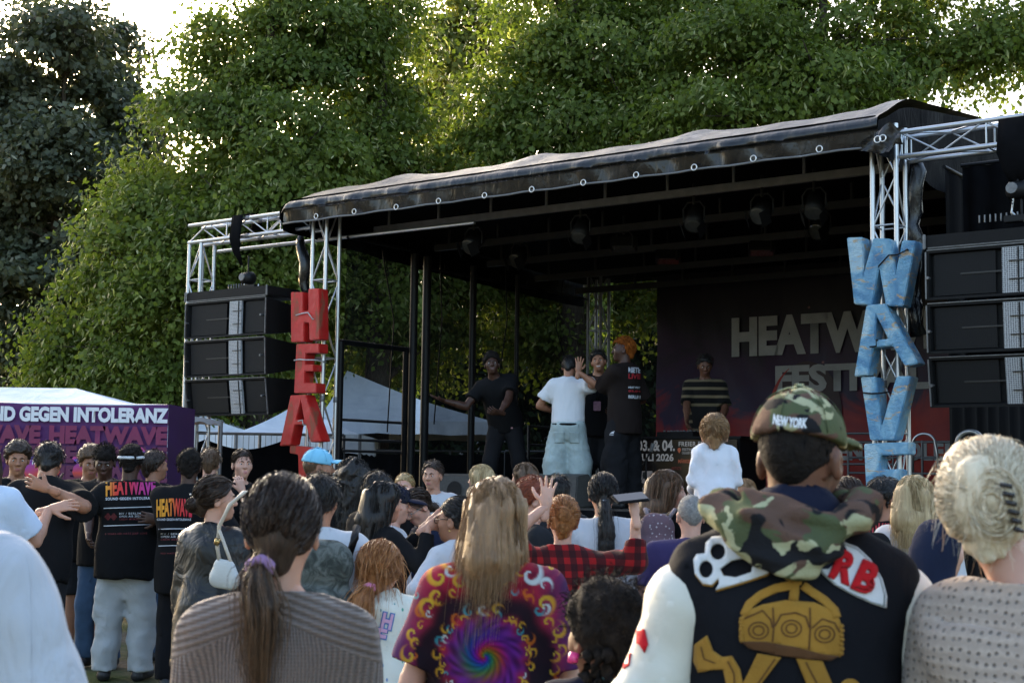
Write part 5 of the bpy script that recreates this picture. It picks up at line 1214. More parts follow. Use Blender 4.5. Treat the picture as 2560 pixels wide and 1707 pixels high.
    if not o.get('nofuzz'): fuzz(P, style, o, ob, HR[col], d, seed, th)
    return ob
def fuzz(P, style, o, ob, m, d, seed, th):
    '''strands on top of the hair volume'''
    g = np.random.default_rng(seed); n = int(min(1000, max(380, 6500/d))); r = min(.0022, max(.0010, d*.00016)); line = tuple(o['line'][:2]) if o.get('line') else (.082, -.085)
    if style == 'dreads': return
    if style in ('short', 'crop', 'afro', 'flat'):
        t_ = {'short': th+.001, 'crop': .004, 'afro': o.get('r', .028)-.004, 'flat': .010}[style]; q = scalp(P, n if style != 'crop' else n//2, seed, line, t_); k = len(q); nn = q-np.array([0, -.014, .036]); nn /= np.linalg.norm(nn, axis=1)[:, None]
        if style == 'flat': q[:, 2] += np.where(q[:, 2] > .07, .018, 0)
        if style in ('afro', 'flat'):
            L = .016; pts = [q-nn*.006]+[q+nn*L*f+g.normal(size=q.shape)*.007 for f in (.4, .8, 1.0)]
        else:
            v = np.array([0, -.5, -.75])+g.normal(size=(k, 3))*.33; v -= (v*nn).sum(1)[:, None]*nn; v /= np.linalg.norm(v, axis=1)[:, None]; L = (.012 if style == 'crop' else .046)*(.6+.7*g.random((k, 1))); pts = [q-nn*.004, q+v*L*.5+nn*.006*(style == 'short'), q+v*L+nn*(.001+.006*g.random((k, 1)))*(style == 'short')]
        strands('strands', to_local(P, bez(np.stack(pts, 1), 6)), r, m, ob, seed=seed)
    elif style in ('long', 'curly'):
        w = o.get('w', 1.0)*(1.12 if style == 'curly' else 1); A = falling(P, n, o.get('len', .3)+.03, seed, w)
        if style == 'curly': A = A+.014*np.sin(np.linspace(0, 22, A.shape[1])[None, :, None]+g.uniform(0, 6, (len(A), 1, 3)))
        strands('strands', A, r, m, ob, seed=seed)
    else:
        tie = o['tail'][0] if o.get('tail') else (o['bun'][0][0] if o.get('bun') else (0, -.12, -.02)); strands('strands', swept(P, n, tie, seed, line, th+.004, .003), r, m, ob, seed=seed)
        if o.get('tail'): A = tail(P, n//3, o['tail'], [x*1.15 for x in o.get('tr', [.03]*len(o['tail']))], seed); strands('tail_strands', A+.006*(1 if o.get('wave') else 0)*np.sin(np.linspace(0, 18, A.shape[1])[None, :, None]+g.uniform(0, 6, (len(A), 1, 3))), r, m, ob, seed=seed)
        for c, rr in o.get('bun', ()):
            n2 = n//4; a0 = g.uniform(0, 6.28, n2); ax = g.normal(size=(n2, 3))+np.array([0, 2.0, 0]); ax /= np.linalg.norm(ax, axis=1)[:, None]; e1 = np.cross(ax, np.array([0, 0, 1.0])); e1 /= np.linalg.norm(e1, axis=1)[:, None]; e2 = np.cross(ax, e1); R_ = rr*1.04*(.55+.47*g.random(n2))[:, None]
            strands('bun_strands', to_local(P, np.stack([np.array(c)+e1*np.cos(a0[:, None]+f)*R_+e2*np.sin(a0[:, None]+f)*R_-ax*np.sqrt(np.maximum(0, (rr*1.04)**2-R_**2)) for f in np.linspace(0, 2.4, 8)], 1)), r, m, ob, seed=seed)
# ---- things worn
def bvh_of(o): return BVHTree.FromPolygons([v.co[:] for v in o.data.vertices], [tuple(p.vertices) for p in o.data.polygons])
def project(me_or_bm, garment, parent, name, mat, off=.004, frm=(0, -1, 0), step=.022, thick=0.0, bvh=None, smooth=True, origin=None):
    """lay flat artwork (x, -, z) onto a garment, cast along -frm"""
    bm = me_or_bm; xs = [v.co.x for v in bm.verts]; zs = [v.co.z for v in bm.verts]
    x = min(xs)+step
    while x < max(xs): bmesh.ops.bisect_plane(bm, geom=bm.verts[:]+bm.edges[:]+bm.faces[:], plane_co=(x, 0, 0), plane_no=(1, 0, 0)); x += step
    z = min(zs)+step
    while z < max(zs): bmesh.ops.bisect_plane(bm, geom=bm.verts[:]+bm.edges[:]+bm.faces[:], plane_co=(0, 0, z), plane_no=(0, 0, 1)); z += step
    t = bvh or bvh_of(garment); fr = Vector(frm).normalized(); q = Vector((0, -1, 0)).rotation_difference(fr)
    o = Vector(origin) if origin is not None else Vector((0, 0, 0)); last = 0
    kill = []
    for v in bm.verts:
        p = o+q @ Vector((v.co.x, 0, v.co.z)); hit = t.ray_cast(p+fr*1.0, -fr)
        if hit[0] is None: kill.append(v); continue
        v.co = hit[0]+fr*off
    bmesh.ops.delete(bm, geom=kill, context='VERTS')
    ob = bobj(name, bm, mat, parent, smooth)
    if thick: sd = ob.modifiers.new('thick', 'SOLIDIFY'); sd.thickness = thick; sd.offset = 1
    return ob
def print_text(P, garment, body, cx, cz, w, h, mat, off=.03, frm=(0, -1, 0), sp=1.0, name='print', lift=.004, step=.022, bvh=None, origin=None, arch=0.0, thick=0):
    me = text_me(body, off, spacing=sp); bm = bmesh.new(); bm.from_mesh(me); bpy.data.meshes.remove(me)
    xs = [v.co.x for v in bm.verts]; ys = [v.co.y for v in bm.verts]; x0, x1, y0, y1 = min(xs), max(xs), min(ys), max(ys)
    for v in bm.verts:
        u = (v.co.x-x0)/(x1-x0)-.5; v.co = Vector((cx+u*w, 0, cz+((v.co.y-y0)/(y1-y0)-.5)*h-arch*u*u*4))
    return project(bm, garment, P.root, name, mat, lift, frm, step, thick, bvh, origin=origin)
def patch(P, garment, pts, mat, name='patch', off=.004, frm=(0, -1, 0), thick=.004, step=.02, holes=(), bvh=None, origin=None):
    bm = bmesh.new(); es = []
    for L in [pts]+list(holes):
        vs = [bm.verts.new((p[0], 0, p[1])) for p in L]; es += [bm.edges.new((vs[i], vs[(i+1) % len(vs)])) for i in range(len(vs))]
    bmesh.ops.triangle_fill(bm, use_beauty=True, edges=es)
    return project(bm, garment, P.root, name, mat, off, frm, step, thick, bvh, origin=origin)
def tube_part(name, pts, r, m, parent, seg=8):
    bm = bmesh.new(); path_bm(bm, [Vector(p) for p in pts], r, seg); return bobj(name, bm, m, parent, True)
def glasses(P, m=None):
    m = m or BLK; g = link(bpy.data.objects.new('glasses', None), P.root)
    for s in (-1, 1):
        tube_part('rim', [P.hp((s*.033+.021*math.cos(a), .104, .002+.016*math.sin(a))) for a in np.linspace(0, 2*math.pi, 15)], .0022*P.hs, m, g, 5); tube_part('temple', [P.hp((s*.055, .10, .006)), P.hp((s*.080, .04, .010)), P.hp((s*.083, -.01, .006))], .0022*P.hs, m, g, 5)
    tube_part('bridge', [P.hp((-.012, .107, .006)), P.hp((.012, .107, .006))], .002*P.hs, m, g, 5)
def cap_hat(P, mat, brim_mat=None, opening=False, strap=None):
    hs, hp, Rh = P.hs, P.hp, P.Rh; F = Field(P.hc-.24*hs, P.hc+.24*hs, .0055)
    pl = (hp((0, 0, .028)), Rh @ np.array([0, -.16, -1.0])/1.0127)
    F.ell(hp((0, -.012, .040)), np.array((.092, .114, .104))*hs, Rh, .02, clip=(pl,))
    if opening:
        F.ell(hp((0, -.118, .012)), np.array((.043, .05, .040))*hs, Rh, .005, sub=True)
    F.noise(.0012*hs, 40/hs, 7)
    o = fobj('cap', F, mat, P.root)
    F = Field(P.hc-.26*hs, P.hc+.26*hs, .005); F.ell(hp((0, .135, .030)), np.array((.084, .088, .030))*hs, Rh, .01); F.ell(hp((0, .125, .018)), np.array((.088, .100, .030))*hs, Rh, .01, sub=True)
    F.cut(hp((0, .078, 0)), Rh @ np.array([0, -1.0, 0])); fobj('brim', F, brim_mat or mat, o)
    tube_part('button', [hp((0, -.012, .140)), hp((0, -.012, .150))], .010*hs, brim_mat or mat, o)
    for i in range(6):
        a = math.pi*i/3+.5
        tube_part('seam', [hp((.0925*math.cos(a)*math.sin(q), -.012+.1145*math.sin(a)*math.sin(q), .040+.1045*math.cos(q))) for q in np.linspace(.08, 1.5, 9)], .0016*hs, brim_mat or mat, o, 5)
    if strap: tube_part('strap', [hp((.080*math.sin(a)*1.02, -.012-.100*math.cos(a), .012+.002*math.cos(a))) for a in np.linspace(-.5, .5, 13)], .007*hs, strap, o, 8)
    return o
# ---- single strands for the nearest heads
def strands(name, paths, r, m, parent, tint=None, seed=1):
    """paths: array (n, m, 3) -> one mesh of thin tapering strands"""
    n, k, _ = paths.shape; t = np.gradient(paths, axis=1); t /= np.linalg.norm(t, axis=2)[:, :, None]+1e-9
    g = np.random.default_rng(seed); a = np.cross(t, g.normal(size=(n, 1, 3))); a /= np.linalg.norm(a, axis=2)[:, :, None]+1e-9; b = np.cross(t, a)
    rad = r*(.7+.9*g.random((n, 1, 1)))*np.linspace(1, .3, k)[None, :, None]
    ring = np.stack([paths+rad*a, paths-rad*a], 2).reshape(-1, 3); i = np.arange(n)[:, None]*(k*2)+np.arange(k-1)[None, :]*2
    q = np.stack([i, i+1, i+3, i+2], -1).reshape(-1, 4)
    o = mobj(name, ring, q, m, parent, True); at_ = o.data.attributes.new('tint', 'FLOAT', 'POINT'); at_.data.foreach_set('value', np.repeat(g.random(n)-.35 if tint is None else tint, k*2).astype(np.float32))
    return o
def bez(P, n):
    """P (N, c, 3) control points -> Catmull-Rom samples (N, n, 3)"""
    N, c, _ = P.shape; Q = np.concatenate([2*P[:, :1]-P[:, 1:2], P, 2*P[:, -1:]-P[:, -2:-1]], 1); out = []
    for u in np.linspace(0, c-1-1e-6, n):
        i = int(u); f = u-i; p0, p1, p2, p3 = Q[:, i], Q[:, i+1], Q[:, i+2], Q[:, i+3]
        out.append(.5*((2*p1)+(-p0+p2)*f+(2*p0-5*p1+4*p2-p3)*f*f+(-p0+3*p1-3*p2+p3)*f**3))
    return np.stack(out, 1)
def scalp(P, n, seed, line=(.085, -.085), th=.012):
    """random points on the hairy part of the head, in head coordinates"""
    g = np.random.default_rng(seed); q = g.normal(size=(n*4, 3)); q /= np.linalg.norm(q, axis=1)[:, None]; q = q*np.array([.074+th, .097+th, .087+th])+np.array([0, -.014, .036])
    keep = (q[:, 2]-line[1])-(q[:, 1]+.088)/(.176)*(line[0]-line[1]) > 0; return q[keep][:n]
def to_local(P, A): return P.hc+(A*P.hs) @ P.Rh.T

def swept(P, n, tie, seed, line, th=.017, rough=.0025):
    """strands combed over the head to a tie point"""
    q = scalp(P, n, seed, line, th); g = np.random.default_rng(seed+5); c0 = np.array([0, -.014, .036]); rr = np.array([.074+th, .097+th, .087+th])
    u = (q-c0)/rr; u /= np.linalg.norm(u, axis=1)[:, None]; te = (np.array(tie)-c0)/rr; tl = np.linalg.norm(te); te = te/tl; te = np.repeat(te[None], len(u), 0)+g.normal(size=(len(u), 3))*.06; te /= np.linalg.norm(te, axis=1)[:, None]
    om = np.arccos(np.clip((u*te).sum(1), -1, 1))[:, None]; out = []
    for f in np.linspace(0, 1, 9): w = (np.sin((1-f)*om)*u+np.sin(f*om)*te)/np.maximum(np.sin(om), 1e-4); out.append(c0+w*rr*(1+.012*math.sin(math.pi*f))+g.normal(size=(len(u), 3))*rough*math.sin(math.pi*f))
    return to_local(P, np.stack(out, 1))
def tail(P, n, pts, rad, seed, pts_n=10, fray=.15):
    g = np.random.default_rng(seed); pts = np.array(pts); off = g.normal(size=(n, 1, 3))*.5; C = pts[None]+off*np.array(rad)[None, :, None]*(1+fray*g.normal(size=(n, len(pts), 1)))
    C[:, -1, 2] += g.random(n)*.10*abs(pts[-1, 2]-pts[0, 2]); return to_local(P, bez(C, pts_n))
def falling(P, n, L, seed, w=1.0, part=.0, ends=.10):
    g = np.random.default_rng(seed); az = g.uniform(-2.5, 2.5, n); y0 = g.uniform(-.085, .075, n); top = np.stack([np.full(n, part)+g.normal(size=n)*.006, y0, .036+.101*np.sqrt(np.clip(1-((y0+.014)/.115)**2, 0, 1))], 1)
    s, c = np.sin(az), -np.cos(az); rr = 1+.10*g.random(n)
    p1 = np.stack([s*.094*rr*w, c*.112*rr-.014, np.full(n, .035)+g.normal(size=n)*.01], 1); m = (top+p1)/2; mc = m-np.array([0, -.014, .036]); m = np.array([0, -.014, .036])+mc/np.linalg.norm(mc/np.array([.094, .116, .104]), axis=1)[:, None]*(1.0+.02*g.random((n, 1)))
    jit = g.normal(size=(n, 3))*np.array([.010, .010, 0]); p2 = np.stack([s*.100*rr*w, np.minimum(c*.112*rr-.02, .02), np.full(n, -.10)], 1)+jit; p3 = np.stack([s*.094*rr*w, np.minimum(c*.105*rr-.04, -.01), np.full(n, -L*.7)], 1)+jit*1.6; p4 = np.stack([s*.080*w, np.minimum(c*.085-.05, -.03), -L-ends*(g.random(n)-.3)-.05*np.cos(az)], 1)+jit*2.2
    return to_local(P, bez(np.stack([top, m, p1, p2, p3, p4], 1), 12))
# ---- artwork laid onto a garment where the photograph shows it (rays from the viewpoint meet the cloth)
def cast_bm(P, garment, bm, mat, name, lift=.003, step=14, thick=0.0, bvh=None, parent=None):
    xs = [v.co.x for v in bm.verts]; zs = [v.co.z for v in bm.verts]
    x = min(xs)+step
    while x < max(xs): bmesh.ops.bisect_plane(bm, geom=bm.verts[:]+bm.edges[:]+bm.faces[:], plane_co=(x, 0, 0), plane_no=(1, 0, 0)); x += step
    z = min(zs)+step
    while z < max(zs): bmesh.ops.bisect_plane(bm, geom=bm.verts[:]+bm.edges[:]+bm.faces[:], plane_co=(0, 0, z), plane_no=(0, 0, 1)); z += step
    t = bvh or bvh_of(garment); o = P.inv @ Vector((0, 0, CAM_H)); A = P.inv.to_3x3(); kill = []
    for v in bm.verts:
        d = (A @ ray(v.co.x, -v.co.z)).normalized(); hit = t.ray_cast(o, d)
        if hit[0] is None: kill.append(v)
        else: v.co = hit[0]-d*lift
    bmesh.ops.delete(bm, geom=kill, context='VERTS')
    ob = bobj(name, bm, mat, parent or P.root, True)
    if thick: sd = ob.modifiers.new('thick', 'SOLIDIFY'); sd.thickness = thick; sd.offset = 0
    return ob
def cast_poly(P, garment, pts, mat, name='patch', conv=None, holes=(), **k):
    bm = bmesh.new(); es = []
    for L in [pts]+list(holes):
        vs = [bm.verts.new((q[0], 0, -q[1])) for q in (conv(*p) if conv else p for p in L)]; es += [bm.edges.new((vs[i], vs[(i+1) % len(vs)])) for i in range(len(vs))]
    bmesh.ops.triangle_fill(bm, use_beauty=True, edges=es); return cast_bm(P, garment, bm, mat, name, **k)
def cast_text(P, garment, body, x0, y0, x1, y1, mat, off=.03, rot=0.0, sp=1.0, arch=0.0, name='print', taper=0.0, **k):
    me = text_me(body, off, spacing=sp); bm = bmesh.new(); bm.from_mesh(me); bpy.data.meshes.remove(me)
    xs = [v.co.x for v in bm.verts]; ys = [v.co.y for v in bm.verts]; a0, a1, b0, b1 = min(xs), max(xs), min(ys), max(ys); cx, cy = (x0+x1)/2, (y0+y1)/2; c, s_ = math.cos(R(rot)), math.sin(R(rot))
    for v in bm.verts:
        u = (v.co.x-a0)/(a1-a0)-.5; w_ = ((v.co.y-b0)/(b1-b0)-.5)*(1+taper*u); x = u*(x1-x0); y = -w_*(y1-y0)+arch*u*u*4
        v.co = Vector((cx+x*c-y*s_, 0, -(cy+x*s_+y*c)))
    return cast_bm(P, garment, bm, mat, name, **k)
def circ(x, y, rx, ry, n=18): return [(x+rx*math.cos(2*math.pi*i/n), y+ry*math.sin(2*math.pi*i/n)) for i in range(n)]
def stroke(pts, w):
    """thick line through pixel points as a polygon"""
    L, Q = [], []
    for i, p in enumerate(pts):
        a, b = pts[max(0, i-1)], pts[min(len(pts)-1, i+1)]; dx, dy = b[0]-a[0], b[1]-a[1]; n = math.hypot(dx, dy) or 1; L.append((p[0]-dy/n*w/2, p[1]+dx/n*w/2)); Q.append((p[0]+dy/n*w/2, p[1]-dx/n*w/2))
    return L+Q[::-1]

def wv(px, py, d): return at(px, py, d)
# ------------------------------------------------------------ cloth used by the crowd
def knit(name, col, freq, horiz=0):
    b = NB(name); x, y, z = b.xyz(); n = b.noise(6, 4); u = b.math('ADD', x, b.math('MULTIPLY', y, .4))
    ang = b.math('ARCTAN2', x, b.math('MULTIPLY', y, -1.0)) if not horiz else z
    rib = b.math('SINE', b.math('MULTIPLY', ang, freq))
    if horiz == 0:
        up = b.ramp(b.math('ADD', z, b.math('MULTIPLY', b.math('ABSOLUTE', x), .55)), [(0, (0, 0, 0)), (1, (1, 1, 1))]); up = b.math('GREATER_THAN', b.math('ADD', z, b.math('MULTIPLY', b.math('ABSOLUTE', x), .45)), 1.275); rib = b.math('ADD', b.math('MULTIPLY', rib, b.math('SUBTRACT', 1.0, up)), b.math('MULTIPLY', up, b.math('SINE', b.math('MULTIPLY', b.math('ADD', z, b.math('MULTIPLY', b.math('ABSOLUTE', x), .35)), 420))))
    fine = b.math('SINE', b.math('MULTIPLY', z, 900))
    f = b.math('ADD', b.math('MULTIPLY', rib, .18), b.math('ADD', b.math('MULTIPLY', n, .5), b.math('MULTIPLY', b.noise(180, 3), .45)))
    b.set(color=b.ramp(f, [(.15, tuple(c*.55 for c in col)), (.55, col), (.9, tuple(min(1, c*1.35) for c in col))]), rough=.95, spec=.08, sheen=.25)
    b.bump(b.math('ADD', b.math('MULTIPLY', rib, .6), b.math('MULTIPLY', fine, .2)), .55, .012); return b.m
def crochet(name, col):
    b = NB(name); m = b.n('TexBrick'); m.inputs['Scale'].default_value = 42; m.inputs['Mortar Size'].default_value = .001; m.offset = .5
    x, y, z = b.xyz(); cb = b.n('CombineXYZ'); b.l(x, cb.inputs[0]); b.l(z, cb.inputs[1])
    v = b.n('TexVoronoi'); v.voronoi_dimensions = '2D'; v.inputs['Scale'].default_value = 58; v.inputs['Randomness'].default_value = .4; b.l(cb.outputs[0], v.inputs['Vector'])
    hole = b.ramp(v.outputs['Distance'], [(.10, (1, 1, 1)), (.24, (0, 0, 0))]); n = b.noise(90, 4); hole = b.math('MULTIPLY', hole, b.ramp(b.noise(14, 3), [(.35, (.45,)*3), (.65, (1,)*3)])); n = b.math('ADD', b.math('MULTIPLY', n, .7), b.math('MULTIPLY', b.math('SINE', b.math('MULTIPLY', z, 260)), .12))
    b.set(color=b.mix(hole, b.ramp(n, [(.3, tuple(c*.72 for c in col)), (.7, col)]), tuple(c*.28 for c in col)), rough=.95, spec=.08, sheen=.2)
    b.bump(b.math('SUBTRACT', b.math('MULTIPLY', n, .5), hole), .7, .01); return b.m
def camo(name, sc=11, src='Object'):
    b = NB(name); v = b.map((1, 1, 1.25), src); n1 = b.noise(sc, 3, v, .5, .8); n2 = b.noise(sc*1.1, 3, b.map((1, 1, 1.3), src, (3.1, 1.7, 5.2)), .5, .8); n3 = b.noise(sc*.9, 3, b.map((1, 1, 1.3), src, (7.7, 4.1, 1.9)), .5, .8)
    c = b.mix(b.ramp(n1, [(.50, (0, 0, 0)), (.515, (1, 1, 1))]), (.085, .10, .05), (.115, .068, .05)); c = b.mix(b.ramp(n2, [(.55, (0, 0, 0)), (.565, (1, 1, 1))]), c, (.40, .39, .235)); c = b.mix(b.ramp(n3, [(.60, (0, 0, 0)), (.615, (1, 1, 1))]), c, (.016, .016, .018))
    b.set(color=c, rough=.9, spec=.1); b.bump(b.math('ADD', b.noise(220, 2), b.math('MULTIPLY', b.noise(9, 3), 2)), .3, .01); return b.m
WHT = cloth('white_jersey', (.50, .51, .54), .05, fold=.6); TBK = cloth('black_jersey', (.0075, .0075, .0085)); TNV = cloth('navy_jersey', (.012, .014, .03)); JBLU = cloth('blue_denim', (.055, .10, .18), .35); JLT = cloth('light_denim', (.30, .40, .42), .3)
GREYP = cloth('grey_sweatpants', (.40, .42, .43), .1, fold=.6); DKG = cloth('dark_grey_cloth', (.02, .021, .024)); SKYT = cloth('pale_blue_jersey', (.55, .64, .78), .05)
GOLDP, GOLDD, PWHITE = cloth('gold_chenille', (.34, .175, .03), .3, 1.0), cloth('brown_chenille', (.10, .045, .018), .3, 1.0), cloth('white_felt', (.66, .67, .68), .06, .6)
PRED, PDARK = cloth('red_felt', (.50, .012, .018), .15, .6), cloth('dark_green_thread', (.02, .05, .045), .1)
# ---- person in a white T-shirt at the left edge
A_ = person('person in a plain white T-shirt cut off by the left edge', -236, 2.35, 945, yaw=-8, skin='light', girth=1.1, hair=('short', 'brown'), top=dict(mat=cloth('heavy_white_cotton', (.47, .49, .53), .07, fold=1.0), e=.03, se=.034, sleeve=.95, fold=.011, vox=.007, adapt=.02), bottom=dict(mat=JBLU), arms={'R': dict(l=(.36, .06, .86), pole=(1, -.4, -.3))})
cast_poly(A_, A_.top, stroke([(70, 1385), (80, 1450), (82, 1530), (84, 1707), (84, 1760)], 3), cloth('white_seam_thread', (.52, .54, .58), .04), 'sleeve_seam', lift=.0012)
# ---- woman with a ponytail in a ribbed cardigan
CARD = knit('taupe_rib_knit', (.175, .135, .115), 110)
P = person('woman in a taupe ribbed cardigan with a dark ponytail and a lilac hair tie', 708, 3.0, 1187, sex='f', skin='light', hair=('pony', 'dark', dict(nofuzz=1, th=.014, len=.42, vox=.0042, line=(.085, -.098), tail=[(-.030, -.098, -.062), (-.034, -.128, -.10), (-.020, -.135, -.16), (-.022, -.13, -.26), (-.016, -.125, -.37)], tr=[.016, .030, .038, .030, .006])),
           girth=.98, top=dict(kind='jacket', mat=CARD, e=.022, se=.026, hem=.70, fold=.005, vox=.007, adapt=.03, nr=.076, neckz=1.47), bottom=dict(mat=JBLU), head=(0, 2, 0))
P.root.location.x += 0
LIL = cloth('lilac_scrunchie', (.34, .20, .36), .2, 1.0)
def scrunchie(P, c, r, m, tilt=0):
    F = Field(P.hp(c)-.06, P.hp(c)+.06, .003)
    pts = [P.hp((c[0]+r*math.cos(a), c[1]+.012*math.sin(a)*0, c[2]+r*.55*math.sin(a))) for a in np.linspace(0, 2*math.pi, 13)]
    for i in range(12): F.cap(pts[i], pts[i+1], (.011+.003*(i % 2))*P.hs, (.011+.003*((i+1) % 2))*P.hs, .006)
    F.noise(.002, 150, 4); fobj('hair_tie', F, m, P.root)
scrunchie(P, (-.031, -.116, -.072), .020, LIL)
strands('combed_strands', swept(P, 2400, (-.03, -.115, -.068), 3, (.09, -.105)), .0008, HR['dark'], P.hair); strands('tail_strands', tail(P, 700, [(-.031, -.112, -.065), (-.034, -.135, -.11), (-.020, -.145, -.17), (-.022, -.14, -.27), (-.016, -.135, -.40)], [.016, .036, .044, .036, .014], 8), .0008, HR['brown'], P.hair)
# ---- woman in a tie-dye shirt
def dye(x, z, cx, cz):
    u, v = x-cx, z-cz; r = np.sqrt(u*u+v*v)+1e-4; th = np.arctan2(v, u); hue = lambda t: np.stack([.5+.5*np.cos(6.283*(t+s)) for s in (0, .33, .67)], -1); E3 = lambda a: a[..., None]
    blot = np.sin(23*u+3*np.sin(17*v))*np.sin(19*v+2*np.sin(15*u+1)); bl2 = np.sin(61*u+4*np.sin(43*v))*np.sin(53*v+3*np.sin(47*u))
    col = np.array([.27, .011, .020])*(1+.35*E3(blot)+.25*E3(bl2))
    for f, c in ((1/(1+np.exp(-(u-.20)*28)), (.020, .022, .10)), (1/(1+np.exp((u+.19)*26)), (.12, .012, .060)), (1/(1+np.exp((u+.235)*40)), (.03, .02, .10))): col = col*(1-E3(f))+E3(f)*np.array(c)
    g = np.random.default_rng(5)
    arch = np.exp(-((r-.150-.010*np.sin(9*th))/.036)**4)+np.exp(-((np.abs(u)-.165)/.028)**4)*(v < .02); arch = np.clip(arch, 0, 1)*.97; col = col*(1-E3(arch))+E3(arch)*np.array([.006, .005, .009])
    sp = np.sin(6*th+9*np.log(r+.012)); w2 = 1/(1+np.exp((r-.108-.006*np.sin(16*th))*160)); ring = np.array([.075, .010, .12])*(1+.6*E3(np.sin(16*th+20*np.log(r+.03)+sp)*np.sin(90*r))); col = col*(1-E3(w2))+E3(w2)*ring
    core = hue(.55+th/6.283+.55*np.log(r+.012))**1.5*np.array([.30, .13, .26])*(.45+.55*E3(sp)**2)+.006; w = 1/(1+np.exp((r-.062)*110)); col = col*(1-E3(w))+E3(w)*core
    orn = []
    for R_, n, s0 in ((.116, 30, .010), (.128, 20, .015), (.192, 28, .014), (.208, 20, .020), (.25, 16, .018), (.30, 14, .022)):
        for i in range(n): a = 2*math.pi*(i+.3*g.random())/n; orn.append((R_*math.cos(a), R_*math.sin(a), s0*(.75+.5*g.random()), a+g.normal()*.5, 1 if i % 2 else -1, g.random()))
    orn += [(-.10, .27, .040, 2.5, 1, .2), (.075, .28, .042, .4, -1, .3), (-.13, .21, .034, 3.0, -1, .1), (.12, .22, .034, .2, 1, .95), (.02, .24, .03, 1.5, 1, .4), (-.155, .13, .03, 2.9, 1, .2), (.16, .14, .03, .1, -1, .3)]
    for ox, oy, sz, ro, ch, c in orn:
        m = (np.abs(u-ox) < sz*1.5) & (np.abs(v-oy) < sz*1.5)
        if not m.any(): continue
        a, b = (u[m]-ox), (v[m]-oy); q = np.sqrt(a*a+b*b)/sz+1e-3; t = np.arctan2(b, a)*ch+ro; k = np.cos(t-3.0*np.log(q+.06)); st = np.clip((k-.45)*3, 0, 1)*.85*np.clip((1.25-q)*3, 0, 1)*np.clip(q*6, 0, 1)
        cc = np.array([.58, .40, .03])*(1-q[:, None]*.45)+np.array([.30, .02, 0])*np.clip(q[:, None]-.4, 0, 1)
        if c > .9: cc = np.array([.45, .52, .50])+0*cc
        elif c > .75: cc = np.array([.03, .22, .26])+0*cc
        elif c > .6: cc = np.array([.42, .10, .01])+0*cc
        col[m] = col[m]*(1-st[:, None])+st[:, None]*cc
    return np.clip(col, .004, .7)
bdy = NB('tie_dye_cotton'); _a = bdy.n('Attribute', attribute_name='dye'); bdy.set(color=_a.outputs['Color'], rough=.85, spec=.15); bdy.bump(bdy.math('ADD', bdy.noise(7, 3, bdy.map((1, 1, .5)), .5, 1.0), bdy.math('MULTIPLY', bdy.noise(300, 2), .05)), .4, .03)
P = person('woman with long light brown hair in a rainbow spiral tie-dye T-shirt', 1238, 4.1, 1197, sex='f', skin='fair', girth=1.10, hair=('long', 'light', dict(nofuzz=1, len=.30, vox=.0045, w=.95)), top=dict(mat=bdy.m, e=.03, se=.03, sleeve=.78, vox=.0046, adapt=0, fold=.004, flare=1.02), bottom=dict(mat=JBLU), head=(-6, 2, 4),
           arms={'L': dict(l=(-.33, .04, .80)), 'R': dict(l=(.32, .06, .80))})
P.root.location.x += .0
co = np.empty(len(P.top.data.vertices)*3, np.float32); P.top.data.vertices.foreach_get('co', co); co = co.reshape(-1, 3)
c_ = P.inv @ at(1212, 1640, 3.98); rgb = dye(co[:, 0].astype(float), co[:, 2].astype(float), c_.x, c_.z); ca = P.top.data.attributes.new('dye', 'FLOAT_COLOR', 'POINT'); ca.data.foreach_set('color', np.concatenate([rgb, np.ones((len(rgb), 1))], 1).astype(np.float32).ravel())
strands('loose_strands', falling(P, 4400, .31, 21, .92, ends=.05), .0006, HR['light'], P.hair)
# ---- child with black braids
P = person('small child with black hair in braids and a pink hair tie', 1518, 3.2, 1452, H=None, skin='brown', sex='f', hs=.93, hair=('short', 'afro', dict(nofuzz=1, th=.018, vox=.0045, line=(.085, -.095))), top=dict(mat=TNV, e=.02, vox=.007), bottom=dict(mat=JBLU), head=(28, -6, 0))
for i, (a, r) in enumerate(((-.85, .085), (-.6, .10), (.5, .10), (.8, .088), (1.05, .08), (-1.15, .08), (.2, .105))):
    x, y = r*1.05*math.sin(a)*1.02, -.014-r*1.08*math.cos(a); g = np.random.default_rng(i)
    pts = [P.hp((x*(1+.04*j)+.006*math.sin(j*2.1+i), y*(1+.02*j)+.006*math.cos(j*2.3), -.03-j*.017)) for j in range(7 if i % 2 else 9)]; bm = bmesh.new(); path_bm(bm, [Vector(p) for p in pts], [(.012+.004*(j % 2))*P.hs*(1 if j < len(pts)-1 else .6) for j in range(len(pts))], 8); bobj('braid', bm, HR['afro'], P.hair, True)
PINK = M('pink_plastic', (.75, .06, .25), .3); tube_part('hair_tie', [P.hp((-.098, -.018, -.035)), P.hp((-.106, -.02, -.055))], .013*P.hs, PINK, P.root)
g = np.random.default_rng(4); q = scalp(P, 900, 9, (.085, -.09), .022); e_ = q*1.07+g.normal(size=q.shape)*.010; strands('curly_strands', to_local(P, bez(np.stack([q, (q+e_)/2+g.normal(size=q.shape)*.006, e_, e_+g.normal(size=q.shape)*.008], 1), 9)), .0009, HR['afro'], P.hair)
cast_poly(P, P.top, stroke([(1490, 1694), (1530, 1700), (1560, 1712)], 9), M('teal_trim', (.25, .55, .6), .7), 'collar_trim')
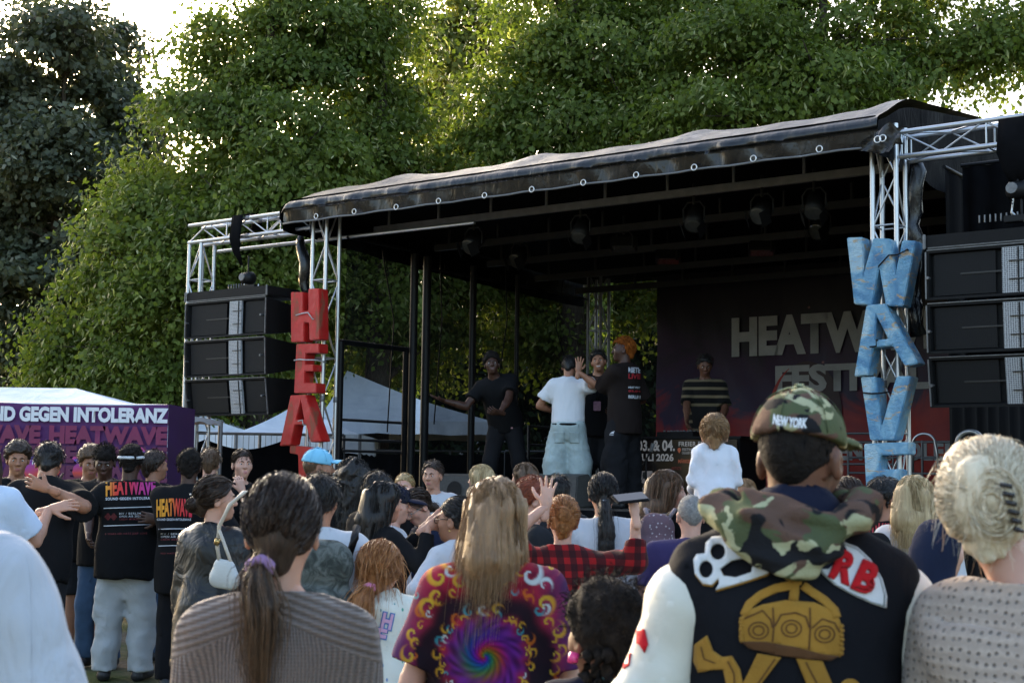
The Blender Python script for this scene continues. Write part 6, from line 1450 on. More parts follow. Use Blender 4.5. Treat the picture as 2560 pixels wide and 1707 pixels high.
# ---- man in the varsity jacket
WOOL = cloth('black_melton_wool', (.0085, .009, .012), .2, .8); CREAML = M('cream_leather', (.66, .63, .54), .5, .08, 4, bump=.25, bscale=14); CAMO_CAP, CAMO_HOOD = camo('camouflage_twill', 13), camo('camouflage_fleece', 10)
P = person('man in a black varsity jacket with cream sleeves and a camouflage cap', 1975, 2.85, 985, skin='brown', girth=1.12, hair=('crop', 'afro', dict(line=(.08, -.06))), top=dict(kind='tank', mat=WOOL, e=.032, hem=.62, fold=.005, vox=.0065, adapt=.03, neckz=1.50, nr=.07), bottom=dict(mat=JBLU), head=(-30, -2, 0), hx=.024, arms={'L': dict(l=(-.365, .06, .84)), 'R': dict(l=(.38, .06, .84))})
P.root.location.x += .0
jk = P.top; jk.name = 'jacket'
F = Field(np.array([-.62, -.35, .62]), np.array([.62, .35, 1.6]), .0065); F2 = Field(np.array([-.62, -.35, .62]), np.array([.62, .35, 1.6]), .0065)
for n_ in 'LR':
    S, E_, W_ = P.J[n_][:3]; G = F if n_ == 'L' else F2; sx = -1 if n_ == 'L' else 1; q0 = S+np.array([-sx*.055, -.01, .0]); G.cap(q0+np.array([sx*.02, 0, .0]), S+np.array([sx*.012, 0, -.04]), .056*P.k, .076*P.k, .03); G.cap(S+np.array([sx*.012, 0, -.04]), E_, .076*P.k, .080*P.k, .04); G.cap(E_, W_, .080*P.k, .060*P.k, .03)
    G.noise(.004, 11, 3, (1, 1, .8)); G.noise(.002, 30, 4, (1, 1, 1.3)); sl_ = fobj('sleeve', G, CREAML, P.root, .03)
    if n_ == 'L': slv = sl_
    else: slv2 = sl_
# hood: outer camouflage roll, dark lining inside
F = Field(np.array([-.32, -.32, 1.22]), np.array([.32, .25, 1.66]), .0055)
RH = np.array(Matrix.Rotation(R(-24), 3, 'X'))
F.ell((-.052, -.135, 1.464), (.104, .046, .070), RH, .03); F.ell((-.030, -.165, 1.420), (.055, .034, .048), RH, .04); F.cap((.01, -.165, 1.435), (.09, -.14, 1.492), .034, .025, .03, ((0, 1, .3), .8))
for s_, x1 in ((-1, .148), (1, .128)):
    F.cap((s_*.09, -.14, 1.48+(.012 if s_ > 0 else 0)), (s_*x1, -.07, 1.508), .034 if s_ < 0 else .025, .030 if s_ < 0 else .024, .03, ((0, 1, .3), .8)); F.cap((s_*x1, -.07, 1.505), (s_*.115, .04, 1.52), .030, .024, .03)
F.cap((-.11, -.165, 1.495), (.10, -.165, 1.49), .012, .012, .02); F.cap((0, -.02, 1.52), (0, -.02, 1.66), .098, .115, .015, sub=True)
F.noise(.007, 26, 8, (1, 1, 1.6)); F.noise(.004, 50, 9, (1, 1, 1.4)); hood = fobj('hood', F, CAMO_HOOD, P.root, .05)
F = Field(np.array([-.3, -.3, 1.3]), np.array([.3, .25, 1.66]), .007); F.cap((0, -.03, 1.42), (0, -.025, 1.462), .125, .105, .02, ((0, 1, 0), .92)); F.cap((0, -.0, 1.52), (0, .05, 1.70), .065, .09, .01, sub=True); F.noise(.005, 24, 2); fobj('dark_collar', F, TNV, P.root)
cp = cap_hat(P, CAMO_CAP, None, True)
def zf(x, y): return 1500+x/1.943, 900+y/1.943
def zg(x, y): return 2000+x/2.098, 960+y/2.098
bv = bvh_of(jk)
cast_text(P, cp, 'NEW YORK', 1932, 1042, 2018, 1068, M('white_embroidery', (.8, .8, .8), .7), .05, 7, step=6, lift=.003, arch=-3)
KN = [(455, 970), (470, 945), (510, 940), (515, 890), (545, 860), (600, 855), (620, 830), (660, 820), (700, 850), (725, 900), (738, 955), (758, 1000), (835, 1012), (812, 1038), (700, 1075), (562, 1115), (580, 1085), (575, 1058), (545, 1090), (500, 1085), (462, 1035)]
HO = [circ(515, 1015, 34, 42), circ(573, 930, 37, 41), circ(672, 885, 38, 40), [(583, 1012), (640, 972), (715, 958), (746, 985), (735, 1030), (660, 1055), (600, 1047)]]
cast_poly(P, jk, [(x+1, y+9) for x, y in KN], GOLDP, 'patch_edge', zf, [[(x+2, y-1) for x, y in h_] for h_ in HO], bvh=bv, lift=.003, thick=.003); cast_poly(P, jk, KN, PWHITE, 'patch', zf, HO, bvh=bv, lift=.006, thick=.004)
FB = [(82, 920), (100, 870), (150, 832), (220, 825), (300, 855), (370, 920), (430, 1020), (455, 1110), (452, 1172), (380, 1150), (280, 1105), (180, 1050), (110, 985)]
def sc_(L, f): cx, cy = sum(p[0] for p in L)/len(L), sum(p[1] for p in L)/len(L); return [(cx+(x-cx)*f, cy+(y-cy)*f) for x, y in L]
cast_poly(P, jk, FB, PWHITE, 'football_patch', zg, bvh=bv, lift=.005, thick=.003); cast_poly(P, jk, sc_(FB, .955), PDARK, 'patch_line', zg, [sc_(FB, .93)], bvh=bv, lift=.0085)
a0 = zg(250, 965); b0_ = zg(330, 1010)
cast_text(P, jk, 'R', a0[0]-36, a0[1]-42, a0[0]+22, a0[1]+36, PRED, .05, 24, bvh=bv, lift=.010, thick=.005, name='monogram'); cast_text(P, jk, 'B', b0_[0]-18, b0_[1]-38, b0_[0]+36, b0_[1]+42, PRED, .05, 24, bvh=bv, lift=.012, thick=.005, name='monogram')
n0, n1 = zg(115, 868), zg(192, 912); cast_text(P, jk, 'NYC', n0[0], n0[1]+4, n1[0], n1[1]-4, PDARK, .01, 28, bvh=bv, lift=.0085)
G1 = [(690, 1240), (722, 1212), (790, 1186), (900, 1165), (1040, 1175), (1130, 1215), (1165, 1262), (1180, 1400), (1166, 1440), (1080, 1430), (950, 1396), (800, 1372), (682, 1370), (686, 1300)]
cast_poly(P, jk, G1, GOLDP, 'crown', zf, bvh=bv, lift=.004, thick=.004)
cast_poly(P, jk, [(690, 1366), (800, 1366), (950, 1392), (1080, 1426), (1160, 1436), (1118, 1458), (1000, 1450), (850, 1430), (722, 1398)], GOLDD, 'crown_base', zf, bvh=bv, lift=.0075, thick=.003)
for L, w_ in (([(930, 1092), (850, 1108), (780, 1140), (725, 1185), (700, 1240)], 42), ([(985, 1092), (1030, 1125), (1090, 1165), (1140, 1215), (1150, 1250)], 40), ([(945, 1080), (945, 1120), (940, 1165)], 46), ([(905, 1048), (950, 1062), (1005, 1050)], 34), ([(950, 1012), (955, 1050), (958, 1092)], 44)): cast_poly(P, jk, stroke(L, w_), GOLDP, 'crown_arch', zf, bvh=bv, lift=.0045, thick=.004)
for c in ((770, 1312), (930, 1302), (1092, 1330)):
    for r_ in ((52, 44), (30, 26)): cast_poly(P, jk, circ(*c, *r_), GOLDD, 'crown_stitch', zf, [circ(*c, r_[0]-7, r_[1]-7)], bvh=bv, lift=.0078)
for L in ([(840, 1200), (845, 1290), (838, 1368)], [(1020, 1200), (1022, 1300), (1015, 1405)], [(700, 1255), (790, 1215), (830, 1260), (838, 1300)], [(850, 1290), (880, 1235), (950, 1225), (1000, 1245), (1018, 1300)], [(1030, 1300), (1080, 1255), (1140, 1275), (1165, 1320)]): cast_poly(P, jk, stroke(L, 8), GOLDD, 'crown_stitch', zf, bvh=bv, lift=.0078)
for i in range(7):
    for c in ((688-3*(i % 2), 1255+i*17), (1172+3*(i % 2), 1290+i*22)): cast_poly(P, jk, circ(*c, 11, 11, 10), GOLDP, 'crown_bead', zf, bvh=bv, lift=.006, thick=.004)
for L in ([(460, 1380), (520, 1335), (548, 1410), (592, 1440), (640, 1435), (680, 1500), (702, 1600), (620, 1600), (600, 1500), (540, 1502), (480, 1516), (455, 1460)], [(765, 1422), (880, 1442), (760, 1600), (680, 1600)], [(952, 1446), (1080, 1460), (1140, 1600), (1015, 1600)], circ(1215, 1590, 50, 45)): cast_poly(P, jk, L, GOLDP, 'ribbon', zf, bvh=bv, lift=.004, thick=.004)
for L in ([(490, 1390), (505, 1450), (560, 1470)], [(620, 1460), (650, 1520), (655, 1590)], [(850, 1450), (760, 1580)], [(1000, 1465), (1060, 1580)]): cast_poly(P, jk, stroke(L, 7), GOLDD, 'ribbon_stitch', zf, bvh=bv, lift=.0078)
cast_poly(P, slv, [(150, 1300), (180, 1292), (215, 1306), (232, 1378), (215, 1420), (192, 1382), (150, 1362)], PRED, 'sleeve_patch', zf, lift=.004, thick=.003); cast_poly(P, slv, [(120, 1450), (150, 1420), (140, 1480), (112, 1500)], PRED, 'sleeve_patch', zf, lift=.004, thick=.003); cast_poly(P, slv, [(218, 1090), (235, 1020), (248, 1000), (238, 1070), (226, 1112)], PRED, 'sleeve_patch', zf, lift=.004, thick=.003)
for L, m_ in (([(592, 1360), (620, 1340), (640, 1372), (690, 1380), (680, 1400), (640, 1392), (612, 1415), (594, 1395)], TBK), ([(620, 1290), (660, 1300), (690, 1370), (640, 1372), (618, 1336)], PWHITE), ([(612, 1480), (650, 1500), (690, 1568), (660, 1568), (620, 1520)], TBK), ([(630, 1440), (690, 1410), (716, 1500), (705, 1560), (660, 1500)], PWHITE), ([(640, 1520), (660, 1520), (680, 1560), (668, 1566)], PRED)): cast_poly(P, slv2, L, m_, 'sleeve_patch', zg, lift=.004+.001*(m_ is TBK), thick=.002)
# ---- blond woman in a crochet top
CRO = crochet('beige_crochet', (.52, .42, .345))
P = person('blond woman with pinned up hair in a beige crochet hooded top', 2585, 2.65, 1120, hx=-.085, yaw=-42, sex='f', skin='fair', girth=1.12, hair=('bun', 'pale', dict(nofuzz=1, th=.030, vox=.0045, line=(.10, -.105), bun=[((.02, -.112, .03), .046), ((.04, -.105, -.015), .040), ((-.01, -.108, .07), .040)])), top=dict(kind='hoodie', mat=CRO, e=.036, se=.038, fold=.006, vox=.007, adapt=.03, hood=False), bottom=dict(mat=JBLU), head=(14, 0, -3))
F = Field(np.array([-.33, -.32, 1.0]), np.array([.33, .2, 1.5]), .006)
for s in (-1, 1):
    for i in range(9):
        a, b = (.0+.33*i/9*1.0, .0+.33*(i+1)/9); q0, q1 = (np.array(P.T(s*(.175*math.sin(math.pi*.5*min(1, u/.33*1.05))), -.135+.10*(u/.33)**2, 1.27+.155*(u/.33)**1.4)) for u in (a, b)); F.cap(q0, q1, .042, .036, .03, ((0, 1, .5), .7))
F.cap(P.T(-.09, -.12, 1.36), P.T(.09, -.12, 1.36), .05, .05, .05, ((0, 1, 0), .6)); F.noise(.005, 18, 2); fobj('hood', F, CRO, P.root)
strands('combed_strands', swept(P, 3400, (.035, -.16, .02), 31, (.10, -.11), .032, .0022), .00065, HR['pale'], P.hair)
g = np.random.default_rng(77); n_ = 420; t0 = g.uniform(0, 6.28, n_); rr_ = .015+.045*g.random(n_)
C_ = np.stack([np.stack([.028+rr_*np.cos(t0+w_)*.95, -.135-.03*(1-rr_/.06)+g.normal(size=n_)*.004, .018+rr_*np.sin(t0+w_)*1.25], 1) for w_ in np.linspace(0, 2.2, 7)], 1); strands('twist_strands', to_local(P, bez(C_, 14)), .0009, HR['pale'], P.hair)
q = scalp(P, 320, 17, (.10, -.13), .028); tg = np.cross(q, g.normal(size=q.shape)); tg /= np.linalg.norm(tg, axis=1)[:, None]; e_ = q*1.07+tg*.055+np.array([0, -.01, -.03]); strands('flyaway_strands', to_local(P, bez(np.stack([q*.98, q*1.04+tg*.028, e_], 1), 8)), .0005, HR['pale'], P.hair)
CLIP = M('dark_claw_clip', (.02, .015, .015), .25)
for i in range(6): tube_part('hair_clip', [P.hp((.045+.004*i, -.168+.002*i, .055-.017*i)), P.hp((.066+.002*i, -.160+.004*i, .050-.017*i))], .0042, CLIP, P.root)
# ---- ginger girl
CRM = cloth('cream_sprinkle_sweat', lambda b: b.mix(b.ramp((lambda v: (b.l(b.map((1, 1, .55), rot=(0, .5, 0)), v.inputs['Vector']), v.outputs['Distance'])[1])(b.n('TexVoronoi')), [(.0, (1, 1, 1)), (.14, (1, 1, 1)), (.17, (0, 0, 0))]), (.66, .65, .57), b.ramp(b.noise(9, 1), [(.4, (.10, .32, .24)), (.6, (.16, .25, .45))])), fold=.5)
for n_ in CRM.node_tree.nodes:
    if n_.bl_idname == 'ShaderNodeTexVoronoi': n_.inputs['Scale'].default_value = 30
STR = cloth('pink_striped_leggings', lambda b: b.ramp(b.math('SINE', b.math('MULTIPLY', b.xyz()[2], 190)), [(.25, (.55, .42, .42)), (.6, (.50, .06, .12))]))
P = person('ginger girl in a cream sprinkled hooded sweater with a long ponytail', 955, 6.0, 1358, sex='f', skin='fair', hs=.90, girth=1.12, hair=('pony', 'red', dict(nofuzz=1, th=.026, len=.52, line=(.10, -.10), tail=[(-.01, -.12, -.055), (-.035, -.165, -.12), (-.045, -.16, -.25), (-.06, -.15, -.42)], tr=[.022, .045, .05, .014])), top=dict(kind='hoodie', mat=CRM, e=.026, se=.026, hem=.80, vox=.0065), bottom=dict(mat=STR), head=(-10, 0, 0), arms={'L': dict(l=(-.22, .22, 1.02)), 'R': dict(l=(.25, .18, 1.02))})
scrunchie(P, (-.012, -.135, -.062), .016, cloth('pink_scrunchie', (.62, .22, .36), .2)); strands('combed_strands', swept(P, 1500, (-.012, -.135, -.06), 41, (.10, -.105), .028, .005), .0012, HR['red'], P.hair); strands('tail_strands', tail(P, 500, [(-.01, -.13, -.06), (-.035, -.175, -.13), (-.045, -.17, -.26), (-.06, -.16, -.45)], [.02, .05, .055, .03], 42), .0012, HR['red'], P.hair)
q = scalp(P, 300, 47, (.08, -.16), .03); e_ = q+np.array([.02, -.01, -.12])+np.random.default_rng(3).normal(size=q.shape)*.02; strands('loose_strands', to_local(P, bez(np.stack([q, (q+e_)/2*np.array([1.08, 1.08, 1]), e_], 1), 9)), .0011, HR['red'], P.hair)
LPK, LBL = cloth('pink_letter_print', (.62, .36, .52)), cloth('blue_letter_print', (.12, .22, .45))
for ch, c in (('H', (968, 1552)), ('F', (952, 1590))): cast_text(P, P.top, ch, c[0]-16, c[1]-23, c[0]+16, c[1]+23, LBL, .12, 12, step=8, lift=.003); cast_text(P, P.top, ch, c[0]-13, c[1]-20, c[0]+13, c[1]+20, LPK, .04, 12, step=8, lift=.006)
cast_text(P, P.top, 'ANT', 918, 1630, 936, 1640, LPK, .02, 8, step=8)
bm = bmesh.new(); kk = P.k; N_ = 48
for i in range(N_):
    a, b = 2*math.pi*i/N_, 2*math.pi*(i+1)/N_
    rad = lambda a, z: (Vector((( .205+.012*math.sin(a*9))*math.cos(a)*(1+.12*z), (.165+.012*math.sin(a*9))*math.sin(a)*(1+.12*z), .80-.085*z-.006*math.sin(a*9+1)))*kk)
    bm.faces.new([bm.verts.new(rad(a, -.6)), bm.verts.new(rad(b, -.6)), bm.verts.new(rad(b, 1)), bm.verts.new(rad(a, 1))])
bmesh.ops.remove_doubles(bm, verts=bm.verts, dist=.0005); bobj('frilled_hem', bm, WHT, P.root, True)
# ------------------------------------------------------------ crowd
def grad(name, stops, sx=3.0):
    b = NB(name); x, y, z = b.xyz(); b.set(color=b.ramp(b.math('ADD', b.math('MULTIPLY', x, sx), b.math('ADD', b.math('MULTIPLY', z, .25), .15)), stops), rough=.6, spec=.2); return b.m
HEATP = grad('hot_gradient_print', [(.05, (.70, .30, .03)), (.3, (.60, .05, .03)), (.6, (.55, .03, .06)), (.95, (.42, .04, .22))]); REDP = M('red_print', (.40, .02, .03), .6); DREDP = M('dim_red_print', (.16, .012, .018), .6); WHP = M('white_tee_print', (.55, .56, .6), .6)
PLAID = cloth('red_black_plaid', lambda b: b.mix(b.math('MULTIPLY', b.math('GREATER_THAN', b.math('SINE', b.math('MULTIPLY', b.xyz()[2], 105)), -.1), .72), b.mix(b.math('MULTIPLY', b.math('GREATER_THAN', b.math('SINE', b.math('MULTIPLY', b.math('ADD', b.xyz()[0], b.math('MULTIPLY', b.xyz()[1], .35)), 105)), -.1), .78), (.30, .012, .014), (.012, .010, .012)), (.020, .008, .010)))
_b = NB('black_leather'); _n = _b.noise(7, 3, None, .5, .8); _b.set(color=(.006, .0065, .0075), rough=_b.ramp(_n, [(.3, (.30,)*3), (.7, (.55,)*3)]), spec=.4); _b.bump(_n, .55, .06); LEATH = _b.m; REDS = cloth('red_sweater', (.36, .012, .015)); PURP = cloth('purple_navy_jersey', (.035, .026, .085)); NAVYJ = cloth('navy_jacket', (.014, .019, .042)); MAUV = cloth('mauve_grey_cloth', (.22, .19, .21)); DENG = cloth('patterned_grey_blue_tee', lambda b: b.ramp(b.noise(24, 4), [(.4, (.34, .40, .46)), (.5, (.42, .47, .52)), (.58, (.07, .10, .12))]))
BP = cloth('black_trousers', (.011, .011, .013)); GAP = cloth('grey_camouflage_pack', lambda b: b.ramp(b.noise(16, 4, None, .6, 1.0), [(.4, (.035, .04, .036)), (.5, (.07, .078, .07)), (.6, (.12, .13, .12))]))
# ---- the group on the left
P = person('man with a white headband in a HEATWAVE T-shirt and pale grey baggy trousers', 325, 11.0, 1114, skin='dark', girth=1.12, hair=('afro', 'afro', dict(r=.014)), top=dict(mat=TBK, e=.034, se=.03, hem=.76, sleeve=.9, fold=.007), bottom=dict(mat=GREYP, wide=1.34, e=.022, fold=.008), stance=.13, arms={'L': dict(w=wv(150, 1215, 10.9), pole=(-.3, -.6, -1)), 'R': dict(l=(.34, .18, 1.05))}, head=(4, -4, 0))
HB = M('white_headband', (.66, .68, .70), .8); tube_part('headband', [P.hp((.089*math.cos(a), -.014+.112*math.sin(a), .040+.012*math.sin(a))) for a in np.linspace(0, 2*math.pi, 29)], .0125*P.hs, HB, P.root)
bv = bvh_of(P.top); cast_text(P, P.top, 'HEATWAVE', 264, 1194, 389, 1236, HEATP, .045, -1, bvh=bv, step=12, lift=.006, arch=4); cast_text(P, P.top, 'SOUND GEGEN INTOLERANZ', 264, 1242, 388, 1249, WHP, .03, -1, 1.15, bvh=bv, step=12, lift=.006)
for y in (1268, 1312): cast_poly(P, P.top, stroke([(259, y+2), (320, y), (383, y-2)], 2.2), WHP, 'print_line', bvh=bv, step=12, lift=.006)
for i, (t_, y, m_) in enumerate((('MV / BERLIN', 1283, WHP), ('OPEN AIR 2026', 1290, WHP), ('CREW MEMBER', 1297, DREDP))): cast_text(P, P.top, t_, 298, y-2.5, 352, y+2.5, m_, .01, -1, 1.2, bvh=bv, step=12, lift=.006)
cast_text(P, P.top, '4 YEARS NO HATE JUST LOVE', 262, 1331, 368, 1337, DREDP, .01, -1, 1.2, bvh=bv, step=12, lift=.006)
for i in range(18): hh = 2+7*abs(math.sin(i*.37))*(.4+.6*abs(math.sin(i*.35))); cast_poly(P, P.top, [(262+i*1.7, 1291-hh), (263+i*1.7, 1291-hh), (263+i*1.7, 1291+hh), (262+i*1.7, 1291+hh)], DREDP, 'sound_wave_print', bvh=bv, step=12, lift=.006)
cast_poly(P, P.top, [(310, 1180), (325, 1174), (342, 1180), (330, 1186)], M('olive_bandana', (.16, .18, .10), .8), 'neck_scarf', bvh=bv, lift=.008)
P = person('man in a HEATWAVE T-shirt standing right of the white headband', 472, 10.6, 1124, yaw=6, skin='dark', girth=1.1, hair=('afro', 'afro', dict(r=.012)), top=dict(mat=TBK, e=.034, se=.032, hem=.70, sleeve=.95, fold=.007), bottom=dict(mat=BP, wide=1.25), arms={'L': dict(w=wv(402, 1298, 10.70), pole=(.3, -.2, -1), fd=(-1, .05, .12), pn=(0, 1, 0), pose='flat'), 'R': dict(l=(.3, .1, .95))})
bv = bvh_of(P.top); cast_text(P, P.top, 'HEATWAVE', 391, 1245, 480, 1290, HEATP, .045, 0, bvh=bv, step=12, lift=.006, arch=3); cast_text(P, P.top, 'SOUND GEGEN INTOLERANZ', 392, 1295, 478, 1301, WHP, .02, 0, 1.1, bvh=bv, step=12, lift=.006)
for y in (1321, 1363): cast_poly(P, P.top, stroke([(396, y+1), (430, y), (475, y)], 2.0), WHP, 'print_line', bvh=bv, step=12, lift=.006)
for i, (t_, y, m_) in enumerate((('MV / BERLIN', 1334, WHP), ('OPEN AIR 2026', 1341, WHP), ('CREW MEMBER', 1348, DREDP), ('NO HATE JUST', 1383, DREDP))): cast_text(P, P.top, t_, 402, y-2.5, 460, y+2.5, m_, .01, 0, 1.2, bvh=bv, step=12, lift=.006)
person('man in a black T-shirt bowing his head with a hand behind his neck', 100, 9.6, 1152, H=1.76, skin='tan', lean=13, girth=1.12, hair=('short', 'black', dict(th=.02)), top=dict(mat=TBK, e=.03, se=.03, hem=.80, sleeve=.9, fold=.007), bottom=dict(mat=DKG, wide=1.15), head=(10, -28, 0), arms={'R': dict(w=wv(122, 1222, 9.35), pole=(1, -.3, -.5), fd=(-1, .1, .35), pn=(0, 1, 0), pose='flat'), 'L': dict(l=(-.3, .2, 1.0))})
person('person with long dreadlocks in a pale blue T-shirt reaching across at the left edge', -46, 8.3, 1100, yaw=-6, skin='light', hair=('dreads', 'dark', dict(len=.30)), top=dict(mat=SKYT, e=.028, se=.03, sleeve=.75), bottom=dict(mat=JBLU), head=(15, 0, 0), arms={'R': dict(w=wv(122, 1274, 8.6), pole=(.1, -.5, -1), fd=(.96, .2, .28), pn=(0, .8, -.6), pose='flat')})
person('person with curly brown hair and blond tips behind the left edge group', 42, 11.2, 1106, yaw=-150, skin='tan', hair=('afro', 'dark', dict(r=.022)), top=dict(mat=TBK), bottom=dict(mat=BP), face=True, head=(-10, -10, 0))
person('young man with a brown afro and light brown face looking down in the huddle', 224, 12.2, 1118, yaw=-155, skin='tan', hair=('afro', 'brown', dict(r=.028)), top=dict(mat=TBK), bottom=dict(mat=DKG, kind='shorts'), face=True, head=(0, -16, 0), arms={'L': dict(w=wv(250, 1335, 11.4), pose='relaxed')})
person('young man with dark skin and black hair facing us in the huddle', 262, 11.7, 1116, yaw=178, skin='dark', hair=('flat', 'afro'), top=dict(mat=TBK), bottom=dict(mat=JBLU), face=True, head=(12, -18, 0), arms={'R': dict(w=wv(222, 1340, 11.3), pole=(-1, 0, -.6))})
person('person with dark brown bowl cut right of the white headband', 384, 12.2, 1128, yaw=-30, skin='tan', hair=('short', 'dark', dict(th=.02, line=(.09, -.08))), top=dict(mat=TBK), bottom=dict(mat=JBLU), head=(-20, 0, 0))
person('man with short brown hair and a black top seen from behind near the mast', 523, 12.9, 1122, skin='fair', hair=('short', 'brown', dict(th=.016)), top=dict(mat=TBK), bottom=dict(mat=JBLU))
person('woman with tied back dark hair holding a hand to her chin', 603, 12.0, 1122, yaw=-148, sex='f', skin='fair', hair=('pony', 'dark', dict(th=.008, tail=[(0, -.10, -.05), (0, -.13, -.10), (0, -.11, -.2)], tr=[.02, .03, .01])), top=dict(kind='long', mat=TBK), bottom=dict(mat=BP), face=True, head=(-6, 0, 0), arms={'L': dict(w=wv(606, 1232, 11.7), pole=(0, .2, -1), fd=(.2, -.1, 1), pn=(0, -1, 0), pose='relaxed')})
P = person('woman in a black leather jacket turning her head to the right', 540, 7.2, 1192, yaw=-28, sex='f', skin='light', girth=1.02, hair=('bun', 'dark', dict(th=.018, line=(.09, -.10), bun=[((-.01, -.13, -.03), .045)])), top=dict(kind='jacket', mat=LEATH, e=.034, se=.034, hem=.70, fold=.008), bottom=dict(mat=BP), head=(-42, 0, 0), face=True)
PEARL = M('pearl', (.8, .76, .7), .2)
for i in range(5): tube_part('hair_pin', [P.hp((-.05+.008*i, -.14+.004*i, .03-.02*i)), P.hp((-.046+.008*i, -.146+.004*i, .03-.02*i))], .005, PEARL, P.root)
# shoulder bag
BAGM = M('pale_grey_leather_bag', (.46, .48, .47), .4, .08, 8, bump=.15, bscale=60); c = at(560, 1420, 6.93)
root = thing('shoulder_bag', 'small pale grey shoulder bag hanging over the leather jacket', 'bag', c-Vector((0, 0, .1)), R(-28)); F = Field((-.16, -.08, -.02), (.16, .08, .25), .005)
F.cap((-.045, 0, .05), (.05, 0, .045), .042, .045, .02, ((0, 1, 0), .55)); F.cap((-.03, 0, .12), (.035, 0, .11), .026, .03, .05, ((0, 1, 0), .5)); F.noise(.002, 40, 1); fobj('pouch', F, BAGM, root)
tube_part('strap', [(-.03, 0, .14), (-.045, .0, .20), (-.02, -.02, .30), (.03, -.01, .40), (.08, .03, .46), (.10, .08, .46)], .010, M('cream_strap', (.52, .46, .38), .5), root); tube_part('strap', [(.04, 0, .13), (.01, .0, .19), (-.02, -.02, .28)], .008, M('cream_strap', 'ffffff'), root); tube_part('buckle', [(-.04, -.012, .215), (-.025, -.022, .235)], .014, M('brass_buckle', (.5, .36, .15), .3, metal=.9), root)
# ---- centre left
P = person('young man with a light blue cap in profile before the red letter T', 792, 10.2, 1124, yaw=-62, skin='tan', hair=('crop', 'brown'), top=dict(mat=DENG, e=.028, se=.03, hem=.8), bottom=dict(mat=JBLU), face=True, head=(-14, 0, 0), arms={'R': dict(l=(.22, .32, 1.05))})
CAPB = cloth('light_blue_cap_cloth', (.20, .50, .68), .1); cp = cap_hat(P, CAPB); cast_poly(P, cp, [(806, 1121), (818, 1118), (829, 1127), (833, 1134), (822, 1130), (812, 1127)], M('navy_embroidery', (.02, .03, .09), .7), 'emblem', step=6, lift=.003)
P = person('person with short dark hair in a printed white T-shirt behind the ponytail', 800, 6.2, 1185, skin='tan', yaw=-10, hair=('short', 'black', dict(th=.016)), top=dict(mat=WHT, e=.03, se=.035, sleeve=.9, fold=.007), bottom=dict(mat=DKG), arms={'R': dict(l=(.27, .10, .88))})
bv = bvh_of(P.top)
for pts_, m_ in ((circ(790, 1385, 12, 6), M('cyan_print', (.08, .45, .65), .6)), (stroke([(788, 1362), (798, 1366), (806, 1362)], 6), TBK), (circ(797, 1378, 3, 3), TBK)): cast_poly(P, P.top, pts_, m_, 'print', bvh=bv, step=10, lift=.004)
c = at(800, 1455, 5.93); root = thing('backpack', 'grey camouflage backpack on the back of the white T-shirt', 'backpack', c-Vector((0, 0, .2)), R(-10)); F = Field((-.24, -.2, -.05), (.24, .2, .5), .007); F.cap((-.06, 0, .08), (.06, 0, .08), .11, .11, .03, ((0, 1, 0), .7)); F.cap((-.05, .0, .28), (.05, 0, .28), .10, .10, .05, ((0, 1, 0), .65)); F.cap((-.05, -.07, .10), (.05, -.07, .10), .07, .07, .03, ((0, 1, 0), .6)); F.noise(.006, 18, 1); fobj('pouch', F, GAP, root)
for s in (-1, 1): tube_part('strap', [(s*.10, .06, .30), (s*.13, .04, .38), (s*.12, .10, .42)], .018, BLK, root)
person('woman with a wide mass of curly black hair and a black top', 882, 9.6, 1147, sex='f', skin='brown', hair=('curly', 'black', dict(len=.44)), top=dict(mat=TBK, kind='long'), bottom=dict(mat=JBLU))
person('person with black hair half hidden beside the curly haired woman', 944, 9.0, 1180, skin='tan', yaw=-40, hair=('short', 'black', dict(th=.016)), top=dict(mat=TBK), bottom=dict(mat=JBLU))
person('woman with long straight black hair clapping her raised hands', 958, 7.8, 1204, yaw=-58, sex='f', skin='light', girth=1.05, hair=('long', 'black', dict(len=.44, w=.9)), top=dict(mat=TBK, kind='long', e=.024, se=.018), bottom=dict(mat=BP), head=(-10, -6, 0), face=True, arms={'R': dict(w=wv(1068, 1318, 7.62), pole=(.4, -.1, -1), fd=(.1, .85, .5), pn=(-1, 0, .1), pose='flat'), 'L': dict(w=wv(1072, 1308, 7.72), pole=(-.4, -.1, -1), fd=(.12, .8, .6), pn=(1, 0, .1), pose='flat')})
P = person('boy with a navy cap in profile among the women', 984, 8.5, 1214, yaw=-88, skin='fair', hair=('short', 'black'), top=dict(mat=WHT), bottom=dict(mat=DKG), face=True, head=(0, -8, 0)); cap_hat(P, TNV)
person('blond girl facing us with her hand at her mouth', 1012, 11.2, 1182, yaw=172, sex='f', skin='fair', hair=('pony', 'blond', dict(th=.007)), top=dict(mat=TBK, kind='tank', e=.014), bottom=dict(mat=JBLU), face=True, arms={'L': dict(w=wv(1022, 1262, 10.85), pole=(-.6, .2, -1), fd=(0, -.1, 1), pn=(0, -1, 0)), 'R': dict(l=(.2, .25, 1.1))})
P = person('smiling man with short dark hair and a white T-shirt by the stage', 1083, 12.2, 1152, yaw=160, skin='light', hair=('short', 'dark', dict(th=.010, line=(.085, -.05))), top=dict(mat=WHT), bottom=dict(mat=DKG), face=True, head=(0, -4, 0))
P = person('woman with glasses and dark hair looking down at her hands', 1092, 9.0, 1212, yaw=118, sex='f', skin='fair', lean=8, hair=('pony', 'dark', dict(th=.012, tail=[(0, -.10, -.04), (.0, -.13, -.10), (.0, -.12, -.22)], tr=[.02, .03, .015])), top=dict(mat=NAVYJ, kind='jacket', e=.03), bottom=dict(mat=DKG), face=True, head=(10, -26, 0), arms={'L': dict(l=(-.08, .38, 1.12)), 'R': dict(l=(.10, .36, 1.12))}); glasses(P, M('thin_steel_frame', (.3, .28, .26), .3, metal=.8))
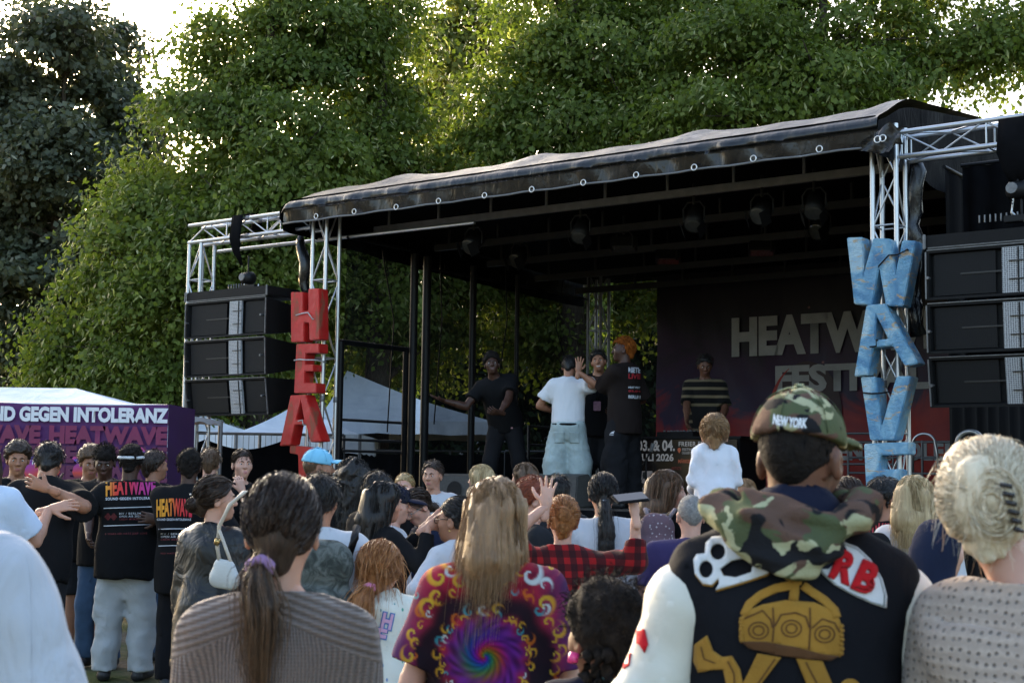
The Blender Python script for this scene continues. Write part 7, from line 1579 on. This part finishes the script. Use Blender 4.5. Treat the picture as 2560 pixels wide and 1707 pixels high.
P = person('woman in a tight white long-sleeved top with her hand on her hip', 1146, 7.6, 1241, yaw=38, sex='f', skin='tan', hair=('bun', 'black', dict(th=.008, line=(.085, -.09), bun=[((0, -.11, -.01), .03)])), top=dict(mat=WHT, kind='long', e=.012, se=.010, hem=.9, fold=.003), bottom=dict(mat=DKG), face=True, head=(26, 0, 0), arms={'L': dict(l=(-.19, -.02, 1.0), pole=(-1, -.25, 0)), 'R': dict(l=(.22, .1, .95))}); glasses(P)
tube_part('earring', [P.hp((-.086, -.008, -.048)), P.hp((-.088, -.008, -.056))], .005, M('gold_earring', (.7, .45, .15), .25, metal=1), P.root)
person('person with a low dark bun behind the white long-sleeved top', 1195, 10.0, 1211, sex='f', yaw=30, skin='light', hair=('bun', 'dark', dict(th=.014, bun=[((0, -.12, .02), .035)])), top=dict(mat=DKG), bottom=dict(mat=BP))
person('woman with straight blond hair in profile before the monitor wedge', 1204, 12.0, 1162, sex='f', yaw=62, skin='fair', hair=('long', 'blond', dict(len=.26, w=.9)), top=dict(mat=MAUV), bottom=dict(mat=JBLU), face=True)
person('person with brown hair looking left in front of the stage centre', 1313, 12.0, 1157, yaw=58, sex='f', skin='fair', hair=('long', 'brown', dict(len=.2, w=.85)), top=dict(mat=TBK), bottom=dict(mat=JBLU), face=True)
P = person('copper haired man with glasses beside the tie-dye shirt', 1330, 7.8, 1197, yaw=-72, skin='fair', hair=('short', 'copper', dict(th=.022, line=(.095, -.07))), top=dict(mat=DKG), bottom=dict(mat=JBLU), face=True, head=(-8, -10, 0)); glasses(P, M('brown_glasses_frame', (.08, .04, .02), .3))
# ---- centre
P = person('woman in a red plaid shirt with a ginger bun and both arms raised', 1408, 6.7, 1243, sex='f', skin='fair', girth=1.08, hair=('bun', 'red', dict(th=.020, line=(.10, -.105), bun=[((.0, -.118, .035), .045), ((-.005, -.112, -.03), .036)])), top=dict(mat=PLAID, kind='long', e=.03, se=.024, hem=.80), bottom=dict(mat=JBLU), arms={'L': dict(w=wv(1364, 1268, 6.55), pole=(-.6, .3, -1), fd=(.12, .1, 1), pn=(0, 1, .05), pose='open'), 'R': dict(w=wv(1588, 1288, 6.5), pole=(.5, -.1, -1), fd=(-.15, .2, 1), pn=(-.6, .7, .2), pose='grip')})
root = thing('smartphone', 'black smartphone held up by the plaid sleeved hand', 'phone', at(1576, 1252, 6.47), R(20)); box('case', (0, 0, .012), (.16, .078, .011), BLK, root, Euler((R(25), R(-6), 0)).to_matrix(), .004); box('screen', (0, 0, .019), (.148, .068, .003), M('phone_glass', (.02, .02, .025), .05), root, Euler((R(25), R(-6), 0)).to_matrix(), .001)
person('person with dark hair half hidden behind the raised hand', 1392, 9.2, 1187, skin='tan', hair=('short', 'black'), top=dict(mat=DKG), bottom=dict(mat=BP))
P = person('woman in a white T-shirt with a long black wavy ponytail', 1508, 7.8, 1183, sex='f', skin='light', girth=1.08, hair=('pony', 'black', dict(th=.014, len=.5, line=(.09, -.09), tail=[(0, -.108, -.03), (.005, -.145, -.08), (.015, -.15, -.2), (.01, -.15, -.33), (.0, -.145, -.44)], tr=[.018, .036, .048, .05, .02], wave=.004)), top=dict(mat=WHT, e=.028, se=.03, hem=.82, sleeve=.8, fold=.006), bottom=dict(mat=BP))
tube_part('hair_tie', [P.hp((0, -.118, -.035)), P.hp((.001, -.13, -.055))], .022*P.hs, M('silver_tie', (.55, .55, .58), .3), P.root)
P = person('woman with long brown hair in a red sweater looking right', 1664, 8.4, 1176, yaw=-84, sex='f', skin='fair', hair=('long', 'brown', dict(len=.34, w=.95)), top=dict(mat=MAUV, kind='hoodie', e=.03, hood=False), bottom=dict(mat=JLT), face=True, head=(-6, -4, 0), arms={'R': dict(w=wv(1738, 1262, 8.2), pole=(.2, -.5, -1), pose='grip'), 'L': dict(w=wv(1744, 1268, 8.5), pole=(.2, -.5, -1), pose='grip')})
P.root['label'] = 'woman with long brown hair and a mauve top holding up a phone'
root = thing('smartphone', 'dark smartphone beside the toddler held by the brown haired woman', 'phone', at(1741, 1236, 8.3), R(-70)); box('case', (0, 0, 0), (.08, .012, .16), BLK, root, Euler((R(-15), 0, 0)).to_matrix(), .004); box('screen', (0, -.008, 0), (.07, .003, .145), M('phone_glass', 'ffffff'), root, Euler((R(-15), 0, 0)).to_matrix(), .001)
P = person('child in a red sweater with its back to us left of the grey haired man', 1622, 7.9, 1292, skin='fair', hs=.9, hair=('short', 'brown'), top=dict(mat=REDS, kind='long', e=.03), bottom=dict(mat=JLT))
c = at(1645, 1345, 7.68); root = thing('backpack', 'small mauve dotted backpack over the red sweater', 'backpack', c-Vector((0, 0, .14)), R(-15))
DOT = cloth('mauve_dotted_nylon', lambda b: b.mix(b.ramp((lambda v: v.outputs['Distance'])(b.n('TexVoronoi')), [(.2, (1, 1, 1)), (.25, (0, 0, 0))]), (.13, .085, .105), (.40, .36, .38)))
for n_ in DOT.node_tree.nodes:
    if n_.bl_idname == 'ShaderNodeTexVoronoi': n_.inputs['Scale'].default_value = 45; DOT.node_tree.links.new([q for q in DOT.node_tree.nodes if q.bl_idname == 'ShaderNodeTexCoord'][0].outputs['Object'], n_.inputs['Vector'])
F = Field((-.2, -.16, -.04), (.2, .16, .36), .006); F.cap((-.03, 0, .07), (.03, 0, .07), .085, .085, .03, ((0, 1, 0), .65)); F.cap((-.02, 0, .20), (.02, 0, .20), .075, .07, .05, ((0, 1, 0), .6)); F.cap((-.03, -.05, .08), (.03, -.05, .08), .05, .05, .02, ((0, 1, 0), .6)); F.noise(.004, 22, 1); fobj('pouch', F, DOT, root)
for s in (-1, 1): tube_part('strap', [(s*.05, .03, .24), (s*.08, .06, .29), (s*.07, .12, .28)], .012, MAUV, root)
P = person('man with cropped grey hair in a purple navy T-shirt', 1727, 7.2, 1234, skin='fair', girth=1.15, hair=('crop', 'grey', dict(line=(.085, -.085))), top=dict(mat=PURP, e=.03, se=.03), bottom=dict(mat=JBLU), head=(6, 0, 0))
P = person('toddler in a white sweater riding on shoulders', 1787, 7.6, 1058, z0=.98, H=.905, hs=.80, sex='f', skin='fair', hair=('bun', 'light', dict(th=.022, line=(.10, -.105), bun=[((-.01, -.10, .07), .035)])), top=dict(mat=cloth('white_fleece', (.66, .68, .74), .04, fold=.5), kind='long', e=.028, se=.024, hem=.86, fold=.010), bottom=dict(mat=TNV), legs={'L': ((-.17, .36, .92), (-.17, .45, .52)), 'R': ((.17, .36, .92), (.17, .45, .52))}, arms={'L': dict(l=(-.20, .24, 1.0), pole=(-.25, -1, -.4)), 'R': dict(l=(.20, .24, 1.02), pole=(.25, -1, -.4))}, head=(-8, 0, 0), girth=.98)
person('person in black carrying the toddler on the shoulders', 1785, 7.78, 1110, H=1.66, skin='light', girth=1.15, hair=('short', 'dark'), top=dict(mat=TBK, kind='long', e=.03, se=.03), bottom=dict(mat=BP), arms={'L': dict(w=wv(1750, 1290, 8.0), pole=(-1, 0, -.4), pose='grip'), 'R': dict(w=wv(1822, 1290, 8.0), pole=(1, 0, -.4), pose='grip')})
person('person with light brown hair low behind the toddler', 1862, 9.5, 1198, skin='fair', sex='f', hair=('long', 'light', dict(len=.2, w=.85)), top=dict(mat=MAUV), bottom=dict(mat=JBLU))
# ---- right
person('woman with a brown ponytail behind the camouflage hood', 2120, 7.0, 1200, sex='f', skin='light', hair=('pony', 'dark', dict(th=.026, line=(.10, -.10), len=.45, tail=[(.06, -.10, -.04), (.085, -.14, -.10), (.09, -.14, -.22), (.085, -.13, -.34)], tr=[.02, .03, .032, .01])), top=dict(mat=TBK), bottom=dict(mat=BP), head=(-20, 0, 0))
P = person('boy with faded dark hair in a HEATWAVE T-shirt looking right', 2215, 7.8, 1196, yaw=-22, skin='tan', hair=('short', 'black', dict(th=.018, line=(.095, .0))), top=dict(mat=TBK, e=.03, se=.03), bottom=dict(mat=BP), face=True, head=(-48, 6, 0))
cast_text(P, P.top, 'HEATWAVE', 2142, 1306, 2240, 1343, REDP, .045, 2, step=12, lift=.005); cast_text(P, P.top, 'SOUND GEGEN INTOLERANZ', 2146, 1347, 2238, 1353, WHP, .02, 2, 1.1, step=12, lift=.005); tube_part('necklace', [P.T(.068*math.cos(a), -.004+.066*math.sin(a), 1.463-.01*math.sin(a)) for a in np.linspace(0, 2*math.pi, 20)], .004, M('silver_chain', (.6, .6, .62), .3, metal=1), P.root)
person('woman with long straight blond hair in a white T-shirt', 2288, 7.2, 1190, yaw=-34, sex='f', skin='fair', hair=('long', 'blond', dict(len=.36, w=.92)), top=dict(mat=WHT, e=.028, se=.035, sleeve=.85), bottom=dict(mat=JBLU), head=(-20, 0, 0))
P = person('child in a navy hooded sweater with the hood up', 2346, 5.6, 1302, yaw=-58, skin='fair', hs=.86, hair=None, top=dict(mat=NAVYJ, kind='hoodie', e=.036, se=.035, hood=False), bottom=dict(mat=TNV), face=True, head=(-10, -8, 0), arms={'R': dict(l=(.2, .25, 1.1)), 'L': dict(l=(-.2, .25, 1.1))})
F = Field(P.hc-.2, P.hc+.2, .006); F.ell(P.hp((0, -.03, .02)), np.array((.098, .112, .114))*P.hs, P.Rh, .02); F.cap(P.hp((0, -.06, -.06)), P.neck+np.array([0, -.02, -.01]), .095*P.hs, .10*P.hs, .04); F.ell(P.hp((0, .10, -.02)), np.array((.070, .09, .095))*P.hs, P.Rh, .01, sub=True); F.noise(.004, 28, 2); fobj('hood', F, NAVYJ, P.root)
# ------------------------------------------------------------ on the stage
SG = 'people on the stage'
P = person('performer in black leaning forward with one arm stretched out', 1262, 17.3, 893, z0=FLOOR_Z, H=1.86, yaw=176, tilt=13, lean=24, skin='dark', hair=('afro', 'afro', dict(r=.024)), top=dict(mat=TBK, e=.022, se=.024, hem=.84), bottom=dict(mat=BP, wide=1.15), face=True, head=(6, 4, 6), group=SG, arms={'R': dict(w=wv(1112, 1002, 16.95), pole=(.2, .3, -1), fd=(.9, .4, .3), pn=(0, .3, 1), pose='open'), 'L': dict(w=wv(1250, 1032, 16.7), pole=(-1, -.3, -.4), fd=(.5, .7, .1), pn=(.6, -.1, .6), pose='relaxed')}, stance=.17)
cast_text(P, P.bottom, 'Ace', 1268, 1066, 1282, 1071, M('pink_print', (.6, .3, .3), .6), .02, 0, step=8, lift=.006)
P = person('performer in a white T-shirt and pale baggy jeans seen from behind', 1418, 16.5, 876, z0=FLOOR_Z, yaw=-6, skin='tan', lean=4, H=1.74, hair=('short', 'black', dict(th=.014)), top=dict(mat=cloth('bright_white_tee', (.66, .67, .70), .03, fold=.5), e=.022, se=.03, hem=.955, fold=.007), bottom=dict(mat=cloth('washed_light_jeans', (.36, .43, .43), .3, fold=.6), wide=1.62, e=.028, fold=.006, waist=.95), head=(-6, -22, 0), group=SG, arms={'L': dict(l=(-.16, .26, 1.10), pole=(-1, -.2, -.6)), 'R': dict(w=wv(1445, 930, 16.2), pole=(1, -.2, -.5), fd=(.1, .1, 1), pn=(-.4, .9, 0), pose='open')}, stance=.15)
tube_part('belt', [np.array([.176*math.cos(a), -.004+.138*math.sin(a), .940])*P.k for a in np.linspace(0, 2*math.pi, 25)], .016, TBK, P.root)
for s in (-1, 1): patch(P, P.bottom, [(s*.085-.055, .72), (s*.085+.055, .72), (s*.085+.058, .85), (s*.085-.058, .85)], cloth('washed_light_jeans', 'ffffff'), 'back_pocket', .003, thick=.003)
P = person('smiling performer in a black T-shirt with a lanyard badge', 1494, 17.1, 876, z0=FLOOR_Z, yaw=172, skin='tan', hair=('short', 'black', dict(th=.02)), top=dict(mat=TBK, e=.024, hem=.78), bottom=dict(mat=DKG, wide=1.2), face=True, head=(0, 2, 8), group=SG)
TEETH = M('teeth', (.7, .68, .62), .3); tube_part('teeth', [P.hp((-.020, .093, -.062)), P.hp((0, .099, -.066)), P.hp((.020, .093, -.062))], .006, TEETH, P.root); tube_part('lanyard', [P.T(-.06, .09, 1.44), P.T(-.03, .145, 1.3), P.T(0, .15, 1.18)], .005, BLK, P.root); tube_part('lanyard', [P.T(.06, .09, 1.44), P.T(.03, .145, 1.3), P.T(0, .15, 1.18)], .005, BLK, P.root); box('badge', P.T(0, .16, 1.12), (.085, .006, .11), M('badge_print', (.28, .12, .20), .4, .3, 30), P.root)
P = person('tall performer with orange hair in a printed dark T-shirt', 1558, 16.2, 845, z0=FLOOR_Z, yaw=52, skin='dark', hair=('short', 'orange', dict(th=.020, line=(.088, .010))), top=dict(mat=cloth('washed_black_brown_tee', (.016, .011, .010)), e=.034, se=.034, hem=.76, sleeve=.95), bottom=dict(mat=BP, wide=1.5, e=.026, fold=.010), face=True, head=(34, 0, 0), group=SG, arms={'L': dict(w=wv(1482, 946, 16.5), pole=(-.2, -.2, -1), fd=(-.2, 1, .2), pn=(0, -.2, -1), pose='relaxed'), 'R': dict(l=(.24, .20, 1.05))}, stance=.14)
bv = bvh_of(P.top)
for t_, y0, y1, m_ in (('MIETE', 918, 932, WHP), ('LIVE', 934, 947, REDP), ('HEAT FEST', 966, 971, WHP), ('03.04', 975, 980, REDP), ('BERLIN', 988, 996, WHP)): cast_text(P, P.top, t_, 1571, y0, 1601, y1, m_, .04, 2, bvh=bv, step=8, lift=.006)
cast_poly(P, P.bottom, [(1524, 1084), (1530, 1079), (1537, 1077), (1534, 1081), (1535, 1084), (1530, 1083)], WHP, 'leaping_mark', step=8, lift=.006); cast_text(P, P.bottom, 'PUMA', 1524, 1085, 1534, 1088, WHP, .03, 0, step=8, lift=.006)
STRP = cloth('tan_black_striped_polo', lambda b: b.ramp(b.math('SINE', b.math('MULTIPLY', b.xyz()[2], 62)), [(.45, (.010, .009, .008)), (.5, (.17, .13, .075))]))
P = person('DJ in a tan and black striped polo shirt behind the booth', 1762, 17.75, 887, z0=FLOOR_Z, yaw=168, skin='brown', hair=('short', 'black', dict(th=.016)), top=dict(mat=STRP, e=.024, se=.022, sleeve=.85), bottom=dict(mat=BP), face=True, head=(10, -20, 0), group=SG, arms={'R': dict(w=wv(1715, 1078, 17.3), pole=(.6, -.6, -.6)), 'L': dict(l=(-.2, .30, .98))})
print_text(P, P.top, 'half', .1, 1.22*P.k, .14, .05, WHP, .03, (0, 1, 0), step=.03)
